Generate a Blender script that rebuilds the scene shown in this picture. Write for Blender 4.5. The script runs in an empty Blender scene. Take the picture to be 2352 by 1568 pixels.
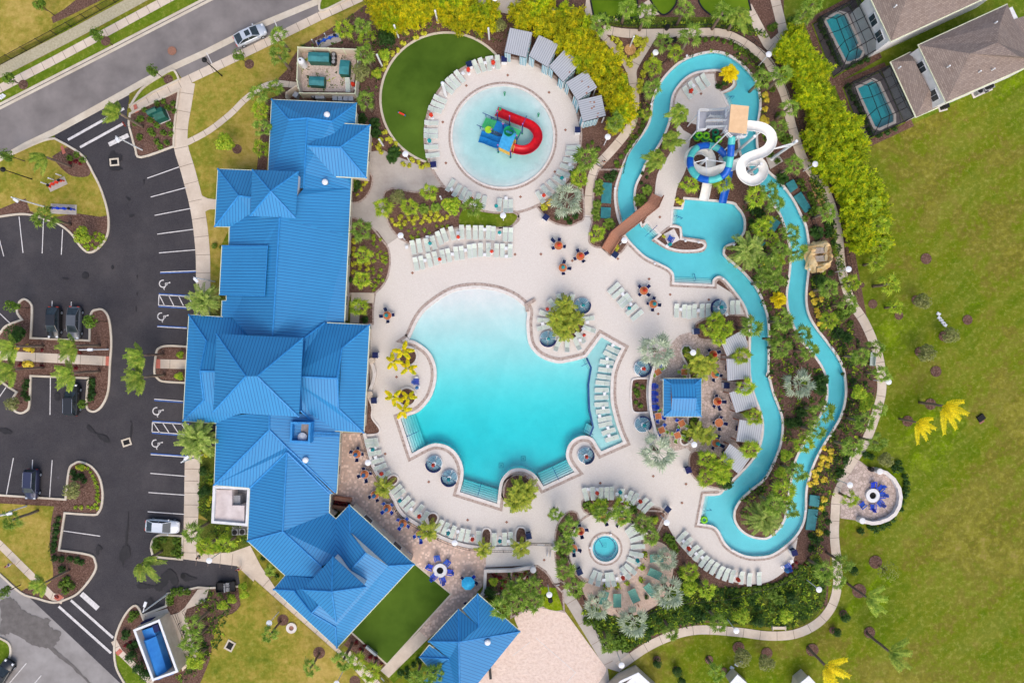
import bpy, bmesh, math, random
from mathutils import Vector, Matrix
from mathutils.geometry import delaunay_2d_cdt
R=math.radians
C=bpy.context.scene.collection
S=0.062; H=97.0            # metres per survey pixel at ground level, flying height
random.seed(7)
def W(px,py,z=0.0):
    k=S*(H-z)/H
    return Vector(((px-1176)*k,(784-py)*k,z))
def T(i,j,x,y): return (588*i+x/4.0,392*j+y/4.0)
def parse(s,tile=None,off=None):
    out=[]
    for tok in s.split():
        c=tok.endswith('!'); v=tok.rstrip('!').split(',')
        x,y=float(v[0]),float(v[1])
        if tile is not None: x,y=T(tile[0],tile[1],x,y)
        if off is not None: x,y=off[0]+x*off[2],off[1]+y*off[2]
        out.append((x,y,c)+tuple(float(q) for q in v[2:]))
    return out
def pg(s,tile=None,off=None): return [(p[0],p[1]) for p in parse(s,tile,off)]
def smooth(P,closed=False,n=4):
    N=len(P); out=[]
    for i in range(N if closed else N-1):
        a=P[i]; b=P[(i+1)%N]
        p=P[i-1] if (closed or i>0) else a
        q=P[(i+2)%N] if (closed or i+2<N) else b
        if a[2]: p=a
        if b[2]: q=b
        if a[2] and b[2]: out.append(tuple(a[:2])+tuple(a[3:])); continue
        ia=[0,1]+list(range(3,len(a)))
        for k in range(n):
            t=k/n; t2=t*t; t3=t2*t
            out.append(tuple(0.5*(2*a[d]+(b[d]-p[d])*t+(2*p[d]-5*a[d]+4*b[d]-q[d])*t2+(3*a[d]-p[d]-3*b[d]+q[d])*t3) for d in ia))
    if not closed: out.append(tuple(P[-1][:2])+tuple(P[-1][3:]))
    return out
def cv(s,tile=None,closed=True,n=4,off=None): return smooth(parse(s,tile,off),closed,n)
def circ(cx,cy,r,n=48,a0=0,a1=360):
    m=n if a1-a0>=360 else n+1
    return [(cx+r*math.cos(R(a0+(a1-a0)*k/n)),cy-r*math.sin(R(a0+(a1-a0)*k/n))) for k in range(m)]
def w2(pts): return [W(*p).xy for p in pts]
def area(p): return 0.5*sum(p[i-1][0]*p[i][1]-p[i][0]*p[i-1][1] for i in range(len(p)))
def inside(x,y,loop):
    r=False; j=len(loop)-1
    for i in range(len(loop)):
        a=loop[i]; b=loop[j]
        if (a[1]>y)!=(b[1]>y) and x<(b[0]-a[0])*(y-a[1])/(b[1]-a[1])+a[0]: r=not r
        j=i
    return r
def eo(x,y,loops):
    r=False
    for l in loops:
        if inside(x,y,l): r=not r
    return r
# ---------------------------------------------------------------- mesh collector
class MB:
    def __init__(s): s.v=[]; s.f=[]; s.m=[]; s.uv=None
    def add(s,vs,fs,m=0):
        o=len(s.v); s.v+=[tuple(v) for v in vs]
        for f in fs: s.f.append(tuple(i+o for i in f)); s.m.append(m)
    def box(s,x0,x1,y0,y1,z0,z1,m=0,M=None):
        vs=[Vector(p) for p in ((x0,y0,z0),(x1,y0,z0),(x1,y1,z0),(x0,y1,z0),(x0,y0,z1),(x1,y0,z1),(x1,y1,z1),(x0,y1,z1))]
        if M: vs=[M@v for v in vs]
        s.add(vs,[(0,3,2,1),(4,5,6,7),(0,1,5,4),(1,2,6,5),(2,3,7,6),(3,0,4,7)],m)
    def obox(s,a,b,w,z0,z1,m=0):
        a=Vector(a[:2]); b=Vector(b[:2]); d=(b-a); L=d.length or 1; n=Vector((-d.y,d.x))/L*w/2
        q=[a-n,b-n,b+n,a+n]
        s.prism(q,z0,z1,m)
    def prism(s,q,z0,z1,m=0,cap=True):
        if area(q)<0: q=list(reversed(q))
        n=len(q); vs=[(p[0],p[1],z0) for p in q]+[(p[0],p[1],z1) for p in q]
        fs=[(i,(i+1)%n,(i+1)%n+n,i+n) for i in range(n)]
        if cap: fs+=[tuple(range(n-1,-1,-1)),tuple(range(n,2*n))]
        s.add(vs,fs,m)
    def cyl(s,c,r,z0,z1,m=0,n=12,r2=None):
        r2=r if r2 is None else r2
        vs=[(c[0]+r*math.cos(6.28319*k/n),c[1]+r*math.sin(6.28319*k/n),z0) for k in range(n)]+[(c[0]+r2*math.cos(6.28319*k/n),c[1]+r2*math.sin(6.28319*k/n),z1) for k in range(n)]
        s.add(vs,[(k,(k+1)%n,(k+1)%n+n,k+n) for k in range(n)]+[tuple(range(n-1,-1,-1)),tuple(range(n,2*n))],m)
    def lathe(s,c,prof,m=0,n=16):
        vs=[]; fs=[]
        for r,z in prof: vs+=[(c[0]+r*math.cos(6.28319*k/n),c[1]+r*math.sin(6.28319*k/n),c[2]+z) for k in range(n)]
        for i in range(len(prof)-1):
            for k in range(n): fs.append((i*n+k,i*n+(k+1)%n,(i+1)*n+(k+1)%n,(i+1)*n+k))
        fs.append(tuple(range(n-1,-1,-1))); fs.append(tuple(range((len(prof)-1)*n,len(prof)*n)))
        s.add(vs,fs,m)
    def tube(s,pts,r,m=0,n=6,r2=None,closed=False):
        pts=[Vector(p) for p in pts]; N=len(pts); vs=[]; fs=[]
        up=Vector((0,0,1))
        for i,p in enumerate(pts):
            if closed: d=pts[(i+1)%N]-pts[i-1]
            else: d=pts[min(i+1,N-1)]-pts[max(i-1,0)]
            if d.length<1e-6: d=Vector((0,0,1))
            d.normalize(); a=d.cross(up)
            if a.length<0.05: a=d.cross(Vector((0,1,0)))
            a.normalize(); b=a.cross(d)
            rr=r if r2 is None else r+(r2-r)*i/max(1,N-1)
            vs+=[p+a*rr*math.cos(6.28319*k/n)+b*rr*math.sin(6.28319*k/n) for k in range(n)]
        for i in range(N if closed else N-1):
            j=(i+1)%N
            for k in range(n): fs.append((i*n+k,i*n+(k+1)%n,j*n+(k+1)%n,j*n+k))
        if not closed: fs+=[tuple(range(n-1,-1,-1)),tuple(range((N-1)*n,N*n))]
        s.add(vs,fs,m)
    def ribbon(s,pts,a,b,z0,z1,closed=False,m=0):
        # band between lateral offsets a..b (positive = left of travel, or outwards for a closed loop)
        p=[Vector(q[:2]) for q in pts]; N=len(p); sg=1
        if closed and area(p)>0: sg=-1
        A=[];B=[]
        for i in range(N):
            if closed: d0=p[i]-p[i-1]; d1=p[(i+1)%N]-p[i]
            else: d0=p[i]-p[max(i-1,0)]; d1=p[min(i+1,N-1)]-p[i]
            if d0.length<1e-6: d0=d1
            if d1.length<1e-6: d1=d0
            n0=Vector((-d0.y,d0.x)).normalized(); n1=Vector((-d1.y,d1.x)).normalized()
            n=n0+n1
            if n.length<1e-4: n=n0
            n.normalize(); c=max(0.45,n.dot(n0)); n=n/c*sg
            A.append(p[i]+n*a); B.append(p[i]+n*b)
        vs=[];fs=[]
        for q,w in zip(A,B): vs+=[(q.x,q.y,z0),(q.x,q.y,z1),(w.x,w.y,z1),(w.x,w.y,z0)]
        for i in range(N if closed else N-1):
            j=(i+1)%N
            fs+=[(4*i+1,4*j+1,4*j+2,4*i+2)]
            if z1>z0: fs+=[(4*i,4*j,4*j+1,4*i+1),(4*i+2,4*j+2,4*j+3,4*i+3)]
        if not closed and z1>z0: fs+=[(0,1,2,3),(4*N-1,4*N-2,4*N-3,4*N-4)]
        s.add(vs,fs,m)
    def leaf(s,p,d,w,m=0,n=None):
        # one narrow leaf: base p, direction d (with length), width w
        a=d.cross(n if n is not None else Vector((0,0,1)))
        if a.length<1e-4: a=Vector((1,0,0))
        a=a.normalized()*w/2
        s.add([p-a*0.5,p+a*0.5,p+d*0.6+a,p+d,p+d*0.6-a],[(0,1,2,3,4)],m)
    def build(s,name,mats,parent=None,smooth=False,fix=False):
        me=bpy.data.meshes.new(name); me.from_pydata(s.v,[],s.f)
        for m in (mats if isinstance(mats,(list,tuple)) else [mats]): me.materials.append(m)
        me.polygons.foreach_set('material_index',s.m)
        if smooth: me.polygons.foreach_set('use_smooth',[True]*len(s.f))
        if fix:
            bm=bmesh.new(); bm.from_mesh(me); bmesh.ops.recalc_face_normals(bm,faces=bm.faces[:]); bm.to_mesh(me); bm.free()
        if s.uv:
            ul=me.uv_layers.new(name='UVMap')
            for pi,pl in enumerate(me.polygons):
                for k,li in enumerate(pl.loop_indices): ul.data[li].uv=s.uv[pi][k]
        me.update()
        o=bpy.data.objects.new(name,me); C.objects.link(o)
        if parent is not None: o.parent=parent
        return o
def struct(o): o['kind']='structure'; return o
def stuff(o): o['kind']='stuff'; return o
def tag(o,label,cat,group=None):
    if label: o['label']=label
    o['category']=cat
    if group: o['group']=group
    return o
def thing(name,label,cat,loc=(0,0,0),rz=0,group=None):
    o=bpy.data.objects.new(name,None); C.objects.link(o); o.empty_display_size=0.2
    o.location=loc; o.rotation_euler=(0,0,rz)
    return tag(o,label,cat,group)
AUTO=[]
def reg(o,desc,px,py): AUTO.append((o,desc,px,py))
class Proto:
    # a thing built once; put() makes further copies of it and of each of its parts with obj.copy()
    def __init__(s,name,cat,make): s.name=name; s.cat=cat; s.make=make; s.root=None
    def put(s,loc,rz=0,sc=1,label=None,group=None):
        if s.root is None:
            t=thing(s.name,label,s.cat,loc,rz,group); s.make(t); s.root=t
        else:
            t=s.root.copy(); C.objects.link(t)
            for k in list(t.keys()):
                if k in('label','group'): del t[k]
            for ch in s.root.children:
                c=ch.copy(); C.objects.link(c); c.parent=t
                for g in ch.children:
                    d=g.copy(); C.objects.link(d); d.parent=c
            t.location=loc; t.rotation_euler=(0,0,rz); tag(t,label,s.cat,group)
        t.scale=(sc,sc,sc)
        return t
# ---------------------------------------------------------------- materials
def nm(name):
    m=bpy.data.materials.new(name); m.use_nodes=True; nt=m.node_tree
    return m,nt,nt.nodes['Principled BSDF']
def setin(b,k,v): b.inputs[k].default_value=v
def col(c): return (c[0],c[1],c[2],1)
def srgb(r,g,b,k=1.0):
    f=lambda v:(v/255/12.92 if v/255<=0.04045 else ((v/255+0.055)/1.055)**2.4)
    return tuple(min(0.9,f(v)*k) for v in (r,g,b))
def noise(nt,vec,scale,detail=4,rough=0.6):
    n=nt.nodes.new('ShaderNodeTexNoise'); n.inputs['Scale'].default_value=scale; n.inputs['Detail'].default_value=detail; n.inputs['Roughness'].default_value=rough
    if vec: nt.links.new(vec,n.inputs['Vector'])
    return n.outputs['Fac']
def ramp(nt,fac,stops,interp='LINEAR'):
    r=nt.nodes.new('ShaderNodeValToRGB'); r.color_ramp.interpolation=interp
    e=r.color_ramp.elements
    while len(e)<len(stops): e.new(0.5)
    for q,(p,c) in zip(e,stops): q.position=p; q.color=col(c) if len(c)==3 else c
    nt.links.new(fac,r.inputs['Fac']); return r.outputs['Color']
def mix(nt,fac,a,b,mode='MIX'):
    n=nt.nodes.new('ShaderNodeMix'); n.data_type='RGBA'; n.blend_type=mode
    for sock,v in ((n.inputs[0],fac),(n.inputs[6],a),(n.inputs[7],b)):
        if hasattr(v,'is_output'): nt.links.new(v,sock)
        elif isinstance(v,(int,float)): sock.default_value=v
        else: sock.default_value=col(v)
    return n.outputs[2]
def mth(nt,op,a,b=0.0,c=None):
    n=nt.nodes.new('ShaderNodeMath'); n.operation=op
    for k,v in enumerate((a,b) if c is None else (a,b,c)):
        if hasattr(v,'is_output'): nt.links.new(v,n.inputs[k])
        else: n.inputs[k].default_value=v
    return n.outputs[0]
def wpos(nt): return nt.nodes.new('ShaderNodeNewGeometry').outputs['Position']
def opos(nt): return nt.nodes.new('ShaderNodeTexCoord').outputs['Object']
def bump(nt,b,h,st,dist=0.05):
    n=nt.nodes.new('ShaderNodeBump'); n.inputs['Strength'].default_value=st; n.inputs['Distance'].default_value=dist
    nt.links.new(h,n.inputs['Height']); nt.links.new(n.outputs['Normal'],b.inputs['Normal'])
def mat(name,c,c2=None,scale=3,rough=0.7,metal=0,bmp=0.0,lo=0.35,hi=0.65,world=True,rand=0.0,spec=0.3,detail=5):
    m,nt,b=nm(name); setin(b,'Roughness',rough); setin(b,'Metallic',metal); setin(b,'Specular IOR Level',spec)
    if c2 is None: c2=tuple(v*0.86 for v in c)
    f=noise(nt,wpos(nt) if world else opos(nt),scale,detail)
    o=ramp(nt,f,[(lo,c),(hi,c2)])
    if rand:
        oi=nt.nodes.new('ShaderNodeObjectInfo'); h=nt.nodes.new('ShaderNodeHueSaturation')
        nt.links.new(o,h.inputs['Color'])
        nt.links.new(mth(nt,'MULTIPLY_ADD',oi.outputs['Random'],2*rand,1-rand),h.inputs['Value'])
        nt.links.new(mth(nt,'MULTIPLY_ADD',oi.outputs['Random'],0.05*rand/0.2,0.5-0.025*rand/0.2),h.inputs['Hue'])
        o=h.outputs['Color']
    nt.links.new(o,b.inputs['Base Color'])
    if bmp: bump(nt,b,f,bmp)
    return m
def leafmat(name,c,c2,c3=None,rand=0.18,scale=2.2):
    m,nt,b=nm(name); setin(b,'Roughness',0.6); setin(b,'Specular IOR Level',0.25)
    p=wpos(nt); f=noise(nt,p,scale,3); f2=noise(nt,p,scale*2.6,3)
    o=ramp(nt,f,[(0.3,c),(0.5,c2),(0.72,c3 or c2)])
    o=mix(nt,f2,o,tuple(v*0.5 for v in c),'MIX') if False else o
    oi=nt.nodes.new('ShaderNodeObjectInfo'); h=nt.nodes.new('ShaderNodeHueSaturation'); nt.links.new(o,h.inputs['Color'])
    v=mth(nt,'MULTIPLY_ADD',oi.outputs['Random'],2*rand,1-rand)
    v=mth(nt,'MULTIPLY',v,mth(nt,'MULTIPLY_ADD',f2,1.9,0.22))
    nt.links.new(v,h.inputs['Value'])
    nt.links.new(h.outputs['Color'],b.inputs['Base Color'])
    tr=nt.nodes.new('ShaderNodeBsdfTranslucent'); nt.links.new(h.outputs['Color'],tr.inputs['Color'])
    ms=nt.nodes.new('ShaderNodeMixShader'); ms.inputs[0].default_value=0.3
    nt.links.new(b.outputs[0],ms.inputs[1]); nt.links.new(tr.outputs[0],ms.inputs[2])
    nt.links.new(ms.outputs[0],nt.nodes['Material Output'].inputs['Surface'])
    return m
def grassmat(name,stops,big=0.035,mid=0.4,fine=9,wear=None,lush=None):
    m,nt,b=nm(name); setin(b,'Roughness',0.95); setin(b,'Specular IOR Level',0.1)
    p=wpos(nt)
    f=mth(nt,'ADD',mth(nt,'MULTIPLY',noise(nt,p,big,6,0.62),0.58),mth(nt,'MULTIPLY',noise(nt,p,mid,7,0.75),0.42))
    if lush:
        # greener ground near the irrigated edge of the resort
        m_=None
        for (x,y,r) in lush:
            v=nt.nodes.new('ShaderNodeVectorMath'); v.operation='DISTANCE'; nt.links.new(p,v.inputs[0]); v.inputs[1].default_value=((x-1176)*S,(784-y)*S,0)
            q=mth(nt,'SUBTRACT',1.0,mth(nt,'DIVIDE',v.outputs['Value'],r*S)); m_=q if m_ is None else mth(nt,'MAXIMUM',m_,q)
        f=mth(nt,'SUBTRACT',f,mth(nt,'MULTIPLY',mth(nt,'MAXIMUM',m_,0.0),0.13))
    o=ramp(nt,f,stops)
    g=noise(nt,p,fine,3,0.7)
    o=mix(nt,mth(nt,'MULTIPLY',mth(nt,'SUBTRACT',g,0.3,),0.9),o,(0.55,0.55,0.5),'MULTIPLY')
    g2=noise(nt,p,1.5,6,0.75)
    if lush:
        mp=nt.nodes.new('ShaderNodeMapping'); mp.vector_type='TEXTURE'; nt.links.new(p,mp.inputs['Vector']); mp.inputs['Rotation'].default_value=(0,0,R(42)); mp.inputs['Scale'].default_value=(14,2.6,1)
        o=mix(nt,ramp(nt,noise(nt,mp.outputs[0],1.0,4,0.6),[(0.42,(0,0,0)),(0.7,(.5,.5,.5))]),o,c_(152,148,64))
    o=mix(nt,ramp(nt,g2,[(0.35,(.8,.8,.8)),(0.62,(0,0,0))]),o,(0.72,0.74,0.6),'MULTIPLY'); o=mix(nt,ramp(nt,g2,[(0.52,(0,0,0)),(0.72,(.45,.45,.45))]),o,c_(186,176,96))
    if wear:
        q=noise(nt,p,0.9,8,0.75)
        o=mix(nt,ramp(nt,q,[(0.655,(0,0,0)),(0.73,(1,1,1))]),o,wear)
    nt.links.new(o,b.inputs['Base Color']); bump(nt,b,g,0.5,0.06)
    return m
def mulchmat(name,a,b2,c3):
    m,nt,b=nm(name); setin(b,'Roughness',0.95); setin(b,'Specular IOR Level',0.1); p=wpos(nt)
    f=noise(nt,p,5.5,6,0.8)
    o=ramp(nt,f,[(0.36,a),(0.5,b2),(0.66,c3)])
    o=mix(nt,ramp(nt,noise(nt,p,0.25,5),[(0.4,(0,0,0)),(0.7,(0.6,0.6,0.6))]),o,tuple(v*1.35 for v in b2))
    nt.links.new(o,b.inputs['Base Color']); bump(nt,b,f,0.9,0.08)
    return m
K=0.86   # albedo per photographed linear value, fixed by the exposure used
def c_(r,g,b,k=1.0): return srgb(r,g,b,K*k)
M={}
M['grass']=grassmat('field_grass',[(0.3,c_(138,166,6)),(0.39,c_(100,124,14)),(0.46,c_(124,136,26)),(0.51,c_(128,120,46)),(0.55,c_(148,144,48)),(0.62,c_(168,146,84))],big=0.06,mid=0.45,wear=c_(190,152,96),lush=[(2080,760,330),(2060,950,300),(1700,1520,330),(2000,1350,240),(1990,520,200),(2330,250,200)])
M['lush']=grassmat('lush_grass',[(0.32,c_(84,108,10)),(0.5,c_(120,146,14)),(0.65,c_(160,176,20))],big=0.05)
M['lawn']=grassmat('mown_lawn',[(0.34,c_(112,128,36)),(0.44,c_(146,146,50)),(0.51,c_(176,158,70)),(0.6,c_(206,176,98))],big=0.12,mid=0.8)
M['verge']=grassmat('verge_grass',[(0.3,c_(84,112,20)),(0.48,c_(112,136,32)),(0.66,c_(150,150,54))],big=0.09)
M['turf']=mat('artificial_turf',c_(58,84,20),c_(94,122,40),scale=0.12,rough=0.95,lo=0.3,hi=0.7,spec=0.1,detail=8)
M['putt']=mat('putting_turf',c_(84,118,16),c_(112,140,30),scale=0.2,rough=0.95,spec=0.1,detail=8)
M['mulch']=mulchmat('bark_mulch',c_(66,46,38),c_(108,80,68),c_(158,130,116))
M['mulch_tan']=mulchmat('tan_mulch',c_(130,92,54),c_(196,150,96),c_(230,190,140))
M['hedge_ground']=mulchmat('planted_ground',c_(52,60,18),c_(92,104,34),c_(124,118,70))
M['road']=mat('road_asphalt',c_(122,115,112),c_(146,138,134),scale=0.25,rough=0.9,bmp=0.15,detail=10)
M['street']=mat('street_asphalt',c_(142,136,132),c_(168,162,158),scale=0.3,rough=0.9,bmp=0.15,detail=10)
def lotmat():
    m,nt,b=nm('lot_asphalt'); setin(b,'Specular IOR Level',0.25); p=wpos(nt)
    o=ramp(nt,noise(nt,p,0.12,8,0.65),[(0.32,c_(46,44,50)),(0.52,c_(60,57,60)),(0.7,c_(78,73,74))])
    o=mix(nt,ramp(nt,noise(nt,p,8,4,0.8),[(0.35,(0,0,0)),(0.8,(0.5,0.5,0.5))]),o,c_(104,98,98))
    o=mix(nt,ramp(nt,noise(nt,p,0.5,6,0.8),[(0.64,(0,0,0)),(0.75,(0.55,0.55,0.55))]),o,c_(112,108,118))
    nt.links.new(o,b.inputs['Base Color']); nt.links.new(ramp(nt,noise(nt,p,0.4,4),[(0.3,(0.65,)*3),(0.7,(0.95,)*3)]),b.inputs['Roughness'])
    return m
M['lot']=lotmat()
M['stain']=mat('damp_stain',c_(42,40,42),c_(52,49,51),scale=1.5,rough=0.7)
M['stain2']=mat('street_damp',c_(104,98,94),c_(120,114,110),scale=1.2,rough=0.8)
def slabmat(name,a,b2,joint,L):
    m,nt,b=nm(name); setin(b,'Roughness',0.9); setin(b,'Specular IOR Level',0.15); p=wpos(nt)
    o=ramp(nt,noise(nt,p,0.35,8,0.7),[(0.34,a),(0.66,b2)])
    o=mix(nt,ramp(nt,noise(nt,p,6,4,0.7),[(0.3,(0,0,0)),(0.8,(0.3,0.3,0.3))]),o,tuple(v*0.7 for v in b2))
    nt.links.new(o,b.inputs['Base Color']); return m
M['concrete']=slabmat('pavement_concrete',c_(236,219,199),c_(212,193,172),None,1.5)
M['concrete2']=slabmat('old_concrete',c_(206,196,184),c_(182,170,160),None,1.5)
M['joint']=mat('slab_joint',c_(140,120,105),scale=3)
M['kerb']=slabmat('kerb_concrete',c_(232,220,200),c_(206,190,168),None,1.5)
M['block_path']=mat('block_path',c_(196,186,158),c_(172,162,132),scale=4,rough=0.9)
def pavemat(name,a,b2,c3,cell,grout):
    m,nt,b=nm(name); setin(b,'Roughness',0.85); setin(b,'Specular IOR Level',0.2); p=wpos(nt)
    v=nt.nodes.new('ShaderNodeTexVoronoi'); v.inputs['Scale'].default_value=cell; v.distance='CHEBYCHEV'; nt.links.new(p,v.inputs['Vector'])
    sx=nt.nodes.new('ShaderNodeSeparateColor'); nt.links.new(v.outputs['Color'],sx.inputs[0])
    o=ramp(nt,sx.outputs[0],[(0.0,a),(0.5,b2),(1.0,c3)])
    o=mix(nt,ramp(nt,v.outputs['Distance'],[(0.36,(0,0,0)),(0.5,(1,1,1))]),o,grout)
    st=noise(nt,p,0.22,8,0.7)
    o=mix(nt,ramp(nt,st,[(0.55,(0,0,0)),(0.78,(0.35,0.35,0.35))]),o,tuple(q*0.72 for q in b2))
    nt.links.new(o,b.inputs['Base Color']); return m
M['deck']=pavemat('pool_deck_pavers',c_(231,222,212),c_(228,218,208),c_(225,215,204),6.0,c_(223,212,201))
M['border']=pavemat('border_pavers',c_(196,176,162),c_(172,150,138),c_(150,130,120),4.0,c_(190,172,160))
M['terrace']=pavemat('terrace_pavers',c_(244,216,196),c_(226,196,176),c_(200,170,152),2.6,c_(200,174,158))
def flag():
    m,nt,b=nm('flagstone'); setin(b,'Roughness',0.85); p=wpos(nt)
    v=nt.nodes.new('ShaderNodeTexVoronoi'); v.inputs['Scale'].default_value=2.3; nt.links.new(p,v.inputs['Vector'])
    e=nt.nodes.new('ShaderNodeTexVoronoi'); e.feature='DISTANCE_TO_EDGE'; e.inputs['Scale'].default_value=2.3; nt.links.new(p,e.inputs['Vector'])
    sx=nt.nodes.new('ShaderNodeSeparateColor'); nt.links.new(v.outputs['Color'],sx.inputs[0])
    o=ramp(nt,sx.outputs[0],[(0,c_(198,178,166)),(0.5,c_(216,194,182)),(1,c_(176,156,144))])
    o=mix(nt,ramp(nt,e.outputs['Distance'],[(0.02,(1,1,1)),(0.09,(0,0,0))]),o,c_(166,146,132))
    nt.links.new(o,b.inputs['Base Color']); return m
M['flag']=flag()
def sandm(name,a,b2):
    m,nt,b=nm(name); setin(b,'Roughness',0.95); setin(b,'Specular IOR Level',0.1); p=wpos(nt)
    f=noise(nt,p,2.4,6,0.7)
    nt.links.new(ramp(nt,f,[(0.25,a),(0.6,b2)]),b.inputs['Base Color']); bump(nt,b,f,0.7,0.25); return m
M['sand']=sandm('volleyball_sand',c_(226,196,176),c_(246,222,206))
M['sand2']=sandm('hammock_sand',c_(208,176,154),c_(232,204,184))
M['gravel']=mulchmat('yard_gravel',c_(160,136,122),c_(206,186,172),c_(232,218,208))
M['paint']=mat('white_road_paint',c_(236,230,226),c_(206,200,196),scale=3,rough=0.7,spec=0.2)
M['bluepaint']=mat('blue_road_paint',c_(72,118,196),c_(56,96,170),scale=3)
M['pad']=mat('tactile_pad_red',c_(214,128,108),c_(190,104,86),scale=5)
M['coping']=mat('pool_coping',c_(238,230,222),c_(222,210,200),scale=2,rough=0.7)
M['white']=mat('white_paint',c_(246,246,246),c_(232,232,232),scale=4,rough=0.5)
M['wallcream']=mat('cream_stucco',c_(232,216,196),c_(216,198,176),scale=1.2,rough=0.9)
M['wallwhite']=mat('white_stucco',c_(240,238,236),c_(224,222,220),scale=1.2,rough=0.9)
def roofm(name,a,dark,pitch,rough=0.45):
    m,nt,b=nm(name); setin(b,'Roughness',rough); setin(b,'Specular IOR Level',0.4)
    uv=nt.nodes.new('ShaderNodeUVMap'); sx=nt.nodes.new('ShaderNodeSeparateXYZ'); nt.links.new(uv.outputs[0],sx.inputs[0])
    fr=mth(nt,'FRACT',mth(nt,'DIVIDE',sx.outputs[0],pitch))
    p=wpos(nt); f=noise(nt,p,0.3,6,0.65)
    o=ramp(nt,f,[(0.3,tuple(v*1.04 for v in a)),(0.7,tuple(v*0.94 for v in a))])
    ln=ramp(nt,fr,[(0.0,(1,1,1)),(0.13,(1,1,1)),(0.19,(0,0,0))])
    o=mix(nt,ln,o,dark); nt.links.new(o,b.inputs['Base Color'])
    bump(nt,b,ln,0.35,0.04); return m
M['roof']=roofm('blue_metal_roof',c_(53,143,200),c_(30,94,152),0.41)  # second colour paints seam shadows and gaps in as darker stripes
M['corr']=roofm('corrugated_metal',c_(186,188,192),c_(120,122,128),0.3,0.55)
M['rust']=mat('rust_patch',c_(140,100,84),c_(170,120,96),scale=9)
M['ridge']=mat('blue_ridge_cap',c_(62,154,220),c_(46,134,200),scale=2,rough=0.45)
M['gutter']=mat('cream_gutter',c_(236,238,206),c_(222,224,188),scale=2,rough=0.6)
def shingle():
    m,nt,b=nm('brown_shingles'); setin(b,'Roughness',0.95)
    uv=nt.nodes.new('ShaderNodeUVMap')
    br=nt.nodes.new('ShaderNodeTexBrick'); br.inputs['Scale'].default_value=1.0; br.inputs['Brick Width'].default_value=0.5; br.inputs['Row Height'].default_value=0.22; br.inputs['Mortar Size'].default_value=0.02
    br.inputs['Color1'].default_value=col(c_(160,142,130)); br.inputs['Color2'].default_value=col(c_(136,118,108)); br.inputs['Mortar'].default_value=col(c_(112,98,90))
    nt.links.new(uv.outputs[0],br.inputs['Vector'])
    o=mix(nt,ramp(nt,noise(nt,wpos(nt),0.5,6),[(0.4,(0,0,0)),(0.7,(0.4,0.4,0.4))]),br.outputs['Color'],c_(150,136,128))
    nt.links.new(o,b.inputs['Base Color']); return m
M['shingle']=shingle()
def watermat(name,absorb,dens,bmp=0.12,sc=2.5):
    m,nt,b=nm(name); nt.nodes.remove(b)
    tr=nt.nodes.new('ShaderNodeBsdfTransparent'); gl=nt.nodes.new('ShaderNodeBsdfGlossy'); gl.inputs['Roughness'].default_value=0.08
    fr=nt.nodes.new('ShaderNodeFresnel'); fr.inputs['IOR'].default_value=1.33
    p=wpos(nt); bn=nt.nodes.new('ShaderNodeBump'); bn.inputs['Strength'].default_value=bmp; bn.inputs['Distance'].default_value=0.1
    nt.links.new(noise(nt,p,sc,4,0.6),bn.inputs['Height'])
    nt.links.new(bn.outputs[0],gl.inputs['Normal']); nt.links.new(bn.outputs[0],fr.inputs['Normal'])
    ms=nt.nodes.new('ShaderNodeMixShader'); nt.links.new(fr.outputs[0],ms.inputs[0]); nt.links.new(tr.outputs[0],ms.inputs[1]); nt.links.new(gl.outputs[0],ms.inputs[2])
    va=nt.nodes.new('ShaderNodeVolumeAbsorption'); va.inputs['Color'].default_value=col(absorb); va.inputs['Density'].default_value=dens
    out=nt.nodes['Material Output']; nt.links.new(ms.outputs[0],out.inputs['Surface']); nt.links.new(va.outputs[0],out.inputs['Volume'])
    return m
M['water']=watermat('pool_water',(0.0,0.945,0.965),1.0)
def plaster(name,a,b2,sc=0.6):
    m,nt,b=nm(name); setin(b,'Roughness',0.8); p=wpos(nt)
    o=ramp(nt,noise(nt,p,sc,9,0.72),[(0.38,a),(0.62,b2)])
    o=mix(nt,ramp(nt,noise(nt,p,0.22,6,0.7),[(0.42,(0,0,0)),(0.66,(0.5,0.5,0.5))]),o,tuple(v*0.84 for v in b2))
    o=mix(nt,ramp(nt,noise(nt,p,5,4,0.8),[(0.3,(0,0,0)),(0.8,(0.35,0.35,0.35))]),o,tuple(v*0.85 for v in b2))
    nt.links.new(o,b.inputs['Base Color']); return m
M['plaster']=plaster('white_plaster',(0.90,0.90,0.89),(0.80,0.85,0.85))
M['plaster_river']=plaster('river_plaster',(0.55,0.78,0.84),(0.50,0.73,0.79))
M['plaster_kid']=plaster('kids_plaster',(0.74,0.83,0.82),(0.64,0.75,0.74))
M['tile']=mat('navy_tile',c_(30,70,140),c_(44,92,160),scale=8,rough=0.3)
M['grate']=mat('pool_grate',(.3,.58,.62),(.26,.5,.55),scale=4)
M['navy']=mat('navy_fabric',c_(32,44,96),c_(24,34,76),scale=9,rough=0.8,world=False,rand=0.12)
M['blue']=mat('bright_blue',c_(24,84,206),c_(16,66,176),scale=6,rough=0.5,rand=0.08)
M['sling']=mat('pale_sling',c_(212,220,206),c_(198,208,194),scale=9,rough=0.8,world=False,rand=0.05)
M['orange']=mat('orange_table',c_(206,124,72),c_(184,102,54),scale=4,rough=0.5)
M['blue2']=mat('compactor_blue',c_(60,150,232),c_(48,132,216),scale=1,rough=0.5)
M['lime']=mat('lime_sling',c_(176,206,84),c_(158,190,70),scale=6)
M['red']=mat('red_canvas',c_(236,74,44),c_(214,52,30),scale=7,world=False)
M['teal']=mat('teal_canvas',c_(24,176,178),c_(14,150,156),scale=7,world=False)
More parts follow.
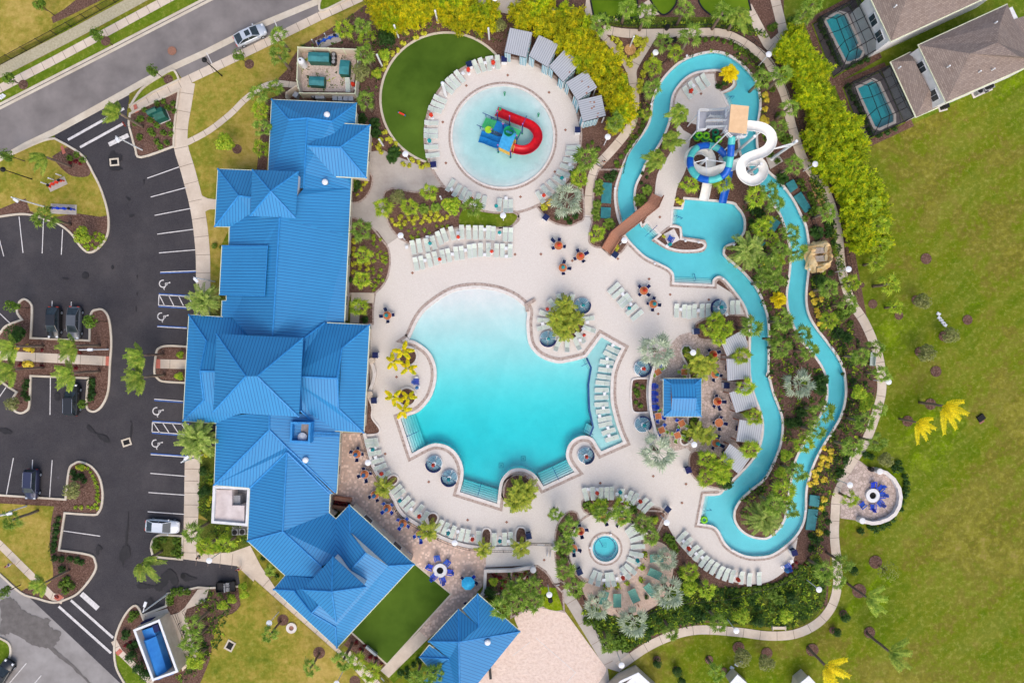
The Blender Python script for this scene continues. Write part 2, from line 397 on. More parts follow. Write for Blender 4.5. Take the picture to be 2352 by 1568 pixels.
M['sky']=mat('blue_canvas',c_(76,150,206),c_(54,124,184),scale=7,world=False)
M['aqua']=mat('aqua_canvas',c_(56,182,228),c_(40,160,212),scale=3,world=False)
M['black']=mat('black_metal',c_(36,34,36),c_(26,25,27),scale=5,rough=0.5)
M['dark']=mat('dark_recess',c_(30,28,28),c_(22,20,20),scale=5)
M['grey']=mat('grey_metal',c_(158,158,160),c_(140,140,142),scale=4,rough=0.5)
M['steel']=mat('steel',c_(190,196,204),c_(170,176,186),scale=4,rough=0.35,metal=0.3)
M['wood']=mat('bridge_wood',c_(200,146,118),c_(176,122,96),scale=7,rough=0.8)
M['woodd']=mat('bridge_wood_dark',c_(184,128,102),c_(156,104,82),scale=7,rough=0.8)
M['trunk']=mat('palm_trunk',c_(150,130,112),c_(112,94,78),scale=8,rough=0.95,rand=0.12)
M['bark']=mat('tree_bark',c_(110,88,70),c_(84,66,52),scale=8,rough=0.95)
M['util']=mat('teal_cover',c_(62,142,146),c_(44,118,122),scale=1.2,rough=0.5)
M['green']=mat('cabinet_green',c_(36,104,88),c_(28,86,72),scale=2,rough=0.5)
M['rock']=mat('moulded_rock',c_(250,222,172),c_(222,180,116),scale=1.3,rough=0.9,bmp=0.6)
M['glassd']=mat('car_glass',c_(44,52,56),c_(60,70,74),scale=2,rough=0.08,spec=0.6)
M['tyre']=mat('tyre',c_(30,30,30),scale=9,rough=0.9)
M['screen']=None
L={}
L['sabal']=leafmat('fan_palm_leaf',c_(80,116,28),c_(124,154,50),c_(178,192,92))
L['sabal2']=leafmat('bright_fan_leaf',c_(106,144,24),c_(156,182,44),c_(208,206,66))
L['bism']=leafmat('silver_leaf',c_(130,146,116),c_(172,184,156),c_(206,212,186),rand=0.08)
L['date']=leafmat('date_palm_leaf',c_(104,132,46),c_(150,172,74),c_(196,200,112))
L['queen']=leafmat('queen_palm_leaf',c_(98,134,36),c_(142,166,58),c_(184,192,78))
L['yellow']=leafmat('yellow_palm_leaf',c_(222,200,12),c_(248,224,20),c_(228,214,30),rand=0.05)
L['star']=leafmat('gold_palm_leaf',c_(150,170,14),c_(222,206,16),c_(246,210,24),rand=0.05)
L['bamboo']=leafmat('bamboo_leaf',c_(104,120,10),c_(190,190,16),c_(246,212,24),rand=0.2,scale=2.0)
L['bamboo2']=leafmat('green_bamboo_leaf',c_(84,120,10),c_(164,186,16),c_(238,222,28),rand=0.2,scale=2.0)
L['croton']=leafmat('croton_leaf',c_(176,184,40),c_(214,212,70),c_(196,192,40),rand=0.1)
L['gold']=leafmat('gold_croton_leaf',c_(236,206,40),c_(250,226,90),c_(220,204,60),rand=0.08)
L['shrub']=leafmat('shrub_leaf',c_(64,96,24),c_(96,126,36),c_(126,148,44),rand=0.2)
L['darkshrub']=leafmat('dark_leaf',c_(36,66,22),c_(54,88,30),c_(76,106,40),rand=0.15)
L['olive']=leafmat('olive_leaf',c_(104,112,56),c_(142,146,84),c_(168,166,106),rand=0.12)
L['pygmy']=leafmat('pygmy_palm_leaf',c_(112,136,38),c_(158,170,52),c_(196,190,68),rand=0.08)
L['redl']=leafmat('red_leaf',c_(96,24,36),c_(130,34,44),c_(84,60,30),rand=0.1)
# ================================================================ water outlines (survey pixels)
MAIN=cv("938,780! 943,774 963,732 988,704 1038,672 1088,663 1138,668 1176,682 1200,700 1211,714 1209,742 1213,784 1226,807 1248,824 1281,834 1306,831 1331,825 1347,820! 1381,774! 1427,800! 1413,829 1404,859 1402,891 1403,924 1411,959 1421,991 1431,1014! 1381,1036! 1373,1024 1361,1006 1341,1000 1321,1006 1306,1021 1300,1044 1306,1064 1320,1083! 1248,1116! 1233,1094 1221,1083 1201,1075 1176,1077 1158,1091 1148,1111 1142,1156! 1056,1129! 1063,1101 1064,1074 1053,1046 1033,1026 1008,1018 985,1021 946,1041! 920,961! 938,954 963,944 988,916 1000,884 1003,856 998,829 983,804 955,784")
LEDGE=cv("1347,820! 1381,774! 1427,800! 1413,829 1404,859 1402,891 1403,924 1411,959 1421,991 1431,1014! 1381,1036! 1373,1024 1361,1006 1355,1001! 1363,981 1354,939 1352,884 1358,844! 1348,822!")
KID=circ(1155,314,116,64)
SPA=circ(1390.5,1259,30,40)
RIV_O=cv("1636,122 1596,130 1561,147 1531,175 1511,205 1501,232 1497,265 1491,287 1476,312 1456,337 1441,362 1426,400 1416,432 1415,462 1421,497 1428,517 1438,542 1456,564 1483,589 1513,604 1536,616 1547,629 1548,649! 1636,653! 1638,641 1651,634 1666,642 1691,672 1711,702 1721,734 1724,784 1723,846 1731,896 1748,944 1754,974 1751,1009 1738,1044 1713,1076 1686,1101 1663,1126 1651,1136 1618,1138! 1606,1201! 1636,1206 1651,1218 1666,1246 1688,1264 1721,1276 1764,1274 1794,1258 1824,1231 1842,1201 1848,1169 1850,1121 1864,1071 1884,1029 1909,989 1929,954 1939,916 1940,884 1934,846 1919,816 1894,782 1869,749 1854,719 1849,687 1851,652 1856,604 1855,564 1849,522 1836,492 1819,459 1789,419 1764,397 1750,372 1738,345 1736,300 1743,250 1743,225 1736,192 1721,170 1696,145 1666,127")
RIV_I=cv("1643,160 1601,165 1576,177 1556,197 1543,220 1538,250 1536,275 1528,300 1513,330 1498,352 1481,375 1472,397 1458,427 1455,457 1458,482 1471,517 1476,523! 1486,512! 1513,539! 1501,549! 1531,570 1561,578 1596,578 1616,572 1621,562 1613,555! 1566,547! 1563,522 1543,518! 1546,480! 1568,481! 1573,458! 1673,467 1691,477 1706,499 1708,522 1703,539 1691,554 1666,564 1660,577 1663,589 1686,609 1711,632 1736,664 1753,702 1763,750 1762,859 1764,866 1774,904 1786,934 1794,959 1795,984 1791,1016 1781,1046 1764,1083 1748,1104 1726,1121 1701,1144 1688,1164 1684,1180 1686,1196 1698,1216 1721,1232 1748,1238 1767,1235 1789,1216 1804,1191 1809,1159 1816,1119 1826,1066 1839,1034 1856,1004 1879,966 1899,924 1901,884 1894,851 1876,821 1851,791 1839,777 1824,747 1811,707 1809,672 1814,637 1818,592 1815,564 1801,512 1789,484 1771,462 1750,432 1726,392 1703,355 1698,320 1690,270 1674,243! 1660,215! 1676,207 1687,195 1683,180 1663,165")
HP1=pg("530,190 640,125 710,140 830,400 810,420 870,470 840,535 760,565 720,570",(3,0))
HP2=pg("820,815 960,745 1010,770 1150,1060 1150,1120 1020,1180 980,1165",(3,0))
WATER=[MAIN,KID,SPA,RIV_O,RIV_I,HP1,HP2]
def bbox(l): return min(p[0] for p in l),min(p[1] for p in l),max(p[0] for p in l),max(p[1] for p in l)
def tri(loops,holes=(),grid=0):
    vs=[];es=[]
    for l in list(loops)+list(holes):
        o=len(vs); n=len(l)
        vs+=[Vector((p[0],p[1])) for p in l]; es+=[(o+i,o+(i+1)%n) for i in range(n)]
    if grid:
        b=bbox([p for l in loops for p in l]); x=b[0]+grid/2
        while x<b[2]:
            y=b[1]+grid/2
            while y<b[3]:
                if eo(x,y,loops): vs.append(Vector((x+random.uniform(-.3,.3)*grid,y+random.uniform(-.3,.3)*grid)))
                y+=grid
            x+=grid
    V,_,F,_,_,_=delaunay_2d_cdt(vs,es,[],0,1e-4)
    out=[]
    for f in F:
        cx=sum(V[i].x for i in f)/len(f); cy=sum(V[i].y for i in f)/len(f)
        if eo(cx,cy,loops) and not (holes and eo(cx,cy,holes)): out.append(f)
    return V,out
EC=[0]
def eps(): EC[0]+=1; return 3e-5*EC[0]
def sheet(name,loops,z,m,cut=True,kind=True,grid=0,zf=None,obj=None):
    z+=eps()
    if loops and not isinstance(loops[0],list): loops=[loops]
    holes=[]
    if cut:
        b=bbox([p for l in loops for p in l])
        hit=[w for w in WATER if not (lambda q:q[0]>b[2] or q[2]<b[0] or q[1]>b[3] or q[3]<b[1])(bbox(w))]
        if hit:
            holes=hit
            if any(w is RIV_O for w in hit) and not any(w is RIV_I for w in hit): holes.append(RIV_I)
            if any(w is RIV_I for w in hit) and not any(w is RIV_O for w in hit): holes.append(RIV_O)
    V,F=tri(loops,holes,grid)
    mb=MB() if obj is None else obj
    mb.add([(W(p.x,p.y).x,W(p.x,p.y).y,zf(p.x,p.y) if zf else z) for p in V],[tuple(f) for f in F])
    if obj is not None: return mb
    o=mb.build(name,m,fix=False)
    # faces upward
    me=o.data
    bm=bmesh.new(); bm.from_mesh(me)
    bmesh.ops.delete(bm,geom=[v for v in bm.verts if not v.link_faces],context='VERTS')
    for f in bm.faces:
        f.normal_update()
        if f.normal.z<0: f.normal_flip()
    bm.to_mesh(me); bm.free()
    if kind: struct(o)
    return o
def lv(n): return 0.012*n
# ---- ground
sheet('ground',[(-9000,-9000),(11000,-9000),(11000,11000),(-9000,11000)],0,M['grass'])
sheet('lawn',pg("0,0 270,0 235,20 0,135"),lv(1),M['lawn'])
sheet('lawn',pg("0,180 365,0 480,0 0,247"),lv(1),M['verge'])
sheet('lawn',pg("410,190 610,95 850,5 850,60 700,110 690,200 625,230 625,388 500,388 495,520 528,522 510,560 504,676 505,730 455,730 455,560 430,330"),lv(1),M['lawn'])
sheet('lawn',pg("1780,0 2352,0 2352,150 2150,260 2000,330 1960,330 1850,120"),lv(1),M['verge'])
sheet('lawn',pg("0,1150 130,1160 135,1270 225,1285 150,1375 50,1361 0,1300"),lv(1),M['lawn'])
sheet('lawn',pg("455,1180 580,1250 560,1290 455,1270"),lv(1),M['lawn'])
sheet('lawn',pg("550,1290 590,1330 780,1500 850,1568 450,1568 480,1480 520,1390"),lv(1),M['lawn'])
# ---- roads
ROADT=[(-200,349),(0,247),(240,124),(480,0),(620,-72)]
ROADB=[(900,-75),(728,3),(588,61),(475,118),(385,160),(290,211),(125,303),(0,366),(-200,470)]
sheet('road',ROADT+ROADB,lv(2),M['road'])
sheet('parking_bay',pg("403,160 475,123 588,67 727,7 738,28 588,101 418,181"),lv(2),M['road'])
sheet('street',pg("-300,1040 0,1316 50,1361 80,1370 140,1420 288,1568 400,1700 -300,1700"),lv(2),M['street'])
LOT=cv("125,303! 291,212! 297,226 292,262 300,300 310,337 325,362! 400,337! 417,392 440,492 450,567 452,680! 450,760! 500,800! 500,1020! 430,1049! 425,1176 421,1280! 545,1298! 552,1345! 480,1351! 457,1349! 385,1364! 382,1391! 330,1412! 334,1423! 317,1391 300,1396 280,1426 265,1471 267,1526 288,1568! 277,1568! 70,1373! 50,1340! -60,1240! -60,480! 60,480! 200,360! 127,318!",n=5)
sheet('parking_lot',LOT,lv(3),M['lot'])
# ---- planted field of the resort
sheet('mulch_field',pg("640,180 700,120 850,10 1100,-20 1800,-20 1800,80 1850,250 1960,560 2000,780 2015,890 1985,1000 1920,1130 1905,1300 1900,1390 1820,1440 1620,1428 1480,1470 1440,1510 1300,1350 1270,1390 1240,1395 1190,1420 1110,1320 1000,1000 840,1000 838,400 800,240 640,230"),lv(3),M['mulch'])
sheet('planted_ground',cv("1340,1400 1480,1410 1560,1340 1680,1350 1800,1330 1870,1270 1895,1310 1890,1390 1820,1440 1620,1425 1520,1445 1440,1495 1390,1480"),lv(4),M['hedge_ground'])
sheet('planted_ground',cv("1855,300 1880,400 1920,540 1955,690 1980,730 1930,640 1895,500 1860,420"),lv(4),M['mulch_tan'])
sheet('planted_ground',pg("1340,20 1520,40 1700,40 1770,80 1640,66 1480,66 1385,60"),lv(4),M['hedge_ground'])
sheet('mulch_bed',pg("452,1070 495,1020 495,1115 485,1200 455,1176"),lv(4),M['hedge_ground'])
sheet('mulch_bed',cv("500,1200! 575,1210! 575,1255! 530,1268 470,1262 453,1240! 453,1190!"),lv(4),M['hedge_ground'])
sheet('mulch_bed',pg("612,230 690,200 690,215 625,235 612,395 590,390 600,300"),lv(4),M['mulch'])
sheet('mulch_bed',cv("690,218! 680,190 660,160 690,110 740,78 800,40 850,10 850,60 880,180 880,218!"),lv(4),M['mulch'])
sheet('mulch_bed',pg("118,40 150,20 175,0 235,0 150,42 122,54"),lv(2),M['mulch'])
# ---- paths
def path(name,pts,wd,z,m,jw=0,closed=False):
    p=[W(*q).xy for q in pts]; mb=MB(); z+=eps(); mb.ribbon(p,-wd/2,wd/2,z,z,closed)
    # clip against the water is not needed: paths stay on land
    return struct(mb.build(name,m))
def joints(name,pts,wd,z,step=1.6):
    # thin expansion joints across a path
    mb=MB(); p=[W(*q).xy for q in pts]; acc=step*0.6
    for a,b in zip(p,p[1:]):
        d=b-a; Ln=d.length
        if Ln<1e-4: continue
        u=d/Ln; n=Vector((-u.y,u.x))
        while acc<Ln:
            c=a+u*acc; e=u*0.03
            mb.add([(*(c-n*wd/2-e),z),(*(c-n*wd/2+e),z),(*(c+n*wd/2+e),z),(*(c+n*wd/2-e),z)],[(0,1,2,3)])
            acc+=step
        acc-=Ln
    return struct(mb.build(name,M['joint']))
def walk(name,s,wpx,z,m=None,step=1.7,tile=None,n=4):
    pts=cv(s,tile,False,n); path(name,pts,wpx*S,z,m or M['concrete']); joints('path_joints',pts,wpx*S,z+0.009,step)
walk('sidewalk',"-60,238! 0,204! 125,139! 250,72! 375,4! 420,-20!",19,lv(3))
path('block_path',[(-60,196),(0,165),(160,83),(300,8),(340,-14)],26*S,lv(3),M['block_path'])
walk('sidewalk',"300,250! 417,191! 588,110! 735,38! 830,-6!",20,lv(4))
walk('sidewalk',"-40,440! 0,421! 40,400! 100,365! 150,338!",17,lv(4))
walk('footpath',"432,190 424,240 416,290 416,337 432,392 454,480 465,567 467,640 467,760",33,lv(4),M['concrete'],2.6)
walk('footpath',"430,328 480,301 530,262 560,232 590,209 615,196 640,192 690,198",14,lv(5),None,1.8)
sheet('footpath',cv("462,448! 478,456 496,458! 496,481! 480,482 468,490!"),lv(5),M['concrete'])
sheet('footpath',pg("425,1045 460,1045 456,1180 451,1267 487,1271 532,1267 575,1252 600,1300 640,1360 760,1470 790,1500 776,1506 700,1434 588,1340 545,1299 421,1283"),lv(4),M['concrete'])
joints('path_joints',[(440,1060),(436,1280),(560,1290)],34*S,lv(5),1.7); joints('path_joints',[(600,1322),(780,1490)],34*S,lv(5),2.0)
walk('footpath',"790,1500! 830,1540! 870,1585!",30,lv(4))
walk('footpath',"0,816! 252,829!",21,lv(7),None,3.2)
walk('footpath',"360,835! 440,837!",21,lv(7),None,3.2)
for q in ("244,818 253,818 253,840 243,839","360,824 369,825 369,846 359,845","307,243 313,240 320,257 311,261","140,338 145,334 152,352 145,355"): sheet('tactile_pad',pg(q),lv(8),M['pad'])
walk('sidewalk',"-30,1224! 0,1249! 120,1368! 145,1378!",17,lv(7))
walk('sidewalk',"262,1470! 275,1495! 350,1568!",14,lv(7))
sheet('tactile_pad',pg("124,1373 137,1363 148,1371 134,1379"),lv(8),M['pad']); sheet('tactile_pad',pg("266,1497 276,1487 283,1494 272,1505"),lv(8),M['pad'])
walk('footpath',"1385,68 1436,77 1500,78 1560,77 1650,76 1685,87 1720,107 1760,137 1785,182 1804,225 1816,281 1839,355 1861,392 1889,427 1910,477 1925,542 1930,600 1940,650 1956,695 1983,736 2005,784 2020,829 2025,889 2015,939 1990,1009 1958,1059 1936,1104 1921,1141 1918,1176 1916,1232 1923,1301 1922,1351 1908,1395 1876,1431 1825,1455 1764,1459 1701,1451 1626,1445 1576,1449 1526,1465 1482,1487 1448,1510 1420,1530",21,lv(6),None,2.4)
walk('footpath',"1500,80 1480,112 1463,140 1452,165 1455,195 1458,225 1457,250 1452,282 1433,312 1401,350 1376,377 1362,400 1354,440 1349,500",20,lv(6),None,3.0)
walk('footpath',"1372,70 1401,100 1428,132 1446,165 1455,200",15,lv(5),None,3.0)
walk('footpath',"1716,15! 1764,104! 1790,125!",22,lv(5),None,2.6)
walk('footpath',"1778,-10! 1800,80! 1762,114!",22,lv(5),None,2.6)
sheet('footpath',pg("1346,0 1356,0 1366,42 1428,43 1428,50 1385,50 1340,60"),lv(5),M['concrete'])
sheet('footpath',pg("1466,16 1490,0 1515,34 1466,44"),lv(5),M['concrete'])
sheet('footpath',pg("1090,0 1180,0 1280,20 1300,40 1180,36 1110,20"),lv(4),M['concrete'])
walk('footpath',"1291,1355! 1312,1380! 1385,1500! 1400,1530!",26,lv(5),M['concrete2'],3.4)
sheet('footpath',pg("1370,1568 1391,1532 1423,1542 1448,1506 1440,1490 1390,1490 1400,1568"),lv(5),M['concrete2'])
sheet('footpath',pg("963,1448 983,1466 893,1555 874,1538"),lv(6),M['concrete']); 
sheet('lawn',pg("983,1466 962,1508 905,1568 893,1555"),lv(5),M['verge'])
# kerb apron along the road
GUT=[[(-200,346),(0,245),(240,122),(480,-2),(620,-74)],[(900,-73),(728,5),(588,63),(475,120),(405,152)],[(405,152),(370,169),(330,189),(291,211),(125,303),(60,334),(0,368),(-200,472)]]
for g in GUT:
    mb=MB(); mb.ribbon([W(*q).xy for q in g],-0.45,0.45,lv(3)+.02,lv(3)+.02); struct(mb.build('gutter_apron',M['kerb']))
mb=MB(); mb.ribbon([W(*q).xy for q in GUT[0]],-0.06,0.06,lv(4)+.022,lv(4)+.022); struct(mb.build('gutter_line',M['stain2']))
sheet('apron',pg("120,299 290,206 298,218 128,310"),lv(5),M['kerb'])
# ---- parking islands
def island(s,m,kerb=True,n=4,z=5):
    p=cv(s,None,True,n); sheet('planting_island',p,lv(z),m,cut=False)
    mb=MB(); mb.ribbon([W(*q).xy for q in p],-0.14,0.14,0,0.2,True)
    if kerb: struct(mb.build('kerb',M['kerb']))
    return p
island("127,319! 160,337 190,357 207,382 212,392 232,432 247,480 251,517 245,547 225,572 205,580 187,567 165,537 140,517 120,509 77,495 37,493 -40,505! -40,390! 40,350 100,324",M['lawn'])
sheet('mulch_bed',cv("155,338! 185,357 208,390 200,406 165,404 140,385 120,360!"),lv(6),M['mulch'])
sheet('mulch_bed',pg("0,480 60,456 70,485 120,500 175,490 230,498 249,495 249,520 243,547 223,571 205,578 188,566 165,535 140,515 120,507 75,493 0,497"),lv(6),M['mulch'])
island("-30,790! 0,767 15,749 52,734! 41,717 44,697 57,687 72,697 75,717 72,776! 207,782! 210,722 225,711 240,713 252,734 257,784 254,834 250,896 237,929 220,944 205,941 200,924 204,868! 72,863! 69,929 60,944 47,948 32,939 31,916 40,900! 15,884 0,872 -30,860!",M['mulch'])
island("-40,1134! 0,1136! 152,1146! 160,1079 172,1064 187,1060 212,1071 230,1096 237,1129 235,1159 227,1176 215,1181 150,1177! 137,1262! 207,1273 220,1288 221,1306 205,1333 180,1361 155,1374 125,1382 85,1372 50,1360 0,1316 -40,1280!",M['mulch'])
sheet('lawn',cv("-40,1160! 0,1155! 125,1162! 118,1200 115,1260 122,1300 120,1330 100,1345 60,1350! 50,1356! 0,1312! -40,1278!"),lv(6),M['lawn'])
island("432,796! 387,794 367,799 360,811 356,854 365,870 380,876 432,879!",M['mulch'])
island("421,1230! 375,1227 357,1233 349,1248 350,1266 360,1277 419,1283!",M['hedge_ground'])
island("332,1424! 317,1391 300,1396 280,1426 265,1471 267,1526 288,1568 310,1600! 520,1600! 560,1440! 547,1345! 480,1349! 457,1347! 385,1362! 383,1390!",M['mulch'],False)
mb=MB(); mb.ribbon([W(*q).xy for q in cv('548,1345! 480,1349! 457,1347! 385,1362! 383,1390! 332,1410! 332,1424! 317,1391 300,1396 280,1426 265,1471 267,1526 288,1568 310,1600!',None,False)],-0.14,0.14,0,0.2); struct(mb.build('kerb',M['kerb']))
sheet('lawn',pg("266,1500 275,1500 345,1568 290,1568 270,1530"),lv(6),M['verge'])
sheet('lawn',cv("585,1330! 545,1400 505,1420 490,1470 480,1520 450,1590! 700,1590! 860,1590! 800,1520! 700,1432!"),lv(7),M['lawn'])
island("300,245! 327,205 370,176 395,162 405,168 412,184! 352,213!",M['verge'])
island("300,262! 345,240 412,208! 405,262 401,300 400,337! 325,362 312,342 303,310 297,285",M['mulch'])
island("-30,1470! 0,1463! 20,1474 26,1490 22,1510 0,1536! -30,1550!",M['verge'])
island("735,-30! 740,-10 734,12 742,26 800,-2! 870,-40!",M['verge'])
# ---- pool deck and terraces
DECK=cv("890,562! 915,545! 1000,480! 1180,460! 1240,470! 1355,496! 1368,560! 1405,575! 1440,545! 1500,600! 1560,640! 1640,648! 1700,690 1735,760 1740,850 1770,970 1745,1050 1680,1110 1650,1140! 1650,1215! 1690,1255 1760,1275 1800,1262 1832,1232! 1826,1268 1819,1293 1796,1316 1764,1335 1726,1341 1688,1336 1651,1321 1601,1291 1563,1253 1548,1233 1530,1200! 1480,1230! 1476,1270 1455,1310 1430,1330 1395,1340 1345,1330! 1330,1310! 1280,1340! 1268,1336! 1255,1310! 1235,1296! 1116,1302! 1116,1256! 1176,1256! 1176,1255! 1113,1256 1063,1249 1013,1231 963,1204 923,1176 900,1134 863,1079 848,1034 838,994! 835,980! 850,900! 852,745! 858,700! 862,673! 880,655 893,630 896,590",n=3)
sheet('pool_deck',DECK,lv(6),M['deck'])
sheet('concrete_court',pg("808,470 850,400 842,350 880,345 905,357 960,378 992,386 1020,440 960,440 890,440 900,515 917,546 890,562 868,532 830,505 805,503"),lv(5),M['concrete2'])
sheet('kids_deck',circ(1155,312,179,64),lv(7),M['deck'])
sheet('spa_deck',circ(1390.5,1259,87,48),lv(7),M['deck'])
sheet('island_deck',cv("1643,161! 1601,166 1576,178 1556,198 1543,221 1538,251 1541,262! 1570,300! 1588,310! 1580,350 1575,390 1556,430 1550,460 1545,480! 1542,520! 1514,540! 1480,508! 1500,470 1510,400 1540,350 1555,310 1545,270! 1640,300! 1690,290 1672,246! 1660,212 1645,195"),lv(6),M['deck'])
TERR=pg("780,993 838,994 848,1034 863,1079 900,1134 923,1176 963,1204 1013,1231 1063,1249 1116,1256 1116,1300 1108,1345 1060,1400 983,1466 963,1448 1034,1364 950,1293 760,1160 770,1060")
sheet('brick_terrace',TERR,lv(5),M['terrace'])
sheet('artificial_lawn',pg("950,1293 1034,1363 889,1522 809,1450"),lv(7),M['turf'])
mb=MB(); mb.ribbon([W(*q).xy for q in pg("950,1293 1034,1363 889,1522 809,1450")],0,0.22,lv(7),lv(8),True); struct(mb.build('lawn_edging',M['kerb']))
sheet('flagstone_terrace',cv("1496,844! 1500,815! 1540,792! 1560,770 1590,762! 1660,760! 1724,790! 1724,850 1738,920 1750,980 1740,1030! 1690,1060! 1640,1052! 1620,1045! 1600,1034! 1589,1040! 1577,1028! 1550,1034 1536,1025 1516,1016! 1501,984 1491,939 1488,884"),lv(8),M['flag'])
sheet('fire_pit_patio',circ(1996,1137,66,48),lv(7),M['flag']); sheet('fire_pit_patio',pg("1972,1056 1998,1076 2010,1200 1929,1189 1930,1140 1950,1090"),lv(8),M['flag'])
sheet('sand_court',cv("1050,1650! 1088,1560! 1190,1440! 1182,1412 1210,1396 1250,1388 1290,1398 1303,1410! 1391,1531! 1388,1548 1350,1600! 1250,1700!"),lv(6),M['sand'])
sheet('hammock_sand',cv("1476,1238! 1506,1241 1531,1253 1546,1283 1543,1326 1523,1371 1496,1396 1458,1411 1416,1415 1376,1398 1346,1371 1337,1345 1341,1324! 1390,1347! 1440,1330! 1470,1290!"),lv(8),M['sand2'])
CRES=[p for p in circ(1026,228,152,90)]
CRES=[p for p in CRES if (p[0]-1155)**2+(p[1]-312)**2>180**2]
# order so the arc is continuous
k0=max(range(len(CRES)),key=lambda i:(CRES[i][0]-CRES[i-1][0])**2+(CRES[i][1]-CRES[i-1][1])**2)
ARC=CRES[k0:]+CRES[:k0]
a0=math.degrees(math.atan2(312-ARC[0][1],ARC[0][0]-1155)); a1=math.degrees(math.atan2(312-ARC[-1][1],ARC[-1][0]-1155))
if a1<0: a1+=360
if a0<0: a0+=360
INN=[(1155+180*math.cos(R(a1+(a0-a1)*k/30)),312-180*math.sin(R(a1+(a0-a1)*k/30))) for k in range(31)]
sheet('turf_crescent',ARC+INN,lv(6),M['turf'])
mb=MB(); mb.ribbon([W(*q).xy for q in ARC],-0.16,0.16,0,0.12); struct(mb.build('kerb',M['kerb']))
sheet('putting_green',pg("1356,0 1463,0 1466,41 1364,40 1358,20 1356,-60 1463,-60"),lv(6),M['putt'])
G2=cv("1488,-10! 1554,-10! 1552,10 1536,30 1519,34 1500,12"); G3=cv("1604,-10! 1716,-10! 1724,24! 1651,39 1622,28 1606,8")
for g in (G2,G3): sheet('putting_green',g,lv(6),M['putt'])
for g in (pg("1356,0 1364,41 1466,42 1463,0"),G2,G3):
    mb=MB(); mb.ribbon([W(*q).xy for q in g],-0.1,0.12,lv(6),0.14,g is not None); struct(mb.build('green_edging',M['black']))
# planting beds set in the deck, each with its paver edging
def bed(s,m='mulch',tile=None,edge=True,wd=0.24,z=8,raised=0,closed=True,n=4):
    p=cv(s,tile,True,n) if isinstance(s,str) else s
    sheet('planting_bed',p,lv(z),M[m])
    if edge:
        mb=MB(); mb.ribbon([W(*q).xy for q in p],0,wd,lv(8)-.001,lv(9)+raised,True); struct(mb.build('bed_edging',M['border'] if not raised else M['coping']))
    return p
bed("880,60! 1015,20 1050,40 1065,80 1050,160 1010,230 950,280 890,290!",tile=(1,1))
bed("1180,240 1230,180 1290,175 1450,205 1560,190 1700,150! 1800,200 1900,290 2000,360 2200,395 2352,390 2400,420 2410,450 2352,500 2280,520 1880,515 1700,560 1540,610 1420,660 1370,640 1310,600 1220,470",tile=(1,1))
sheet('planting_bed',cv("1900,360 2000,365 2200,400 2352,395 2400,425 2352,495 2270,515 1890,510",(1,1)),lv(9),M['verge'])
bed("850,440! 890,440 1000,480 1080,550 1150,640 1210,720 1225,840 1205,960 1160,1050 1090,1120! 860,1120! 810,1390! 830,1000!",tile=(1,1))
sheet('footpath',pg("878,1120 1088,1125 1082,1215 960,1215 945,1400 865,1400",(1,1)),lv(9),M['concrete'])
bed("960,1215! 1070,1215! 1070,1400! 950,1400!",tile=(1,1),n=2)
bed("235,330! 330,310 420,210 520,130! 640,180! 655,420 600,470 520,500 440,490 350,450",tile=(2,1))
bed("-50,380! 40,385 55,410 30,460 -30,500 -100,515!",tile=(2,1))
bed("800,0! 1000,0! 960,160 960,300 1000,480! 850,720! 820,700 760,690 715,650 720,560 745,440 760,150",tile=(2,1))
bed("1065,650! 990,750 900,770! 850,720! 1000,560!",tile=(2,1))
bed("1310,640! 1460,520 1540,530! 1550,625! 1760,655! 1770,690 1740,730 1650,740 1540,738 1420,705",tile=(2,1),wd=0.3)
PCIRC=[(1303,740),39]
bed(circ(1303,738,39,40),raised=.14)
bed(circ(937,818,19,28),raised=.14,wd=.3); bed(circ(935,911,19,28),raised=.14,wd=.3)
bed("1010,480! 1060,600 1060,700 1130,800 1110,840 1000,850!",tile=(1,2),raised=.1)
bed("1190,1290 1240,1240 1270,1230 1300,1250 1290,1290 1240,1320 1190,1330",tile=(1,2),raised=.12)
bed("1580,40! 1600,15 1640,10 1665,35 1660,70 1610,150!",tile=(1,3),raised=.12)
bed("2080,200 2095,160 2120,150 2145,165 2155,210 2145,290! 2080,280!",tile=(1,3),raised=.12)
bed("40,190 60,145 80,140 110,150 125,200 125,270! 40,270!",tile=(2,3),raised=.12)
bed("1105,380 1130,350 1240,345! 1230,480 1245,640! 1150,645 1110,620 1098,500",tile=(2,2),raised=.14)
bed("1560,90 1580,55 1610,50 1640,75 1720,200 1680,340! 1640,340! 1620,230 1570,130",tile=(2,2),raised=.14)
bed("1620,700! 1720,700! 1690,780 1640,900 1590,940 1560,930 1555,890 1610,800",tile=(2,2),raised=.14)
bed("1750,1380 1690,1420 1700,1500 1740,1540 1870,1550! 2180,1560! 2190,1340! 1930,1330 1830,1350",tile=(2,1))
bed("1680,1010 1770,1020 1850,1050 1910,1080! 2090,1210! 2060,1240! 1960,1350! 1850,1330 1750,1300 1660,1220 1635,1130 1640,1050",tile=(2,2))
for q in ("2170,40 2185,350 2240,600 2290,740 2290,900 2260,1020 2200,1120 2090,1210 2180,1070 2050,920 2290,930 2300,730 2070,650 2250,590 2180,380 1980,360 2190,340 2190,160",): sheet('planting_bed',pg(q,(2,2)),lv(9),M['mulch'])
bed(circ(1190,1127,36,36))
bed("650,1480 690,1450 800,1440 950,1445 1100,1490 1200,1568! 1230,1545 1300,1525 1370,1545 1400,1600 1370,1640 1320,1760! 1180,1700 1100,1640 900,1530! 1100,1500! 1000,1570 700,1570",tile=(2,2))
bed("400,300 410,170 450,70 520,0 590,10 600,90 540,170 510,260 505,400 560,540 660,640! 560,680! 440,620! 410,450",tile=(2,3))
bed("0,530! 180,515 230,500 320,570 370,650! 460,740! 470,900! 380,880 200,850! 0,950!",tile=(2,3))
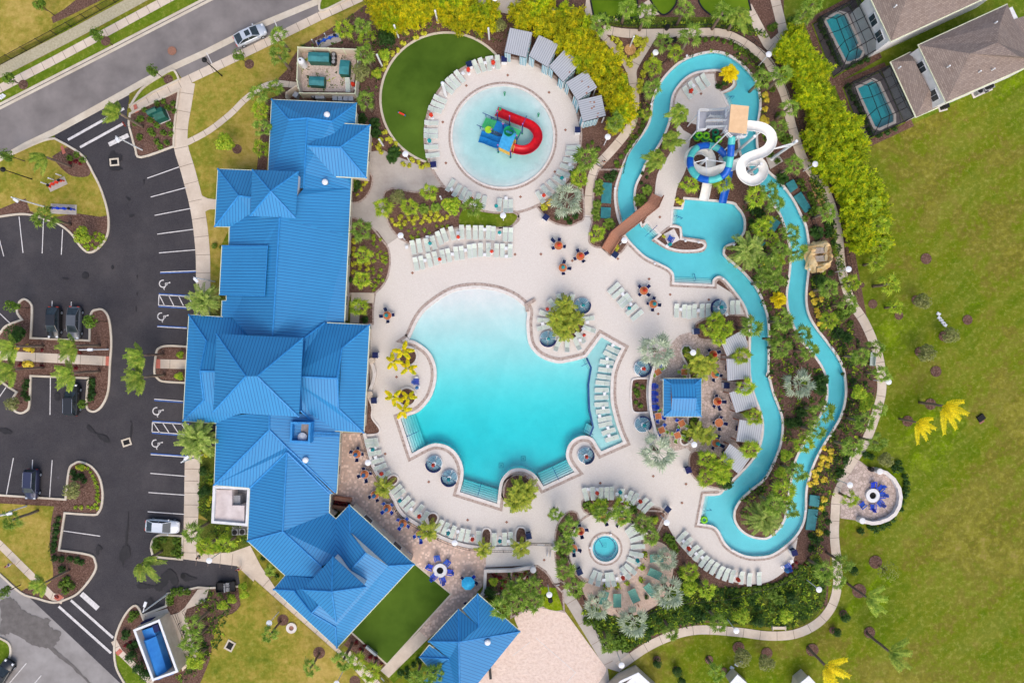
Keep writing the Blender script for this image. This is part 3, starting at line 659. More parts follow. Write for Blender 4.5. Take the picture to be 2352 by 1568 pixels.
sheet('planting_bed',cv("270,680! 400,690! 470,890! 390,900 280,850",(2,3)),lv(9),M['lush'])
bed("1200,-10! 1400,0 1410,40 1330,180! 1280,170! 1200,120!",tile=(2,3))
bed("2115,530! 2352,540! 2500,560! 2352,700! 2060,780! 2100,700!",tile=(1,3))
sheet('mulch_tan_ring',circ(1447,115,13,24),lv(9),M['mulch_tan'])
bed("1870,655! 1990,640! 2050,760 2020,820 1935,855! 1890,790 1870,720",tile=(2,0),wd=.2)
for q in ("1210,1190! 1340,1180! 1440,1190! 1300,1420! 1180,1500! 1000,1300!",): pass
sheet('mulch_bed',pg("811,1450 889,1522 872,1538 790,1480 775,1500"),lv(6),M['mulch'])
for (x,y) in ((243,95),(54,195),(387,183),(573,148),(545,343)): sheet('tree_ring',circ(x,y,11,24),lv(5),M['mulch'])
for (i,j,x,y,r) in ((3,1,1360,1190,45),(3,1,1200,1330,40),(3,1,960,1225,42),(3,1,860,1050,25),(3,1,1450,810,50),(3,1,1610,1520,45),(3,2,1390,95,45),(3,2,1540,275,50),(3,2,1490,575,52),(3,2,1280,730,50),(3,3,985,455,60),(3,3,835,720,65),(3,3,930,1100,52),(3,3,405,1260,58),(3,3,690,930,38),(3,3,590,1080,32),(2,3,2080,1240,55),(2,3,1810,1350,38),(2,3,2340,1290,52),(2,3,1330,1350,36),(2,3,1505,1440,30),(2,3,1945,1450,30),(1,3,250,985,52),(1,3,582,1285,55),(1,3,910,1545,50),(3,1,1830,1370,45)):
    sheet('tree_ring',circ(*T(i,j,x,y),r/4,22),lv(8),M['mulch'])
# pool surrounds: coping and border pavers
def surround(loop,w1,w2,z=0.135,inner=False):
    p=[W(*q).xy for q in loop]
    sgn=-1 if inner else 1
    mb=MB(); mb.ribbon(p,sgn*-0.02,sgn*w1,-0.1,z,True); struct(mb.build('pool_coping',M['coping']))
    if w2: 
        mb=MB(); mb.ribbon(p,sgn*w1,sgn*(w1+w2),lv(9),lv(9),True); struct(mb.build('deck_border',M['border']))
surround(MAIN,0.42,0.42); surround(KID,0.0001+0.25,0.32); surround(RIV_O,0.30,0); surround(RIV_I,0.30,0,inner=True); surround(SPA,0.28,0.28)
surround(HP1,.35,0); surround(HP2,.35,0)
def rimstrip(s,a,b,tile=None,m='border',z=10):
    p=[W(*q).xy for q in cv(s,tile,False)]; mb=MB(); mb.ribbon(p,a,b,lv(z),lv(z)); struct(mb.build('deck_border',M[m]))
rimstrip("1428,517 1438,542 1456,564 1483,589 1513,604 1536,616 1547,629 1548,649! 1636,653! 1638,641 1651,634 1666,642 1691,672 1711,702 1721,725",-.62,-.3)
rimstrip("1651,1136 1618,1138! 1606,1201! 1636,1206 1651,1218 1666,1246 1688,1264 1721,1276 1764,1274 1794,1258 1824,1231",-.62,-.3)
rimstrip("1643,160 1601,165 1576,177 1556,197 1543,220 1538,250 1536,275",.3,.62)
mb=MB(); mb.ribbon([W(*q).xy for q in circ(1155,312,179,64)],-.2,.2,lv(8),lv(8),True); struct(mb.build('deck_border',M['border']))
mb=MB(); mb.ribbon([W(*q).xy for q in circ(1390.5,1259,86,64)],-.15,.15,lv(9),lv(9),True); struct(mb.build('deck_border',M['border']))
mb=MB(); mb.ribbon([W(*q).xy for q in cv("893,630 880,655 862,673! 858,700 856,745!",None,False)],-.15,.15,lv(8),lv(8)); struct(mb.build('deck_border',M['border']))
mb=MB(); mb.ribbon([W(*q).xy for q in pg("1212,716 1209,700 1229,688")],-.25,.25,0,.35); struct(mb.build('low_wall',M['border']))
# ---- basins and water
def basin(name,loops,zf,m,grid=14,wall=None):
    V,F=tri(loops,(),grid)
    mb=MB(); mb.add([(W(p.x,p.y).x,W(p.x,p.y).y,zf(p.x,p.y)) for p in V],[tuple(f) for f in F])
    for l in loops:
        n=len(l)
        for i in range(n):
            a=l[i]; b=l[(i+1)%n]; A=W(*a); B=W(*b)
            mb.add([(A.x,A.y,0.06),(B.x,B.y,0.06),(B.x,B.y,zf(*b)),(A.x,A.y,zf(*a))],[(0,1,2,3)])
    o=mb.build(name,m); struct(o); return o
def waterbody(name,loops,z,m,bottom=-4):
    offs=[]
    for k,l in enumerate(loops):
        p=[W(*q).xy for q in l]; t=MB(); t.ribbon(p,0.03 if k==0 else -0.03,0.2,0,0,True)
        offs.append([(t.v[4*i][0]/S+1176,784-t.v[4*i][1]/S) for i in range(len(p))])
    V,F=tri(offs)
    mb=MB(); n=len(V)
    up=[]
    for f in F:
        a,b,c=[W(V[i].x,V[i].y) for i in f[:3]]
        up.append(tuple(f) if (b-a).cross(c-a).z>0 else tuple(reversed(f)))
    mb.add([(W(p.x,p.y).x,W(p.x,p.y).y,z) for p in V]+[(W(p.x,p.y).x,W(p.x,p.y).y,bottom) for p in V],up+[tuple(i+n for i in reversed(f)) for f in up])
    # side walls on boundary edges
    from collections import Counter
    ec=Counter()
    for f in up:
        for i in range(len(f)): ec[(f[i],f[(i+1)%len(f)])]+=1
    for (a,b) in list(ec):
        if (b,a) not in ec: mb.f.append((b,a,a+n,b+n)); mb.m.append(0)
    return struct(mb.build(name,m))
def sm(a,b,x):
    t=max(0,min(1,(x-a)/(b-a))); return t*t*(3-2*t)
def zmain(x,y):
    # beach entry at the top sloping down to the deep end
    d=math.hypot(x-1085,(y-640))
    t=max(0,(y-672)+0.02*(x-1085))
    return -0.055-0.10*sm(0,75,t)-0.45*sm(40,230,t)-1.5*sm(150,430,t)
def zkid(x,y):
    r=math.hypot(x-1155,y-314); return -0.05-0.09*(1-sm(60,116,r))-0.05*(1-sm(99,104,r))
basin('main_pool_floor',[MAIN],zmain,M['plaster'],12)
basin('splash_pool_floor',[KID],zkid,M['plaster_kid'],10)
basin('river_floor',[RIV_O,RIV_I],lambda x,y:-0.58,M['plaster_river'],0)
basin('spa_floor',[SPA],lambda x,y:-0.5 if math.hypot(x-1390.5,y-1259)>24 else -0.95,M['plaster_river'],3)
basin('house_pool_floor',[HP1],lambda x,y:-1.3,M['plaster_river'],0); basin('house_pool_floor',[HP2],lambda x,y:-1.3,M['plaster_river'],0)
waterbody('main_pool_water',[MAIN],-0.045,M['water']); waterbody('splash_pool_water',[KID],-0.04,M['water'])
waterbody('river_water',[RIV_O,RIV_I],-0.045,M['water']); waterbody('spa_water',[SPA],-0.04,M['water'])
waterbody('house_pool_water',[HP1],-0.05,M['water']); waterbody('house_pool_water',[HP2],-0.05,M['water'])
# tanning ledge
mb=MB(); mb.prism(w2(LEDGE),-1.6,-0.27); struct(mb.build('tanning_ledge',M['plaster_kid']))
mb=MB(); mb.ribbon(w2(pg("1348,822 1358,844 1352,884 1354,939 1363,981 1355,1001")),-0.12,0.12,-1.5,-0.2); struct(mb.build('ledge_tile_strip',M['tile']))
# entry steps: each flight is nested slabs going down from one edge
def steps(a,b,dx,dy,n,zs,m,nose=True):
    a=Vector(a); b=Vector(b); d=Vector((dx,dy))
    mb=MB(); nb=MB()
    for k in range(n):
        q=[a,b,b+d*(k+1)/n,a+d*(k+1)/n]
        mb.prism([W(*p).xy for p in q],-1.7+0.001*k,zs-0.17*k-0.001)
        e=[W(*(a+d*(k+.88)/n)).xy,W(*(b+d*(k+.88)/n)).xy]
        nb.obox(e[0],e[1],0.045,zs-0.17*k-.03,zs-0.17*k+.006)
    struct(mb.build('pool_steps',m)); struct(nb.build('step_nosing',M['grate']))
PL=M['plaster_kid']
steps((921,961),(947,1040),30,-9,6,-0.1,PL); steps((1057,1129),(1141,1155),8,-25,6,-0.1,PL)
steps((1248,1115),(1319,1082),-12,-25,6,-0.1,PL); steps((1345,822),(1357,845),-13,5,4,-.3,PL); steps((1362,980),(1355,1000),-13,-7,4,-.3,PL)
PR=M['plaster_river']
steps((1549,648),(1635,652),0,-22,5,-.1,PL); steps((1547,481),(1544,517),18,1,5,-.1,PL); steps((1487,512),(1512,538),-11,12,4,-.1,PL); steps((1618,1139),(1607,1199),20,3,5,-.1,PL); steps((1662,217),(1675,246),18,-5,4,-.1,PL)
mb=MB(); mb.ribbon(w2(circ(1390.5,1259,24,40)),-.04,.04,-.48,-.46,True); struct(mb.build('spa_seat_line',M['tile']))
# ---- markings
mk=MB(); bl=MB()
def line(a,b,w=0.13,mb=None,z=9): (mb or mk).obox(W(*a),W(*b),w,lv(z)-.002,lv(z))
for s in ("339,410 412,384","347,453 429,431","356,495 439,479","362,538 445,527","366,581 449,574","369,625 451,622","366,677 450,682","365,701 440,706","366,677 365,701","362,750 430,754","355,916 422,921","351,969 435,974","350,991 425,997","351,969 350,991","347,1043 430,1049","346,1086 429,1093","342,1130 426,1136","340,1174 424,1180","45,498 54,581","101,504 98,582","145,527 142,585","0,551 10,589","121,691 117,774","165,693 161,776","117,866 116,952","164,867 157,954","0,719 25,743","15,889 0,911","32,1051 16,1135","76,1055 72,1140","121,1056 115,1141","147,1218 231,1230","475,122 488,148","630,47 642,74","62,1521 22,1568","96,1549 70,1580","0,759 5,762"):
    a,b=pg(s); line(a,b)
for x in (366,387,409,431): line((x+1,678),(x+13,702))
for x in (353,374,395,416): line((x,970),(x+15,993))
for s in ("369,627.5 451,624.5","366,674.5 450,679.5","365,704 440,709","362,748 430,752","355,919 422,924","351,966.5 435,971.5","350,994 425,1000","347,1040.5 430,1046.5"):
    a,b=pg(s); line(a,b,.13,bl)
for a,b,w in (((157,322),(286,250),.36),((185,339),(285,284),.36),((251,333),(296,311),.62),((136,1391),(256,1498),.36),((164,1377),(261,1463),.36),((188,1362),(226,1396),.75)): line(a,b,w)
struct(mk.build('road_markings',M['paint'])); struct(bl.build('accessible_bay_markings',M['bluepaint']))
def wheelchair(px,py):
    c=W(px,py); mb=MB(); z=lv(9)
    Kk=.8
    arc=[(c.x-.18+.5*math.cos(R(a)),c.y-.1+.5*math.sin(R(a))) for a in range(75,335,14)]
    mb.ribbon(arc,-.075,.075,z,z)
    def seg(q,w=.15): mb.ribbon([(c.x+u*Kk,c.y+v*Kk) for u,v in q],-w*Kk/2,w*Kk/2,z+.001,z+.001)
    seg([(-.05,-1.15),(.08,-1.15)]); seg([(-.12,-1.05),(.22,-.62),(.22,-.5)]); seg([(.22,-.55),(.22,-.05)]); seg([(.15,-.05),(.85,.02)]); seg([(.55,.0),(.5,-.32),(.22,-.36)])
    mb.cyl((c.x+.76,c.y+.05),.12,z-.002,z+.001,n=12)
    o=mb.build('wheelchair_symbol',M['paint']); struct(o)
for p in ((378,650),(374,725),(363,942),(361,1016)): wheelchair(*p)
# damp patches and manholes
def blot(s,m,tile=None,z=10):
    p=cv(s,tile,True,7); q=[]; k=min(2.6,(abs(area(p))**.5)*.05)
    for i,(x,y) in enumerate(p): q.append((x+random.uniform(-k,k),y+random.uniform(-k,k)))
    sheet('damp_patch',q,lv(z),M[m],cut=False)
blot("0,830 60,780 130,800 200,880 340,960 460,980 450,1040 560,1110 520,1200 440,1240 300,1210 130,1110 40,1130 0,1080 20,960",'stain2',(0,3),4)
blot("440,1200 520,1260 700,1420 840,1568 820,1568 660,1420 480,1280",'stain2',(0,3),4)
blot("1260,670 1310,650 1420,670 1470,640 1490,570 1560,525 1620,570 1640,650 1600,670 1560,620 1500,700 1460,720 1410,690 1300,700",'stain',(0,3))
blot("1665,570 1700,560 1760,590 1820,605 1770,620 1700,630",'stain',(0,3)); blot("1100,400 1130,320 1190,310 1200,400 1150,440 1135,490",'stain',(0,3)); blot("1180,20 1188,30 1170,300 1150,320",'stain',(0,3)); blot("890,320 910,295 945,335 915,350 912,385 888,385",'stain',(0,3))
blot("1340,830 1390,780 1420,830 1500,850 1480,880 1400,870 1360,920",'stain',(0,3))
blot("0,800 60,798 120,830 100,850 30,840",'stain',(0,2)); blot("900,850 970,860 1010,910 985,930 920,890",'stain',(0,2)); blot("800,790 820,765 890,845 840,830",'stain',(0,2)); blot("1205,770 1218,770 1212,870 1198,880",'stain',(0,2)); blot("505,480 550,475 555,535 515,540",'stain',(0,2)); blot("1200,720 1215,740 1205,745",'stain',(0,2))
blot("1000,1470 1040,1380 1070,1420 1130,1430 1100,1520 1130,1560 1020,1560",'stain',(0,0)); blot("1195,410 1235,405 1225,425 1200,430",'stain',(0,1)); blot("1025,880 1040,868 1052,890 1035,910",'stain',(0,1)); blot("575,990 610,985 640,998 600,1003",'stain',(0,1)); blot("1158,240 1200,260 1190,280",'stain',(0,1)); blot("1320,90 1330,85 1328,135",'stain',(0,1)); blot("1250,1250 1258,1250 1255,1300",'stain',(0,1)); blot("1258,965 1270,962 1265,995",'stain',(0,1)); blot("1255,1125 1268,1120 1266,1150",'stain',(0,1)); blot("2080,190 2180,180 2280,200 2260,235 2140,240",'border',(1,1)) if False else None
def cover(px,py,r,m,label): 
    mb=MB(); mb.cyl(W(px,py),r,lv(9),lv(11)+.01,n=18); o=mb.build('manhole_cover',m); tag(o,label,'manhole cover')
cover(396,118,.62,M['rust'],'round rusty manhole cover in the upper road')
cover(197,633,.5,M['stain'],'round dark manhole cover in the parking lot'); cover(421,1322,.35,M['dark'],'small dark manhole in the damp driveway')
def drain(px,py,w,h,rz,label):
    t=thing('storm_drain',label,'drain',W(px,py),R(rz)); t.location.z=lv(9); mb=MB(); mb.ribbon([(-w/2,-h/2),(w/2,-h/2),(w/2,h/2),(-w/2,h/2)],-.1,.12,0.01,.07,True); mb.build('frame',M['kerb'],t)
    g=MB(); g.box(-w/2,w/2,-h/2,h/2,.01,.04)
    for k in range(7): g.box(-w/2,w/2,-h/2+h*(k+.4)/7,-h/2+h*(k+.6)/7,.04,.055)
    g.build('grate',M['dark'],t)
drain(264,373,1.1,.85,5,'dark square storm drain below the entrance stop line'); drain(292,1015,1.1,.85,18,'tilted dark storm drain in the middle of the parking aisle'); drain(529,1481,1.0,1.2,-28,'tilted dark storm drain in the lower lawn')
t=thing('round_pit',None,'pit',W(670.5,1440)); t.location.z=lv(7); mb=MB(); mb.ribbon(circ(0,0,.55,20),-.2,.2,0.01,.2,True); mb.build('rim',M['coping'],t); mb=MB(); mb.cyl((0,0),.5,.01,.1,n=20); mb.build('soil',M['rust'],t); t['label']='round white rimmed pit with brown soil in the lower lawn'
# drains on the pool floors
for (i,j,x,y,z) in ((2,2,105,1095,-1.9),(1,2,2250,1160,-1.9),(2,1,1030,197,-.7),(2,1,1030,248,-.7),(2,1,1730,478,-.7),(2,1,1845,488,-.7),(3,1,190,437,-.7),(3,1,215,480,-.7),(3,3,95,235,-.7),(3,3,140,210,-.7),(2,3,853,317,-.95)):
    c=W(*T(i,j,x,y)); mb=MB(); mb.ribbon([(c.x-.3,c.y-.3),(c.x+.3,c.y-.3),(c.x+.3,c.y+.3),(c.x-.3,c.y+.3)],-.05,.05,z,z+.02,True); mb.box(c.x-.12,c.x+.12,c.y-.12,c.y+.12,z,z+.02); struct(mb.build('pool_floor_drain',M['grate']))
# deck drains
for (i,j,x,y) in ((1,0,2313,695),(1,0,1933,790),(1,0,1717,1125),(1,0,1745,1500),(2,0,340,853),(2,0,490,1197),(2,0,1735,865),(2,1,393,12),(2,1,78,242),(2,1,28,770),(2,1,265,768),(2,1,553,828),(2,1,972,810),(2,1,1357,428),(2,1,1258,995),(2,1,1452,1138),(2,1,1806,1185),(2,1,1342,1315),(1,1,1438,940),(1,2,1292,325),(1,2,1188,1030),(1,2,1588,1287),(2,2,123,1238),(2,2,810,1298),(2,2,1296,1235),(2,2,1597,1307),(2,2,1560,1480),(1,3,1945,68),(1,3,2303,88),(2,3,335,27),(2,3,295,435)):
    c=W(*T(i,j,x,y)); mb=MB(); w=.22
    mb.prism([(c.x-w,c.y),(c.x,c.y-w),(c.x+w,c.y),(c.x,c.y+w)],lv(9),lv(9)+.012); o=mb.build('deck_drain',M['rust']); tag(o,None,'drain','square drain tiles in the pool deck'); reg(o,'small brown square deck drain',*T(i,j,x,y))
# ================================================================ roofs and buildings
RG={5:(470.4,209.1,1/3.0),3:(392.0,692.5,0.20834),4:(457.3,966.9,1/3.0),0:(0,0,1)}
def pts3(reg,s):
    ox,oy,k=RG[reg] if isinstance(reg,int) else reg
    out=[]
    for tok in s.split():
        x,y,z=[float(q) for q in tok.split(',')]
        out.append(W(ox+x*k,oy+y*k,z))
    return out
class Roof:
    def __init__(s): s.mb=MB(); s.mb.uv=[]
    def face(s,reg,st,flat=False):
        P=pts3(reg,st) if isinstance(st,str) else st
        n=Vector((0,0,0))
        for i in range(len(P)):
            a=P[i-1]; b=P[i]; n+=Vector(((a.y-b.y)*(a.z+b.z),(a.z-b.z)*(a.x+b.x),(a.x-b.x)*(a.y+b.y)))
        n.normalize()
        if n.z<0 and not flat: P=list(reversed(P)); n=-n
        u=n.cross(Vector((0,0,1)))
        if u.length<1e-3: u=Vector((1,0,0))
        u.normalize(); v=n.cross(u)
        s.mb.add(P,[tuple(range(len(P)))])
        s.mb.uv.append([(p.dot(u),p.dot(v)) for p in P])
        return s
    def build(s,name,m,parent): return s.mb.build(name,m,parent)
def caps(reg,lines,parent,name='ridge_cap',m=None,r=0.13):
    for st in lines:
        mb=MB(); mb.tube([a+Vector((0,0,.03)) for a in pts3(reg,st)],r,n=6); mb.build(name,m or M['ridge'],parent)
def gutters(reg,lines,parent,r=.085):
    for st in lines:
        mb=MB(); mb.tube([a-Vector((0,0,.05)) for a in pts3(reg,st)],r,n=6); mb.build('gutter',M['gutter'],parent)
def walls(reg,s,z0,z1,m,parent,inset=0.5,name='wall'):
    P=[p.xy for p in pts3(reg,s)]
    t=MB(); t.ribbon(P,-inset,0,0,0,True); q=[Vector(t.v[4*i][:2]) for i in range(len(P))]
    mb=MB(); mb.prism(q,z0,z1); o=mb.build(name,m,parent)
    return q
def wall_openings(q,parent,z0=.9,z1=2.6,step=4.2):
    # windows along the walls seen from the side
    for a,b in zip(q,q[1:]+q[:1]):
        d=b-a; Ln=d.length
        if Ln<5: continue
        u=d/Ln; n=int(Ln//step); cw=1 if area(q)>0 else -1; nn=Vector((u.y,-u.x))*cw
        for k in range(n):
            c=a+u*(Ln*(k+.5)/n); M4=Matrix(((u.x,nn.x,0,c.x),(u.y,nn.y,0,c.y),(0,0,1,0),(0,0,0,1)))
            f=MB(); f.box(-.75,.75,-.02,.05,z0,z1,M=M4); w=f.build('window',M['white'],parent); g=MB(); g.box(-.65,.65,.05,.06,z0+.1,z1-.1,M=M4); g.build('pane',M['glassd'],w)
club=thing('clubhouse','long rambling clubhouse with bright blue standing seam metal roofs beside the parking lot','clubhouse')
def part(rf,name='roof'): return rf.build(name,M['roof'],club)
# north wing
r=Roof()
r.face(5,"460,58,4 1047,84,4 875,211,6.2 707,187,6.5 580,198,6.2")
r.face(5,"460,58,4 580,198,6.2 707,187,6.5 683,560,6.5 681,672,6.5 430,672,4 433,545,4")
r.face(5,"1047,84,4 875,211,6.2 707,187,6.5 683,560,6.5 681,672,6.5 1005,672,4")
r.face(5,"681,672,6.5 640,720,7.2 517,873,8.3 990,1000,4 1005,672,4"); r.face(5,"517,873,8.3 468,1690,8.3 677,1706,6.4 827,1597,4.4 962,1600,4 990,1000,4")
r.face(5,"517,873,8.3 468,1690,8.3 302,1681,6.0 192,1562,4.2 113,1562,4 118,1443,4 147,1440,4 165,1060,4 175,900,4 300,860,5.5"); part(r)
r=Roof(); r.face(5,"920,222,5.0 1140,235,5.0 935,388,6.9 708,380,7.0"); r.face(5,"1140,235,5 1115,602,5 935,388,6.9"); r.face(5,"1115,602,5 890,588,5 708,380,7 935,388,6.9"); part(r)
r=Roof(); r.face(5,"90,536,4 335,546,4.0 335,735,6.4 235,722,6.4"); r.face(5,"90,536,4 235,722,6.4 68,935,4"); r.face(5,"68,935,4 235,722,6.4 335,735,6.4 335,868,5.4 258,937,4"); part(r)
r=Roof(); r.face(5,"118,1066,4.3 433,1066,7.72 413,1412,7.72 100,1402,4.3"); part(r,'shed_roof')
mb=MB(); mb.tube(pts3(5,"118,1066,4.25 433,1066,7.66 413,1412,7.66 100,1402,4.25"),.08); mb.build('shed_trim',M['ridge'],club)
# square cupola over the entrance wing
def cupola(reg,c,ap,z0,wallm,name='cupola',ridge=None):
    P=pts3(reg,c); A=pts3(reg,ap)
    cw=MB(); q=[p.xy for p in P]; ctr=sum((Vector(p) for p in q),Vector((0,0)))/4
    q2=[ctr+(Vector(p)-ctr)*0.9 for p in q]; cw.prism(q2,z0,P[0].z-.06); o=cw.build(name,wallm,club)
    rf=Roof()
    if len(A)==1:
        for i in range(4): rf.face(0,[P[i],P[(i+1)%4],A[0]])
    else:
        rf.face(0,[P[0],P[1],A[1],A[0]]); rf.face(0,[P[1],P[2],A[1]]); rf.face(0,[P[2],P[3],A[0],A[1]]); rf.face(0,[P[3],P[0],A[0]])
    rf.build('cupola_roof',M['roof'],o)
    sf=MB(); sf.prism([p.xy for p in P],P[0].z-.14,P[0].z-.01); sf.build('eave_board',M['ridge'],o)
    cp=MB()
    for i in range(4):
        cp.tube([P[i]+Vector((0,0,.03)),(A[0] if len(A)==1 or i in(0,3) else A[1])+Vector((0,0,.03))],.12)
    cp.build('ridge_cap',M['ridge'],o)
cupola(5,"328,543,8.2 645,555,8.2 625,876,8.2 312,860,8.2","455,692,10.3",5,M['wallwhite'])
# central block with the tall pyramid roof
r=Roof()
r.face(3,"200,143,4 395,430,6 360,600,6 365,1085,6 135,1315,4")
r.face(3,"200,143,4 683,175,4 860,370,6 1100,770,7.6 325,765,7.6 395,430,6"); r.face(3,"135,1315,4 365,1085,6 325,765,7.6 1100,790,7.6 770,1240,5.3 640,1350,4"); part(r)
r=Roof()
r.face(3,"1700,232,4.6 2195,255,4.6 1888,515,6.7 1838,845,8.2 1300,820,8.2 1470,405,6.4"); r.face(3,"2130,1445,4.6 1690,1418,4.6 1640,1400,4.6 1420,1190,6.5 1300,835,8.2 1838,845,8.2 1848,1175,6.7"); r.face(3,"2195,255,4.6 2130,1445,4.6 1848,1175,6.7 1872,850,6.7 1888,515,6.7"); part(r)
r=Roof(); r.face(3,"1888,515,6.7 1838,845,8.2 1848,1175,6.7",True); part(r,'gable_end')
r=Roof(); r.face(3,"395,430,6 325,765,7.6 365,1085,6",True); part(r,'gable_end')
cupola(3,"505,355,9.4 1460,400,9.4 1413,1270,9.4 468,1215,9.4","830,822,13 955,822,13",5.5,M['roof'],'tower')
# south wings
r=Roof()
r.face(4,"485,-60,7.2 485,58,7.2 103,440,4 118,-30,4"); r.face(4,"485,-60,7.2 485,58,7.2 620,185,6.4 940,490,4.1 948,500,4 972,75,4 975,-40,4.5")
r.face(4,"485,58,7.2 103,440,4 350,460,4 605,212,6.6 606,178,6.5"); r.face(4,"485,58,7.2 606,178,6.5 605,212,6.6 903,503,4 925,500,4"); part(r)
r=Roof()
r.face(4,"605,212,6.6 350,460,4 333,825,4 577,757,6.6"); r.face(4,"605,212,6.6 903,500,4 897,630,4 577,757,6.6")
r.face(4,"333,825,4 577,757,6.6 845,1000,6.6 860,1090,6 780,1078,5.3 592,1062,4"); r.face(4,"577,757,6.6 897,630,4 943,672,4 944,935,6.4 845,1000,6.6"); part(r)
r=Roof()
r.face(4,"1035,575,4 1485,985,4 1305,995,5.7 1040,765,5.7"); r.face(4,"943,672,4 1035,575,4 1040,765,5.7 1150,905,7.3 1000,1065,7.3 860,1090,6.2 944,935,6.4")
r.face(4,"592,1062,4 780,1078,5.3 880,1090,6.4 1000,1065,7.3 775,1320,7.3 657,1167,5.7 512,1157,4"); r.face(4,"1485,985,4 1305,995,5.7 1150,905,7.3 775,1320,7.3 940,1415,5.7 950,1560,4"); r.face(4,"512,1157,4 657,1167,5.7 940,1415,5.7 950,1560,4"); part(r)
r=Roof(); r.face(4,"1048,768,5.72 1150,905,7.25 1305,997,5.72",True); r.build('gable_end',M['wallwhite'],club)
r=Roof(); r.face(4,"657,1167,5.72 775,1320,7.25 940,1415,5.72",True); part(r,'gable_end')
cupola(4,"922,932,8.6 1150,1140,8.6 945,1378,8.6 713,1160,8.6","915,1172,10.8",5.5,M['wallwhite'])
caps(5,["707,187,6.5 681,672,6.5","580,198,6.2 707,187,6.5 875,211,6.2","460,58,4 580,198,6.2","1047,84,4 875,211,6.2","708,380,7 935,388,6.9 1140,235,5","935,388,6.9 1115,602,5","517,873,8.3 468,1690,8.3","90,536,4 235,722,6.4 68,935,4","235,722,6.4 335,735,6.4"],club)
caps(3,["200,143,4 395,430,6","325,765,7.6 600,770,7.6","365,1085,6 135,1315,4","1838,845,8.2 1380,822,8.2","2195,255,4.6 1888,515,6.7 1838,845,8.2 1848,1175,6.7 2130,1445,4.6","1430,1195,6.5 1640,1400,4.6","1470,405,6.4 1700,232,4.6","395,430,6 325,765,7.6 365,1085,6"],club)
caps(4,["485,-40,7.2 485,58,7.2 103,440,4","485,58,7.2 606,180,6.5 940,490,4","605,212,6.6 903,500,4","605,212,6.6 350,460,4","605,212,6.6 577,757,6.6 333,825,4","577,757,6.6 845,1000,6.6","1485,985,4 1305,995,5.7","1040,765,5.7 1035,575,4","512,1157,4 657,1167,5.7 775,1320,7.3 940,1415,5.7 950,1560,4","1150,905,7.3 1060,1005,7.3","775,1320,7.3 830,1262,7.3"],club)
gutters(5,["430,672,4 460,58,4 1047,84,4 1038,225,4","935,222,5 1140,235,5 1115,602,5 905,590,5","1012,600,4 962,1600,4","335,546,4 90,536,4 68,935,4 258,937,4","168,938,4 165,1062,4","118,1066,4.3 100,1402,4.3","147,1405,4 147,1442,4 118,1444,4 112,1565,4"],club)
gutters(3,["683,175,4 200,143,4 135,1315,4 630,1350,4","1725,233,4.6 2195,255,4.6 2130,1445,4.6 1688,1418,4.6"],club)
gutters(4,["118,30,4 103,440,4 350,460,4 333,825,4 592,1062,4 512,1157,4 950,1560,4 1485,985,4 1035,575,4 943,672,4 897,630,4 903,500,4 948,500,4 972,75,4"],club)
for rg_,s in ((5,"460,58,4 1047,84,4 1005,672,4 430,672,4"),(5,"935,222,4 1140,235,4 1115,602,4 905,590,4"),(5,"90,536,4 335,546,4 330,930,4 68,935,4"),(5,"175,800,4 1000,700,4 962,1600,4 112,1600,4"),(3,"200,143,4 1000,190,4 1000,1350,4 135,1315,4"),(3,"900,232,4 2195,255,4 2130,1445,4 900,1400,4"),(4,"118,-30,4 972,0,4 948,500,4 350,460,4 103,440,4"),(4,"350,440,4 903,450,4 897,630,4 943,672,4 592,1062,4 333,825,4"),(4,"1035,575,4 1485,985,4 950,1560,4 512,1157,4")):
    q=walls(rg_,s,0,3.85,M['wallcream'],club); wall_openings(q,club)
# flat white roofed block on the west side
fb=thing('flat_roofed_annex','white flat roofed annex with a sunken equipment yard at its corner','annex')
w3=lambda l,z:[W(x,y,z).xy for x,y in l]
q=w3([(489,1115),(574,1119),(569,1208),(485,1201)],3.9)
mb=MB(); mb.ribbon(q,-.35,0,0,3.9,True); mb.build('parapet',M['wallwhite'],fb)
mb=MB(); mb.prism(w3([(493,1124),(533,1125),(533,1160),(561,1161),(561,1198),(491,1196)],3.5),0,3.5); mb.build('flat_roof',mat('annex_roof',c_(232,218,212),c_(206,190,184),scale=.7,rough=.8,detail=8),fb)
mb=MB(); mb.prism(w3([(534,1121),(573,1121),(571,1161),(534,1160)],1.5),0,1.5); mb.prism(w3([(563,1161),(571,1161),(569,1200),(563,1200)],1.5),0,1.49); mb.build('yard_floor',M['grey'],fb)
mb=MB(); mb.box(-.5,.5,-.9,.9,1.5,3.0,M=Matrix.Translation(W(563,1141))); mb.box(-.4,.4,-.3,.3,1.5,2.2,M=Matrix.Translation(W(545,1135))); mb.build('yard_equipment',M['grey'],fb)
# roof well with extractor fan, ladder and vents on the roof
rw=thing('roof_well','sunken blue roof well holding a round extractor fan','roof well',W(690,993,5.5))
rw.location=(0,0,0)
q=[p.xy for p in pts3(4,"637,12,7.2 762,15,7.2 755,145,7.2 632,138,7.2")]
mb=MB(); mb.ribbon(q,-.12,.14,5.0,7.2,True); mb.build('wall',M['ridge'],rw)
mb=MB(); mb.prism(q,5.0,6.0); mb.build('floor',mat('well_floor',c_(176,160,150),c_(150,136,128),scale=2),rw)
mb=MB(); e=pts3(4,"766,16,7.2 759,146,7.2"); mb.obox(e[0],e[1],.12,4.6,7.1); mb.build('outer_wall',M['wallwhite'],rw)
f=pts3(4,"712,110,6.3")[0]; mb=MB(); mb.lathe((f.x,f.y,6.0),[(.5,0),(.5,.25),(.62,.3),(.62,.36),(.3,.55),(.05,.6)]); mb.build('extractor_fan',M['white'],rw)
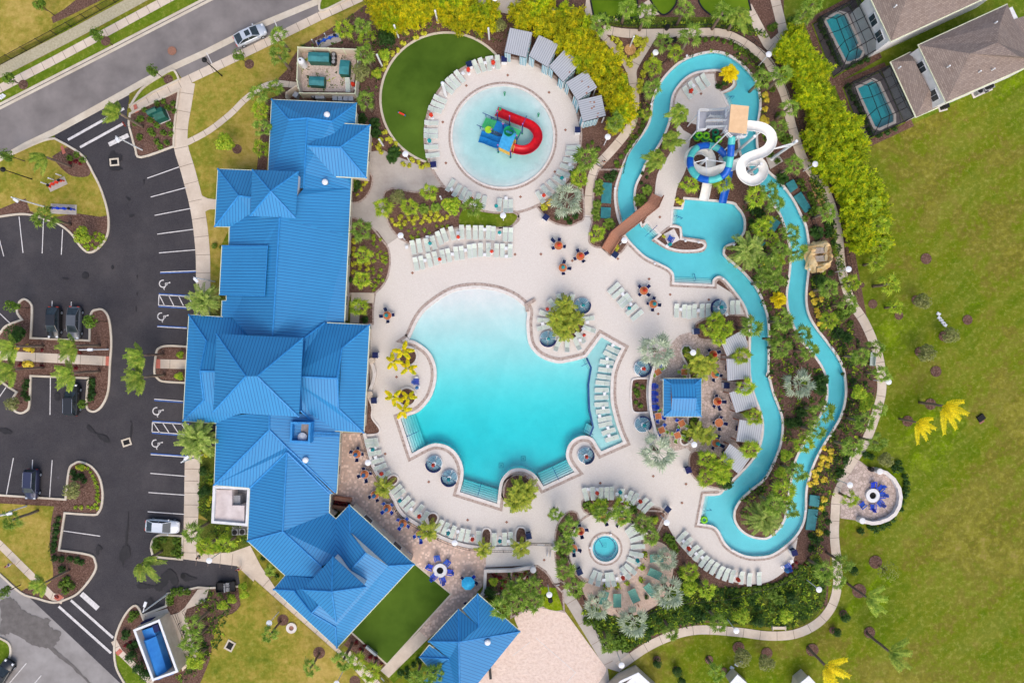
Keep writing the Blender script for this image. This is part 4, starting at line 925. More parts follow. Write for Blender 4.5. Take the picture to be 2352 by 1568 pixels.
ld=thing('roof_ladder','blue access ladder lying along the roof beside the roof well','ladder',W(750,996)); ld.location=(0,0,0)
mb=MB(); a=pts3(4,"790,76,6.0 968,80,4.5"); b=pts3(4,"788,102,6.0 966,104,4.5"); mb.tube(a,.06); mb.tube(b,.06)
mb.build('rail',M['ridge'],ld); mb=MB()
for k in range(18): mb.tube([a[0].lerp(a[1],k/17),b[0].lerp(b[1],k/17)],.04)
mb.build('rungs',M['ridge'],ld)
def roofvent(reg,st,label):
    p=pts3(reg,st)[0]; t=thing('roof_vent',label,'vent',p); mb=MB(); mb.lathe((0,0,-.4),[(.3,0),(.3,.6)],n=14); mb.build('collar',M['grey'],t); mb=MB(); mb.lathe((0,0,.2),[(.36,0),(.42,.12),(.3,.3),(.05,.36)],n=14); mb.build('cap',M['white'],t)
roofvent(5,"846,168,5.6",'white round roof vent near the north end of the blue roof'); roofvent(5,"832,630,5.6",'white round roof vent below the eastern gable of the north wing'); roofvent(4,"737,264,5.6",'tiny white roof vent on the blue roof over the brick terrace')
# small pavilion by the sand court (partly outside the photo)
pav=thing('blue_pavilion','blue metal roofed pavilion at the edge of the sand volleyball court','pavilion')
r=Roof(); z=3.6; zr=6.2
r.face(0,f"1053,1398,{z} 984,1472,{z} 1054,1473,{zr}"); r.face(0,f"1053,1398,{z} 1054,1473,{zr} 1060,1470,{zr} 1100,1438,5"); r.face(0,f"1097,1362,{z} 1061,1398,{z} 1100,1440,5"); r.face(0,f"1097,1362,{z} 1195,1449,{z} 1060,1471,{zr} 1100,1438,5")
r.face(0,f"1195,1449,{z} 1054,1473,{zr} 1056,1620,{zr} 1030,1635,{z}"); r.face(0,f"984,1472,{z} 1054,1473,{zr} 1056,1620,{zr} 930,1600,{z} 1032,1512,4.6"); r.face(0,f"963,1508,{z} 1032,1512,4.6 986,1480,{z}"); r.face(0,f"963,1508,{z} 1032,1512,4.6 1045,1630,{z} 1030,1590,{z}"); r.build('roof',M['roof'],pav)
caps(0,[f"1053,1398,{z} 1054,1473,{zr}",f"984,1472,{z} 1054,1473,{zr} 1195,1449,{z}",f"1054,1473,{zr} 1056,1620,{zr}",f"1097,1362,{z} 1100,1440,5",f"963,1508,{z} 1032,1512,4.6"],pav)
gutters(0,[f"984,1472,{z} 1053,1398,{z} 1097,1434,{z+.9}",f"1061,1398,{z} 1097,1362,{z} 1195,1449,{z} 1030,1635,{z}",f"1026,1510,{z+.8} 986,1480,{z}",f"986,1480,{z} 963,1508,{z} 1045,1600,{z}"],pav)
walls(0,f"1053,1398,{z} 1097,1362,{z} 1195,1449,{z} 1030,1620,{z} 963,1508,{z} 984,1472,{z}",0,3.4,M['wallcream'],pav,1.2)
for (x,y) in ((1120,1472),(1064,1530)): roofvent(0,f"{x},{y},5.0",'white roof vent on the small pavilion nearer the sand court' if x>1100 else 'white roof vent on the small pavilion nearer the bottom edge')
# bar kiosk
bar=thing('bar_kiosk','small square poolside bar kiosk with blue metal roof on flagstone paving','kiosk')
r=Roof(); z=3.2; K2=(1176,784,.25)
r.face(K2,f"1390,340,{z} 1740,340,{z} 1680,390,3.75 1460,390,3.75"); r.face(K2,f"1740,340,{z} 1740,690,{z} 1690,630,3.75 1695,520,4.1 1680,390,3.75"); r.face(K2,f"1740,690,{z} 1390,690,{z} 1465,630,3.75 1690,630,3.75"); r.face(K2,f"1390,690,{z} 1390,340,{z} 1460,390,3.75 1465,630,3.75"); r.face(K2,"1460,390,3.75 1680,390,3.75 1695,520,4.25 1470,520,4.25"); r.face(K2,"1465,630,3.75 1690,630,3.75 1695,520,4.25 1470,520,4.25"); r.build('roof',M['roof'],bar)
caps(K2,["1470,520,4.25 1695,520,4.25",f"1390,340,{z} 1460,390,3.75",f"1740,340,{z} 1680,390,3.75",f"1740,690,{z} 1690,630,3.75",f"1390,690,{z} 1465,630,3.75"],bar,r=.08); gutters(K2,[f"1390,340,{z} 1740,340,{z} 1740,690,{z} 1390,690,{z} 1390,340,{z}"],bar,.07)
r=Roof(); r.face(K2,"1460,450,3.75 1470,520,4.25 1462,600,3.75",True); r.build('gable_sign',M['orange'],bar)
walls(K2,f"1390,340,{z} 1740,340,{z} 1740,690,{z} 1390,690,{z}",0,1.1,M['wood'],bar,.7,'counter')
for (x,y) in ((1410,360),(1720,360),(1720,670),(1410,670)): p=pts3(K2,f"{x},{y},3.2")[0]; mb=MB(); mb.box(p.x-.12,p.x+.12,p.y-.12,p.y+.12,0,3.2); mb.build('post',M['white'],bar)
# houses
def house(name,label,eave,faces,z,wallq,zb,windows,lines,gl):
    h=thing(name,label,'house',W(*wallq[0]))
    h.location=(0,0,0)
    r=Roof()
    for f in faces: r.face((1764,0,.25),f)
    r.build('roof',M['shingle'],h)
    q=w2(wallq); mb=MB(); mb.prism(q,0,zb); mb.build('wall',M['wallwhite'],h)
    for a,b,k,zz in windows:
        a=Vector(q[a]); b=Vector(q[b]); d=(b-a).normalized(); c=a.lerp(b,k); nn=Vector((d.y,-d.x))*(1 if area(q)>0 else -1)
        M4=Matrix(((d.x,nn.x,0,c.x),(d.y,nn.y,0,c.y),(0,0,1,zz),(0,0,0,1))); f=MB(); f.box(-.8,.8,-.02,.06,0,1.5,M=M4); w=f.build('window',M['white'],h); g=MB()
        for xx in (-.7,.03): g.box(xx,xx+.67,.06,.075,.08,1.42,M=M4)
        g.build('pane',M['glassd'],w)
    gutters((1764,0,.25),gl,h,.1)
    return h
def unp(st): return [( (p.x/S)+1176,784-p.y/S) for p in pts3((1764,0,.25),st)]
z=6.0
H1=unp(f"955,-60,{z} 1120,370,{z} 2200,-130,{z} 2000,-500,{z}")
h=house('brown_roofed_house','two storey white house with brown shingle roof above the second screened pool','',[f"920,-60,{z} 1130,385,{z} 1290,-60,8.6 1240,-300,8.6",f"1130,385,{z} 2330,-170,{z} 2100,-400,8.6 1290,-60,8.6",f"2330,-170,{z} 2100,-400,8.6 2200,-800,{z}",f"920,-60,{z} 1240,-300,8.6 2100,-400,8.6 1290,-60,8.6",],z,H1,5.9,[(0,1,.45,3.6),(0,1,.8,3.6)],[],[f"920,-60,{z} 1130,385,{z} 2330,-170,{z}"])
H2=unp(f"1400,430,{z} 1625,935,{z} 2500,560,{z} 2250,60,{z}")
h=house('brown_roofed_house.001','white house with brown shingle roof and a lower porch roof beside the open field','',[f"1380,415,{z} 1635,945,{z} 1860,495,8.4",f"1380,415,{z} 2200,40,{z} 2130,230,7.6 2110,390,8.4 1860,495,8.4",f"1635,945,{z} 2520,555,{z} 2300,520,8.2 2110,390,8.4 1860,495,8.4",f"2200,40,{z} 2260,180,{z} 2450,120,{z} 2520,555,{z} 2300,520,8.2 2110,390,8.4 2130,230,7.6","1125,570,3.2 1310,480,3.2 1345,560,4.6 1480,830,4.6 1360,1080,3.2","1310,480,3.2 1420,460,3.6 1590,960,3.6 1530,985,3.2 1480,830,4.6 1345,560,4.6","1360,1080,3.2 1480,830,4.6 1560,985,3.2"],z,H2,5.9,[(0,1,.3,3.9),(0,1,.82,3.9)],[],[f"2200,40,{z} 1380,415,{z} 1635,945,{z} 2520,555,{z}","1310,480,3.2 1125,570,3.2 1360,1080,3.2 1560,990,3.2"])
q=w2(unp("1160,590,3 1320,510,3 1545,975,3 1370,1060,3")); mb=MB(); mb.prism(q,0,3.0); mb.build('porch_wall',M['wallwhite'],h)
for st in ("1938,425,7.7 17,0,0","1968,485,7.7 17,0,0","1758,545,7.4 9,0,0"):
    a=pts3((1764,0,.25),st.split()[0])[0]; ang=R(20) if '17,' in st else R(-65)
    mb=MB(); mb.box(-.6,.6,-.18,.18,0,.25,M=Matrix.Translation(a)@Matrix.Rotation(ang,4,'Z')); mb.build('roof_vent',M['black'],h)
for st in ("1208,622,4.2","1170,60,7.8","1660,612,7.4","1944,660,7.2","2070,638,7.2","2092,210,7.4"):
    a=pts3((1764,0,.25),st)[0]; mb=MB(); mb.cyl(a,.1,a.z-.3,a.z+.3,n=8); mb.build('vent_pipe',M['white'],h)
h2=thing('pool_deck_cage',None,'x'); bpy.data.objects.remove(h2)
def screenmat():
    m,nt,b=nm('screen_mesh'); setin(b,'Base Color',col((.03,.03,.033))); setin(b,'Roughness',.8); setin(b,'Alpha',.36); return m
M['screen']=screenmat()
def cage(label,corners,ridge_in,z,deck,poolin):
    t=thing('screen_enclosure',label,'pool cage',(0,0,0))
    top=[W(*T(3,0,*c),z) for c in corners]; bot=[Vector((p.x,p.y,.02)) for p in top]
    n=len(top); fr=MB(); sc=MB()
    cen=sum(top,Vector((0,0,0)))/n; 
    # mansard roof: raised inner rectangle
    inn=[cen+(p-cen)*.62+Vector((0,0,1.1)) for p in top]
    for i in range(n):
        j=(i+1)%n
        sc.add([bot[i],bot[j],top[j],top[i]],[(0,1,2,3)]); sc.add([top[i],top[j],inn[j],inn[i]],[(0,1,2,3)])
        fr.tube([top[i],top[j]],.06,n=4); fr.tube([bot[i],top[i]],.06,n=4); fr.tube([top[i],inn[i]],.06,n=4); fr.tube([inn[i],inn[j]],.06,n=4)
        for k in (1/3.,2/3.): fr.tube([bot[i].lerp(bot[j],k),top[i].lerp(top[j],k),inn[i].lerp(inn[j],k)],.05,n=4)
    sc.add(inn,[tuple(range(n))])
    for k in (1/3.,2/3.): fr.tube([inn[0].lerp(inn[1],k),inn[3].lerp(inn[2],k)],.05,n=4); fr.tube([inn[1].lerp(inn[2],k),inn[0].lerp(inn[3],k)],.05,n=4)
    fr.build('frame',M['black'],t); sc.build('screen_panels',M['screen'],t)
    dk=[(p.x/S+1176,784-p.y/S) for p in bot]; sheet('house_pool_deck',dk,lv(6),mat('house_deck',c_(116,106,106),c_(96,88,88),scale=2))
    mb=MB(); q=[(c+(Vector(p)-c)*1.0) for c in [cen.xy] for p in [b.xy for b in bot]]; zz=lv(5)+eps(); mb.ribbon(q,.2,1.1,zz,zz,True); struct(mb.build('mulch_strip',M['mulch']))
cage('black screened pool enclosure on the upper house',[(490,150),(830,-30),(1045,430),(680,640)],0,2.6,0,0)
cage('black screened pool enclosure on the lower house beside the field',[(780,750),(1125,600),(1345,1070),(970,1245)],0,2.6,0,0)
def acunit(px,py,rz,label,n=2,m='grey'):
    t=thing('air_conditioner',label,'air conditioner',W(px,py),R(rz)); mb=MB(); mb.box(-1.0*n*.6,1.0*n*.6,-.6,.6,0,.1); mb.build('pad',M['coping'],t)
    for k in range(n):
        x=(k-(n-1)/2)*1.05; mb=MB(); mb.box(x-.42,x+.42,-.42,.42,.1,.95); b=mb.build('unit',M[m],t); f=MB(); f.lathe((x,0,.95),[(.36,0),(.36,.04),(.3,.05)],n=14); f.build('fan_grille',M['dark'],b)
acunit(*T(3,0,1940,840),25,'pair of grey air conditioners on a pad beside the lower house'); acunit(*T(3,0,2010,810),25,'grey air conditioner farther along the wall of the lower house',1); acunit(*T(3,0,1600,985),15,'black air conditioner at the corner of the lower house',1,'black')
acunit(*T(0,3,2215,165),3,'pair of grey air conditioners behind the white flat roofed annex')
# ================================================================ vegetation
def fan(mb,p,d,L0,rad,nb,droop,rnd):
    # petiole then a fan of blades
    d=d.normalized(); tip=p+d*L0+Vector((0,0,-.12*L0*droop))
    side=d.cross(Vector((0,0,1)))
    if side.length<.05: side=Vector((1,0,0))
    side.normalize(); up=side.cross(d).normalized()
    w=.035
    mb.add([p-side*w,p+side*w,tip+side*w,tip-side*w],[(0,1,2,3)],1)
    for k in range(nb):
        a=R(-74+148*k/(nb-1)); l=rad*(1-.38*abs(a)/R(74))*rnd.uniform(.85,1.12)
        v=(d*math.cos(a)+side*math.sin(a)).normalized()*l
        fold=up*(.10*l if k%2 else -.02*l)
        mid=tip+v*.55+fold; end=tip+v+Vector((0,0,-.28*l*droop))
        q=v.cross(up).normalized()*l*.6*math.sin(R(74/(nb-1)))
        mb.add([tip,mid-q,end,mid+q],[(0,1,2,3)],0)
def fancrown(seed,n,L0,rad,nb,droop=1,emin=-35,emax=80):
    rnd=random.Random(seed); mb=MB()
    for k in range(n):
        az=2.399963*k+rnd.uniform(-.3,.3); f=(k+.5)/n; el=R(emax+(emin-emax)*f**.9+rnd.uniform(-8,8))
        d=Vector((math.cos(az)*math.cos(el),math.sin(az)*math.cos(el),math.sin(el)))
        fan(mb,Vector((0,0,0)),d,L0*rnd.uniform(.8,1.15)*(0.75+.35*math.cos(el)),rad*rnd.uniform(.85,1.1),nb,droop*(.5+f),rnd)
    return mb
def frond(mb,p,az,el,L0,ln,nl,sag,rnd,w=.05,wind=None,mtl=0,hang=.5):
    # pinnate frond: curved rachis with leaflet pairs
    pts=[];n=9
    hor=Vector((math.cos(az),math.sin(az),0)); 
    for i in range(n+1):
        t=i/n; x=L0*t*math.cos(el)*(1-.12*t*sag); zz=L0*(t*math.sin(el)-sag*t*t*.75)
        q=p+hor*x+Vector((0,0,zz))
        if wind: q+=wind*(t*t*L0)
        pts.append(q)
    mb.tube(pts,.035,1,3,.01)
    for k in range(nl):
        t=.14+.86*k/nl; i=min(n-1,int(t*n)); f=t*n-i; q=pts[i].lerp(pts[i+1],f); d=(pts[i+1]-pts[i]).normalized()
        sd=d.cross(Vector((0,0,1)))
        if sd.length<.05: continue
        sd.normalize(); l=ln*(.55+.75*math.sin(min(1,.15+t)*2.7))*rnd.uniform(.85,1.1)
        for sgn in (-1,1):
            v=(sd*sgn*.85+d*.55+Vector((0,0,-hang*rnd.uniform(.4,1)))).normalized()*l
            if wind: v+=wind*l*.9
            mb.leaf(q,v,w*rnd.uniform(.8,1.2),mtl,Vector((0,0,1)) if abs(v.normalized().z)<.9 else Vector((1,0,0)))
def feathercrown(seed,n,L0,ln,nl,sag,emin,emax,w=.05,wind=None,az0=None,spread=None,hang=.5):
    rnd=random.Random(seed); mb=MB()
    for k in range(n):
        f=(k+.5)/n
        if az0 is None: az=2.399963*k+rnd.uniform(-.2,.2)
        else: az=az0+spread*(2*((k*0.618+.13)%1)-1)
        el=R(emax+(emin-emax)*f+rnd.uniform(-6,6))
        frond(mb,Vector((0,0,0)),az,el,L0*rnd.uniform(.85,1.1),ln,nl,sag*rnd.uniform(.8,1.2),rnd,w,wind,0,hang)
    return mb
def cloud(seed,n,rx,rz,size,shell=.5,flat=.6,lobes=None):
    # leaf clump cloud: leaf sized faces through the crown's volume
    rnd=random.Random(seed); mb=MB()
    L_=lobes or [(0,0,rz*.9,1)]
    for k in range(n):
        lx,ly,lz,ls=L_[rnd.randrange(len(L_))]
        while True:
            v=Vector((rnd.uniform(-1,1),rnd.uniform(-1,1),rnd.uniform(-1,1)))
            if v.length<1: break
        v=v.normalized()*(v.length**shell)
        p=Vector((lx+v.x*rx*ls,ly+v.y*rx*ls,lz+v.z*rz*ls))
        nn=(v+Vector((rnd.uniform(-1,1),rnd.uniform(-1,1),rnd.uniform(-.3,1)*1))*flat+Vector((0,0,.5))).normalized()
        a=nn.cross(Vector((rnd.uniform(-1,1),rnd.uniform(-1,1),rnd.uniform(-1,1))))
        if a.length<.05: continue
        a.normalize(); b=nn.cross(a); s1=size*rnd.uniform(.6,1.4); s2=s1*rnd.uniform(.4,.75)
        mb.add([p-a*s1,p-b*s2,p+a*s1,p+b*s2],[(0,1,2,3)])
    return mb
TK={}
def palmproto(key,name,crownf,lm,h,tr,bulge=1.25,extra=None):
    def mk(t):
        mb=MB(); pts=[(0,0,-.05)]
        for k in range(1,7): pts.append((.03*math.sin(k+len(key)),.03*math.cos(k*1.7),h*k/6))
        mb.tube(pts,tr*bulge,0,8,tr); mb.build('trunk',M['trunk'],t,smooth=True)
        cm=crownf(); cm.v=[(v[0],v[1],v[2]+h) for v in cm.v]; cm.build('crown',[lm,lm],t)
    TK[key]=(Proto(name,'palm',mk),h)
for v in range(3):
    palmproto(f'S{v}','fan_palm',lambda v=v:fancrown(10+v,12+v,.66,1.0,9,1.2,-24,70),L['sabal'],5.0,.17)
    palmproto(f's{v}','fan_palm',lambda v=v:fancrown(20+v,11+v,.64,.98,9,1.2,-24,70),L['sabal2'],3.6,.17)
for v in range(2):
    palmproto(f'B{v}','silver_palm',lambda v=v:fancrown(30+v,15,1.15,1.5,11,.8,-25,70),L['bism'],3.2,.26)
    palmproto(f'D{v}','date_palm',lambda v=v:feathercrown(40+v,38,3.0,.42,30,.55,-25,75,.055,hang=.35),L['date'],4.2,.32)
    palmproto(f'P{v}','pygmy_palm',lambda v=v:feathercrown(50+v,15,1.95,.36,22,.6,-20,70,.06,hang=.3),L['pygmy'],2.6,.13)
palmproto('C0','cycad',lambda:feathercrown(60,26,1.0,.22,16,.5,-5,75,.05,hang=.1),L['darkshrub'],.35,.2)
palmproto('c0','cycad',lambda:feathercrown(61,26,.95,.2,16,.5,-5,75,.05,hang=.1),L['sabal'],.35,.2)
palmproto('Y0','gold_palm',lambda:feathercrown(62,5,1.5,.34,26,.5,-5,30,.13,hang=.6),L['star'],2.6,.16)
palmproto('G0','gold_palm',lambda:feathercrown(63,30,1.35,.34,18,.5,0,80,.07,hang=.3),L['yellow'],1.2,.15)
def wp(key,seed,az,lm,n=10,L0=2.9,h=5.4,spread=1.0,name='queen_palm'):
    w=Vector((math.cos(az)*.30,math.sin(az)*.30,-.05))
    palmproto(key,name,lambda:feathercrown(seed,n,L0,.5,36,.6,-10,66,.06,w,az,spread,.5),lm,h,.16)
wp('Q0',70,R(165),L['queen'],9,2.5,5.5,1.1); wp('Q1',71,R(-150),L['queen'],9,2.4,5.5,1.2); wp('Q2',72,R(-60),L['queen'],9,2.6,5.0,1.8); wp('Q3',73,R(200),L['queen'],9,2.7,5.5,1.5)
wp('F0',74,R(-45),L['yellow'],7,3.2,5.0,1.35); wp('F1',75,R(-25),L['queen'],8,3.2,5.5,1.3)
wp('q0',76,R(-60),L['queen'],10,1.8,4.0,3.14)
DESC={'S':'green fan palm','s':'bright green fan palm','B':'silver leaved fan palm','D':'large feathery date palm','P':'bushy pygmy date palm','C':'dark green cycad','c':'low green cycad','Y':'star shaped golden palm','G':'short yellow feather palm','Q':'wind swept queen palm','F':'wind bent palm in the open field','q':'small ragged queen palm'}
PN=[0]
def palm(key,px,py,sc=1.0,rz=None,h=None):
    # px,py: where the crown sits in the survey; the trunk stands straight below it
    n={'S':3,'s':3,'B':2,'D':2,'P':2}.get(key[0],0)
    k=key if len(key)>1 else key+str(PN[0]%n if n else 0); PN[0]+=1
    pr,hh=TK[k]
    p=W(px,py,hh*sc); p.z=0.02
    fixed=key[0] in 'QF'
    t=pr.put(p,(random.uniform(0,6.28) if not fixed else 0) if rz is None else rz,sc)
    reg(t,DESC[k[0]],px,py); return t
def palms(key,i,j,s,sc=1.0):
    for q in parse(s):
        x,y=T(i,j,q[0],q[1]); palm(key,x,y,(q[3] if len(q)>3 else 1)*sc*random.uniform(.94,1.06))
# fan palms, tile by tile
palms('S',1,0,"200,330 210,510 1000,500 1000,920 20,860 180,800,.8 50,1170,.9 975,240,.9")
palms('s',1,0,"810,270 1015,350 40,1360 40,1010")
palms('S',2,0,"810,220 1060,60 1235,120 1590,80 1940,110 1640,320,1.15 1390,390 1290,810 680,1460,1.2 2300,720 950,1120")
palms('s',2,0,"1300,610 1240,1040,.7 1500,480,.8")
palms('S',3,0,"130,690 200,990 330,140 100,1180 240,1510 420,30")
palms('S',0,1,"400,430,1.2")
palms('s',1,1,"1590,190 1170,335,1.1 1410,335 980,770 970,1000,1.05 940,1250"); palms('S',1,1,"970,545,1.15 1990,330")
palms('s',2,1,"615,70 1640,120,1.05 1950,110,1.05 2240,240,1.15 780,570 2290,520 1880,1370,.95 1820,1450 1960,1450 1900,1540,.9"); palms('S',2,1,"2290,860 2330,1010 2200,1440,1.15")
palms('S',3,1,"20,190 70,300 210,570 275,740 110,735 40,870 70,1010,1.1 150,1380,1.1 320,1500 550,380 60,1540,.9 560,1080 740,1220"); palms('s',3,1,"960,320 1030,500 1040,690 1000,840 770,1030 1110,1040,1.15 1180,1250,.8 560,1370 20,620,.9 100,820,.8 -10,470,.8")
palms('S',3,2,"130,60,1.05 380,80 850,140,.9 990,60 1050,300,.9 890,740,1.05 1010,930 780,970,1.1 440,820 510,640,1.3 270,1200 60,1500,1.1 1030,620,.8 200,1540"); palms('s',3,2,"330,940,1.05 760,1440,.9 150,1370,1.3")
palms('s',2,2,"2110,130 2150,410,1.05 2230,690 2190,990,1.1 1790,1080 1950,1120 1860,1180 1780,1260 1930,1230 800,1530 1010,1530"); 
palms('S',0,3,"110,70 1765,185 1770,1040 1750,1200"); palms('s',0,3,"1890,310 2060,300 1790,1350")
palms('S',1,3,"130,1120,.85 500,1430,.85 800,1360 1570,1500 1650,1480 1470,1540 2250,880,1.1 2340,730"); palms('s',1,3,"930,1370 1060,1470")
palms('S',2,3,"530,150 480,300 490,530 570,690 40,690 170,690 60,820 210,820 1200,100 1280,220 830,20 1010,30 880,1220,.9 1460,1100,.9 1900,1020,.9 1880,1480,.9 400,20,.8"); palms('s',2,3,"1640,550,.95 1790,710")
palms('S',3,3,"690,470 520,540 630,620")
palms('B',2,1,"500,275"); palms('B',2,2,"1330,80,1.12 1340,1010,1.2"); palms('B',3,2,"285,390,.95"); palms('B',2,3,"1410,430,.8 1440,735 790,850,.9 1120,1010")
palms('D',0,1,"1870,1195"); palms('D',0,2,"1810,900,1.15"); palms('D',2,1,"2180,740,1.0"); palm('D0',1757,1192,.98)
palms('P',1,2,"1170,1340 "); palms('P',1,3,"1580,170 2090,345,.8"); palms('P',2,3,"80,330 ,.9".replace(' ,',','));
palms('P',2,1,"490,1240 410,1370 565,1375 480,1480"); palms('P',2,2,"1700,180 1810,210 1740,270 1700,830,.95 1780,860 60,1370 110,1450 20,1480 140,1360")
palms('C',1,0,"970,1090 1090,1130 1100,1220 1270,1400,1.1 1250,1450"); palms('C',3,1,"450,570,1.2 130,70,1.2 480,1010,1.1 640,1490 720,1530"); palms('C',3,2,"300,650 270,740 200,750 490,360,1.3 480,430,1.2"); palms('c',1,1,"1540,350 1650,340 900,120"); palms('c',2,1,"1180,270,1.1 800,180 800,120,.8 780,310,.8 770,380,.8 890,490 1240,180 780,430,.7"); palms('c',3,3,"100,800 40,750"); palms('c',2,0,"1170,1050,.7")
palms('Y',1,2,"1350,90 1260,185,.9 1400,245,.9 1260,510 1400,515,.8 1350,635,.95"); palms('G',2,0,"2000,670,1.05"); palms('G',3,1,"95,1190,.95"); palms('q0',2,0,"1560,1040 1440,1300 1350,1470 2080,140,1.1"); palms('q0',1,3,"120,550,.6")
palms('Q0',0,0,"1110,1050"); palms('Q1',0,0,"430,1445,.95"); palms('Q3',0,2,"1320,125 1320,325 700,40 680,290 150,45 140,255"); palms('Q2',0,3,"1310,460"); palms('Q1',0,3,"420,640,.95")
palms('F0',3,2,"1600,590 1360,740,.85"); palms('F0',3,3,"520,1400"); palms('F1',3,3,"900,775 1105,1270")
# broad trees: trunk plus leaf cloud crown
def treeproto(name,cat,n,rx,rz,h,lm,size,seed,lobes=None,tr=.07):
    def mk(t):
        mb=MB(); mb.tube([(0,0,-.05),(.05,.02,h*.5),(0,.05,h)],tr,0,6,tr*.5)
        rnd=random.Random(seed)
        for k in range(6):
            a=rnd.uniform(0,6.28); mb.tube([(0,0,h*rnd.uniform(.5,.8)),(rx*.6*math.cos(a),rx*.6*math.sin(a),h+rz*rnd.uniform(.1,.7))],tr*.5,0,4,tr*.15)
        mb.build('trunk',M['bark'],t)
        cm=cloud(seed,n,rx,rz,size,.6,.6,lobes); cm.v=[(v[0],v[1],v[2]+h) for v in cm.v]; cm.build('crown',lm,t)
    return Proto(name,cat,mk)
TR={'y':treeproto('young_tree','tree',420,.75,.9,2.6,L['shrub'],.13,80,[(0,0,.6,1),(.4,.2,.3,.6),(-.3,.35,.5,.6)]),
    'o':treeproto('olive_tree','tree',700,1.15,1.1,1.9,L['olive'],.13,81,[(0,0,.6,1),(.5,.2,.4,.6),(-.5,.3,.5,.55),(.1,-.5,.3,.6)]),
    'g':treeproto('yellow_green_tree','tree',600,1.1,.9,1.9,L['sabal2'],.14,82,[(0,0,.5,.8),(.6,.2,.4,.6),(-.5,.4,.5,.55),(.1,-.6,.3,.6)]),
    'd':treeproto('dark_tree','tree',900,1.2,1.2,1.2,L['darkshrub'],.13,83,[(0,0,.6,1),(.5,.3,.4,.6),(-.4,.4,.5,.6)]),
    'b':treeproto('bare_tree','tree',160,1.3,.9,1.6,L['olive'],.10,84)}
TH={'y':3.2,'o':2.6,'g':2.5,'d':2,'b':2.2}
TD={'y':'slender young tree in a mulch ring','o':'grey green bushy tree','g':'yellow green small tree','d':'dense dark green tree','b':'pale thin leaved tree'}
def trees(key,i,j,s):
    for q in parse(s):
        x,y=T(i,j,q[0],q[1]); sc=q[3] if len(q)>3 else 1; p=W(x,y,TH[key]*sc); p.z=0.01
        t=TR[key].put(p,random.uniform(0,6.28),sc); reg(t,TD[key],x,y)
trees('y',0,0,"890,310,1.15 80,720 1400,640 2190,500 60,1420,1.1 360,45"); trees('g',0,0,"2060,1300,1.2"); trees('o',1,0,"960,660,1.1"); trees('d',1,0,"1190,360,1.1"); trees('g',1,0,"1180,500,.8 1110,670,.7"); trees('o',1,0,"2240,230,.8")
trees('y',0,1,"100,1250,1.1 830,1380,1.2"); trees('d',0,1,"120,1490,1.1"); trees('g',0,1,"740,590,1.1"); trees('o',0,2,"100,575,.85 650,1370,1.05"); trees('y',0,2,"760,575,.8")
trees('o',1,1,"1300,240,.95"); trees('g',1,1,"1790,320,1.2"); trees('o',3,1,"1430,1200 1690,1510"); trees('o',3,2,"1470,110,1.1"); trees('o',3,2,"1090,1090,.9"); trees('d',2,2,"1960,1290,1.0"); trees('g',3,2,"170,1050,.8 120,1210,.8")
trees('g',3,2,"850,470,1.0 930,540,.9 890,600,.8"); trees('b',3,3,"1100,540,1.1"); trees('o',2,3,"2120,1340,1.1 2345,1390"); trees('d',2,3,"1340,1390,.55 1520,1470,.6 2270,1000,.7 1560,1560,.5"); trees('d',3,3,"235,790,.75 715,965,.6 635,1105,.55 795,545,.55"); trees('g',3,3,"165,960,.9"); trees('g',2,3,"2110,960,1.1 1640,700,1.0 1310,75,.5"); trees('g',1,3,"2180,640,.6"); trees('d',1,3,"2160,740,.8"); trees('d',0,3,"1200,1335,.7 1265,1430,.7 1330,1500,.75"); trees('y',0,3,"40,740,1.0"); trees('d',1,1,"830,900,.3"); trees('g',0,2,"740,1155,.4")
trees('g',0,3,"2230,680,.55 2240,760,.6 2130,800,.6 2040,860,.65 1760,1390,.8 1830,1400,.6"); trees('d',2,3,"1240,780,.3"); trees('d',0,2,"1870,1190,.6 1880,1370,.6 1850,1400,.5"); trees('g',0,2,"1650,120,.5 1640,320,.55")
# bamboo screens: culms and foliage
def bambooproto(v,lm='bamboo'):
    def mk(t):
        rnd=random.Random(90+v); mb=MB()
        for k in range(9):
            a=rnd.uniform(0,6.28); r0=rnd.uniform(0,.35); mb.tube([(r0*math.cos(a),r0*math.sin(a),0),(r0*1.3*math.cos(a),r0*1.3*math.sin(a),2.6),(r0*3.2*math.cos(a),r0*3.2*math.sin(a),4.6)],.035,0,4,.015)
        mb.build('culms',L['sabal2'],t)
        lob=[(rnd.uniform(-.9,.9),rnd.uniform(-.9,.9),rnd.uniform(2.0,4.7),rnd.uniform(.28,.55)) for k in range(24)]
        cm=MB()
        for k in range(46):
            az=rnd.uniform(0,6.28); rr=rnd.uniform(.1,.55); p0=Vector((rr*math.cos(az),rr*math.sin(az),rnd.uniform(1.6,3.8))); dr=Vector((math.cos(az)*rnd.uniform(.5,1),math.sin(az)*rnd.uniform(.5,1),rnd.uniform(-.1,.9))); l=rnd.uniform(.9,1.6)
            for m in range(56):
                t_=rnd.random()**.8; q=p0+dr*l*t_+Vector((rnd.gauss(0,.13),rnd.gauss(0,.13),rnd.gauss(0,.12)-.35*t_*t_)); vv=(dr*.6+Vector((rnd.uniform(-.7,.7),rnd.uniform(-.7,.7),rnd.uniform(-.6,.2)))).normalized()*rnd.uniform(.16,.32)
                cm.leaf(q,vv,.1)
        cm.build('foliage',L[lm],t)
    return Proto('bamboo_clump','bamboo',mk)
BP=[bambooproto(v) for v in range(3)]+[bambooproto(v,'bamboo2') for v in range(3)]
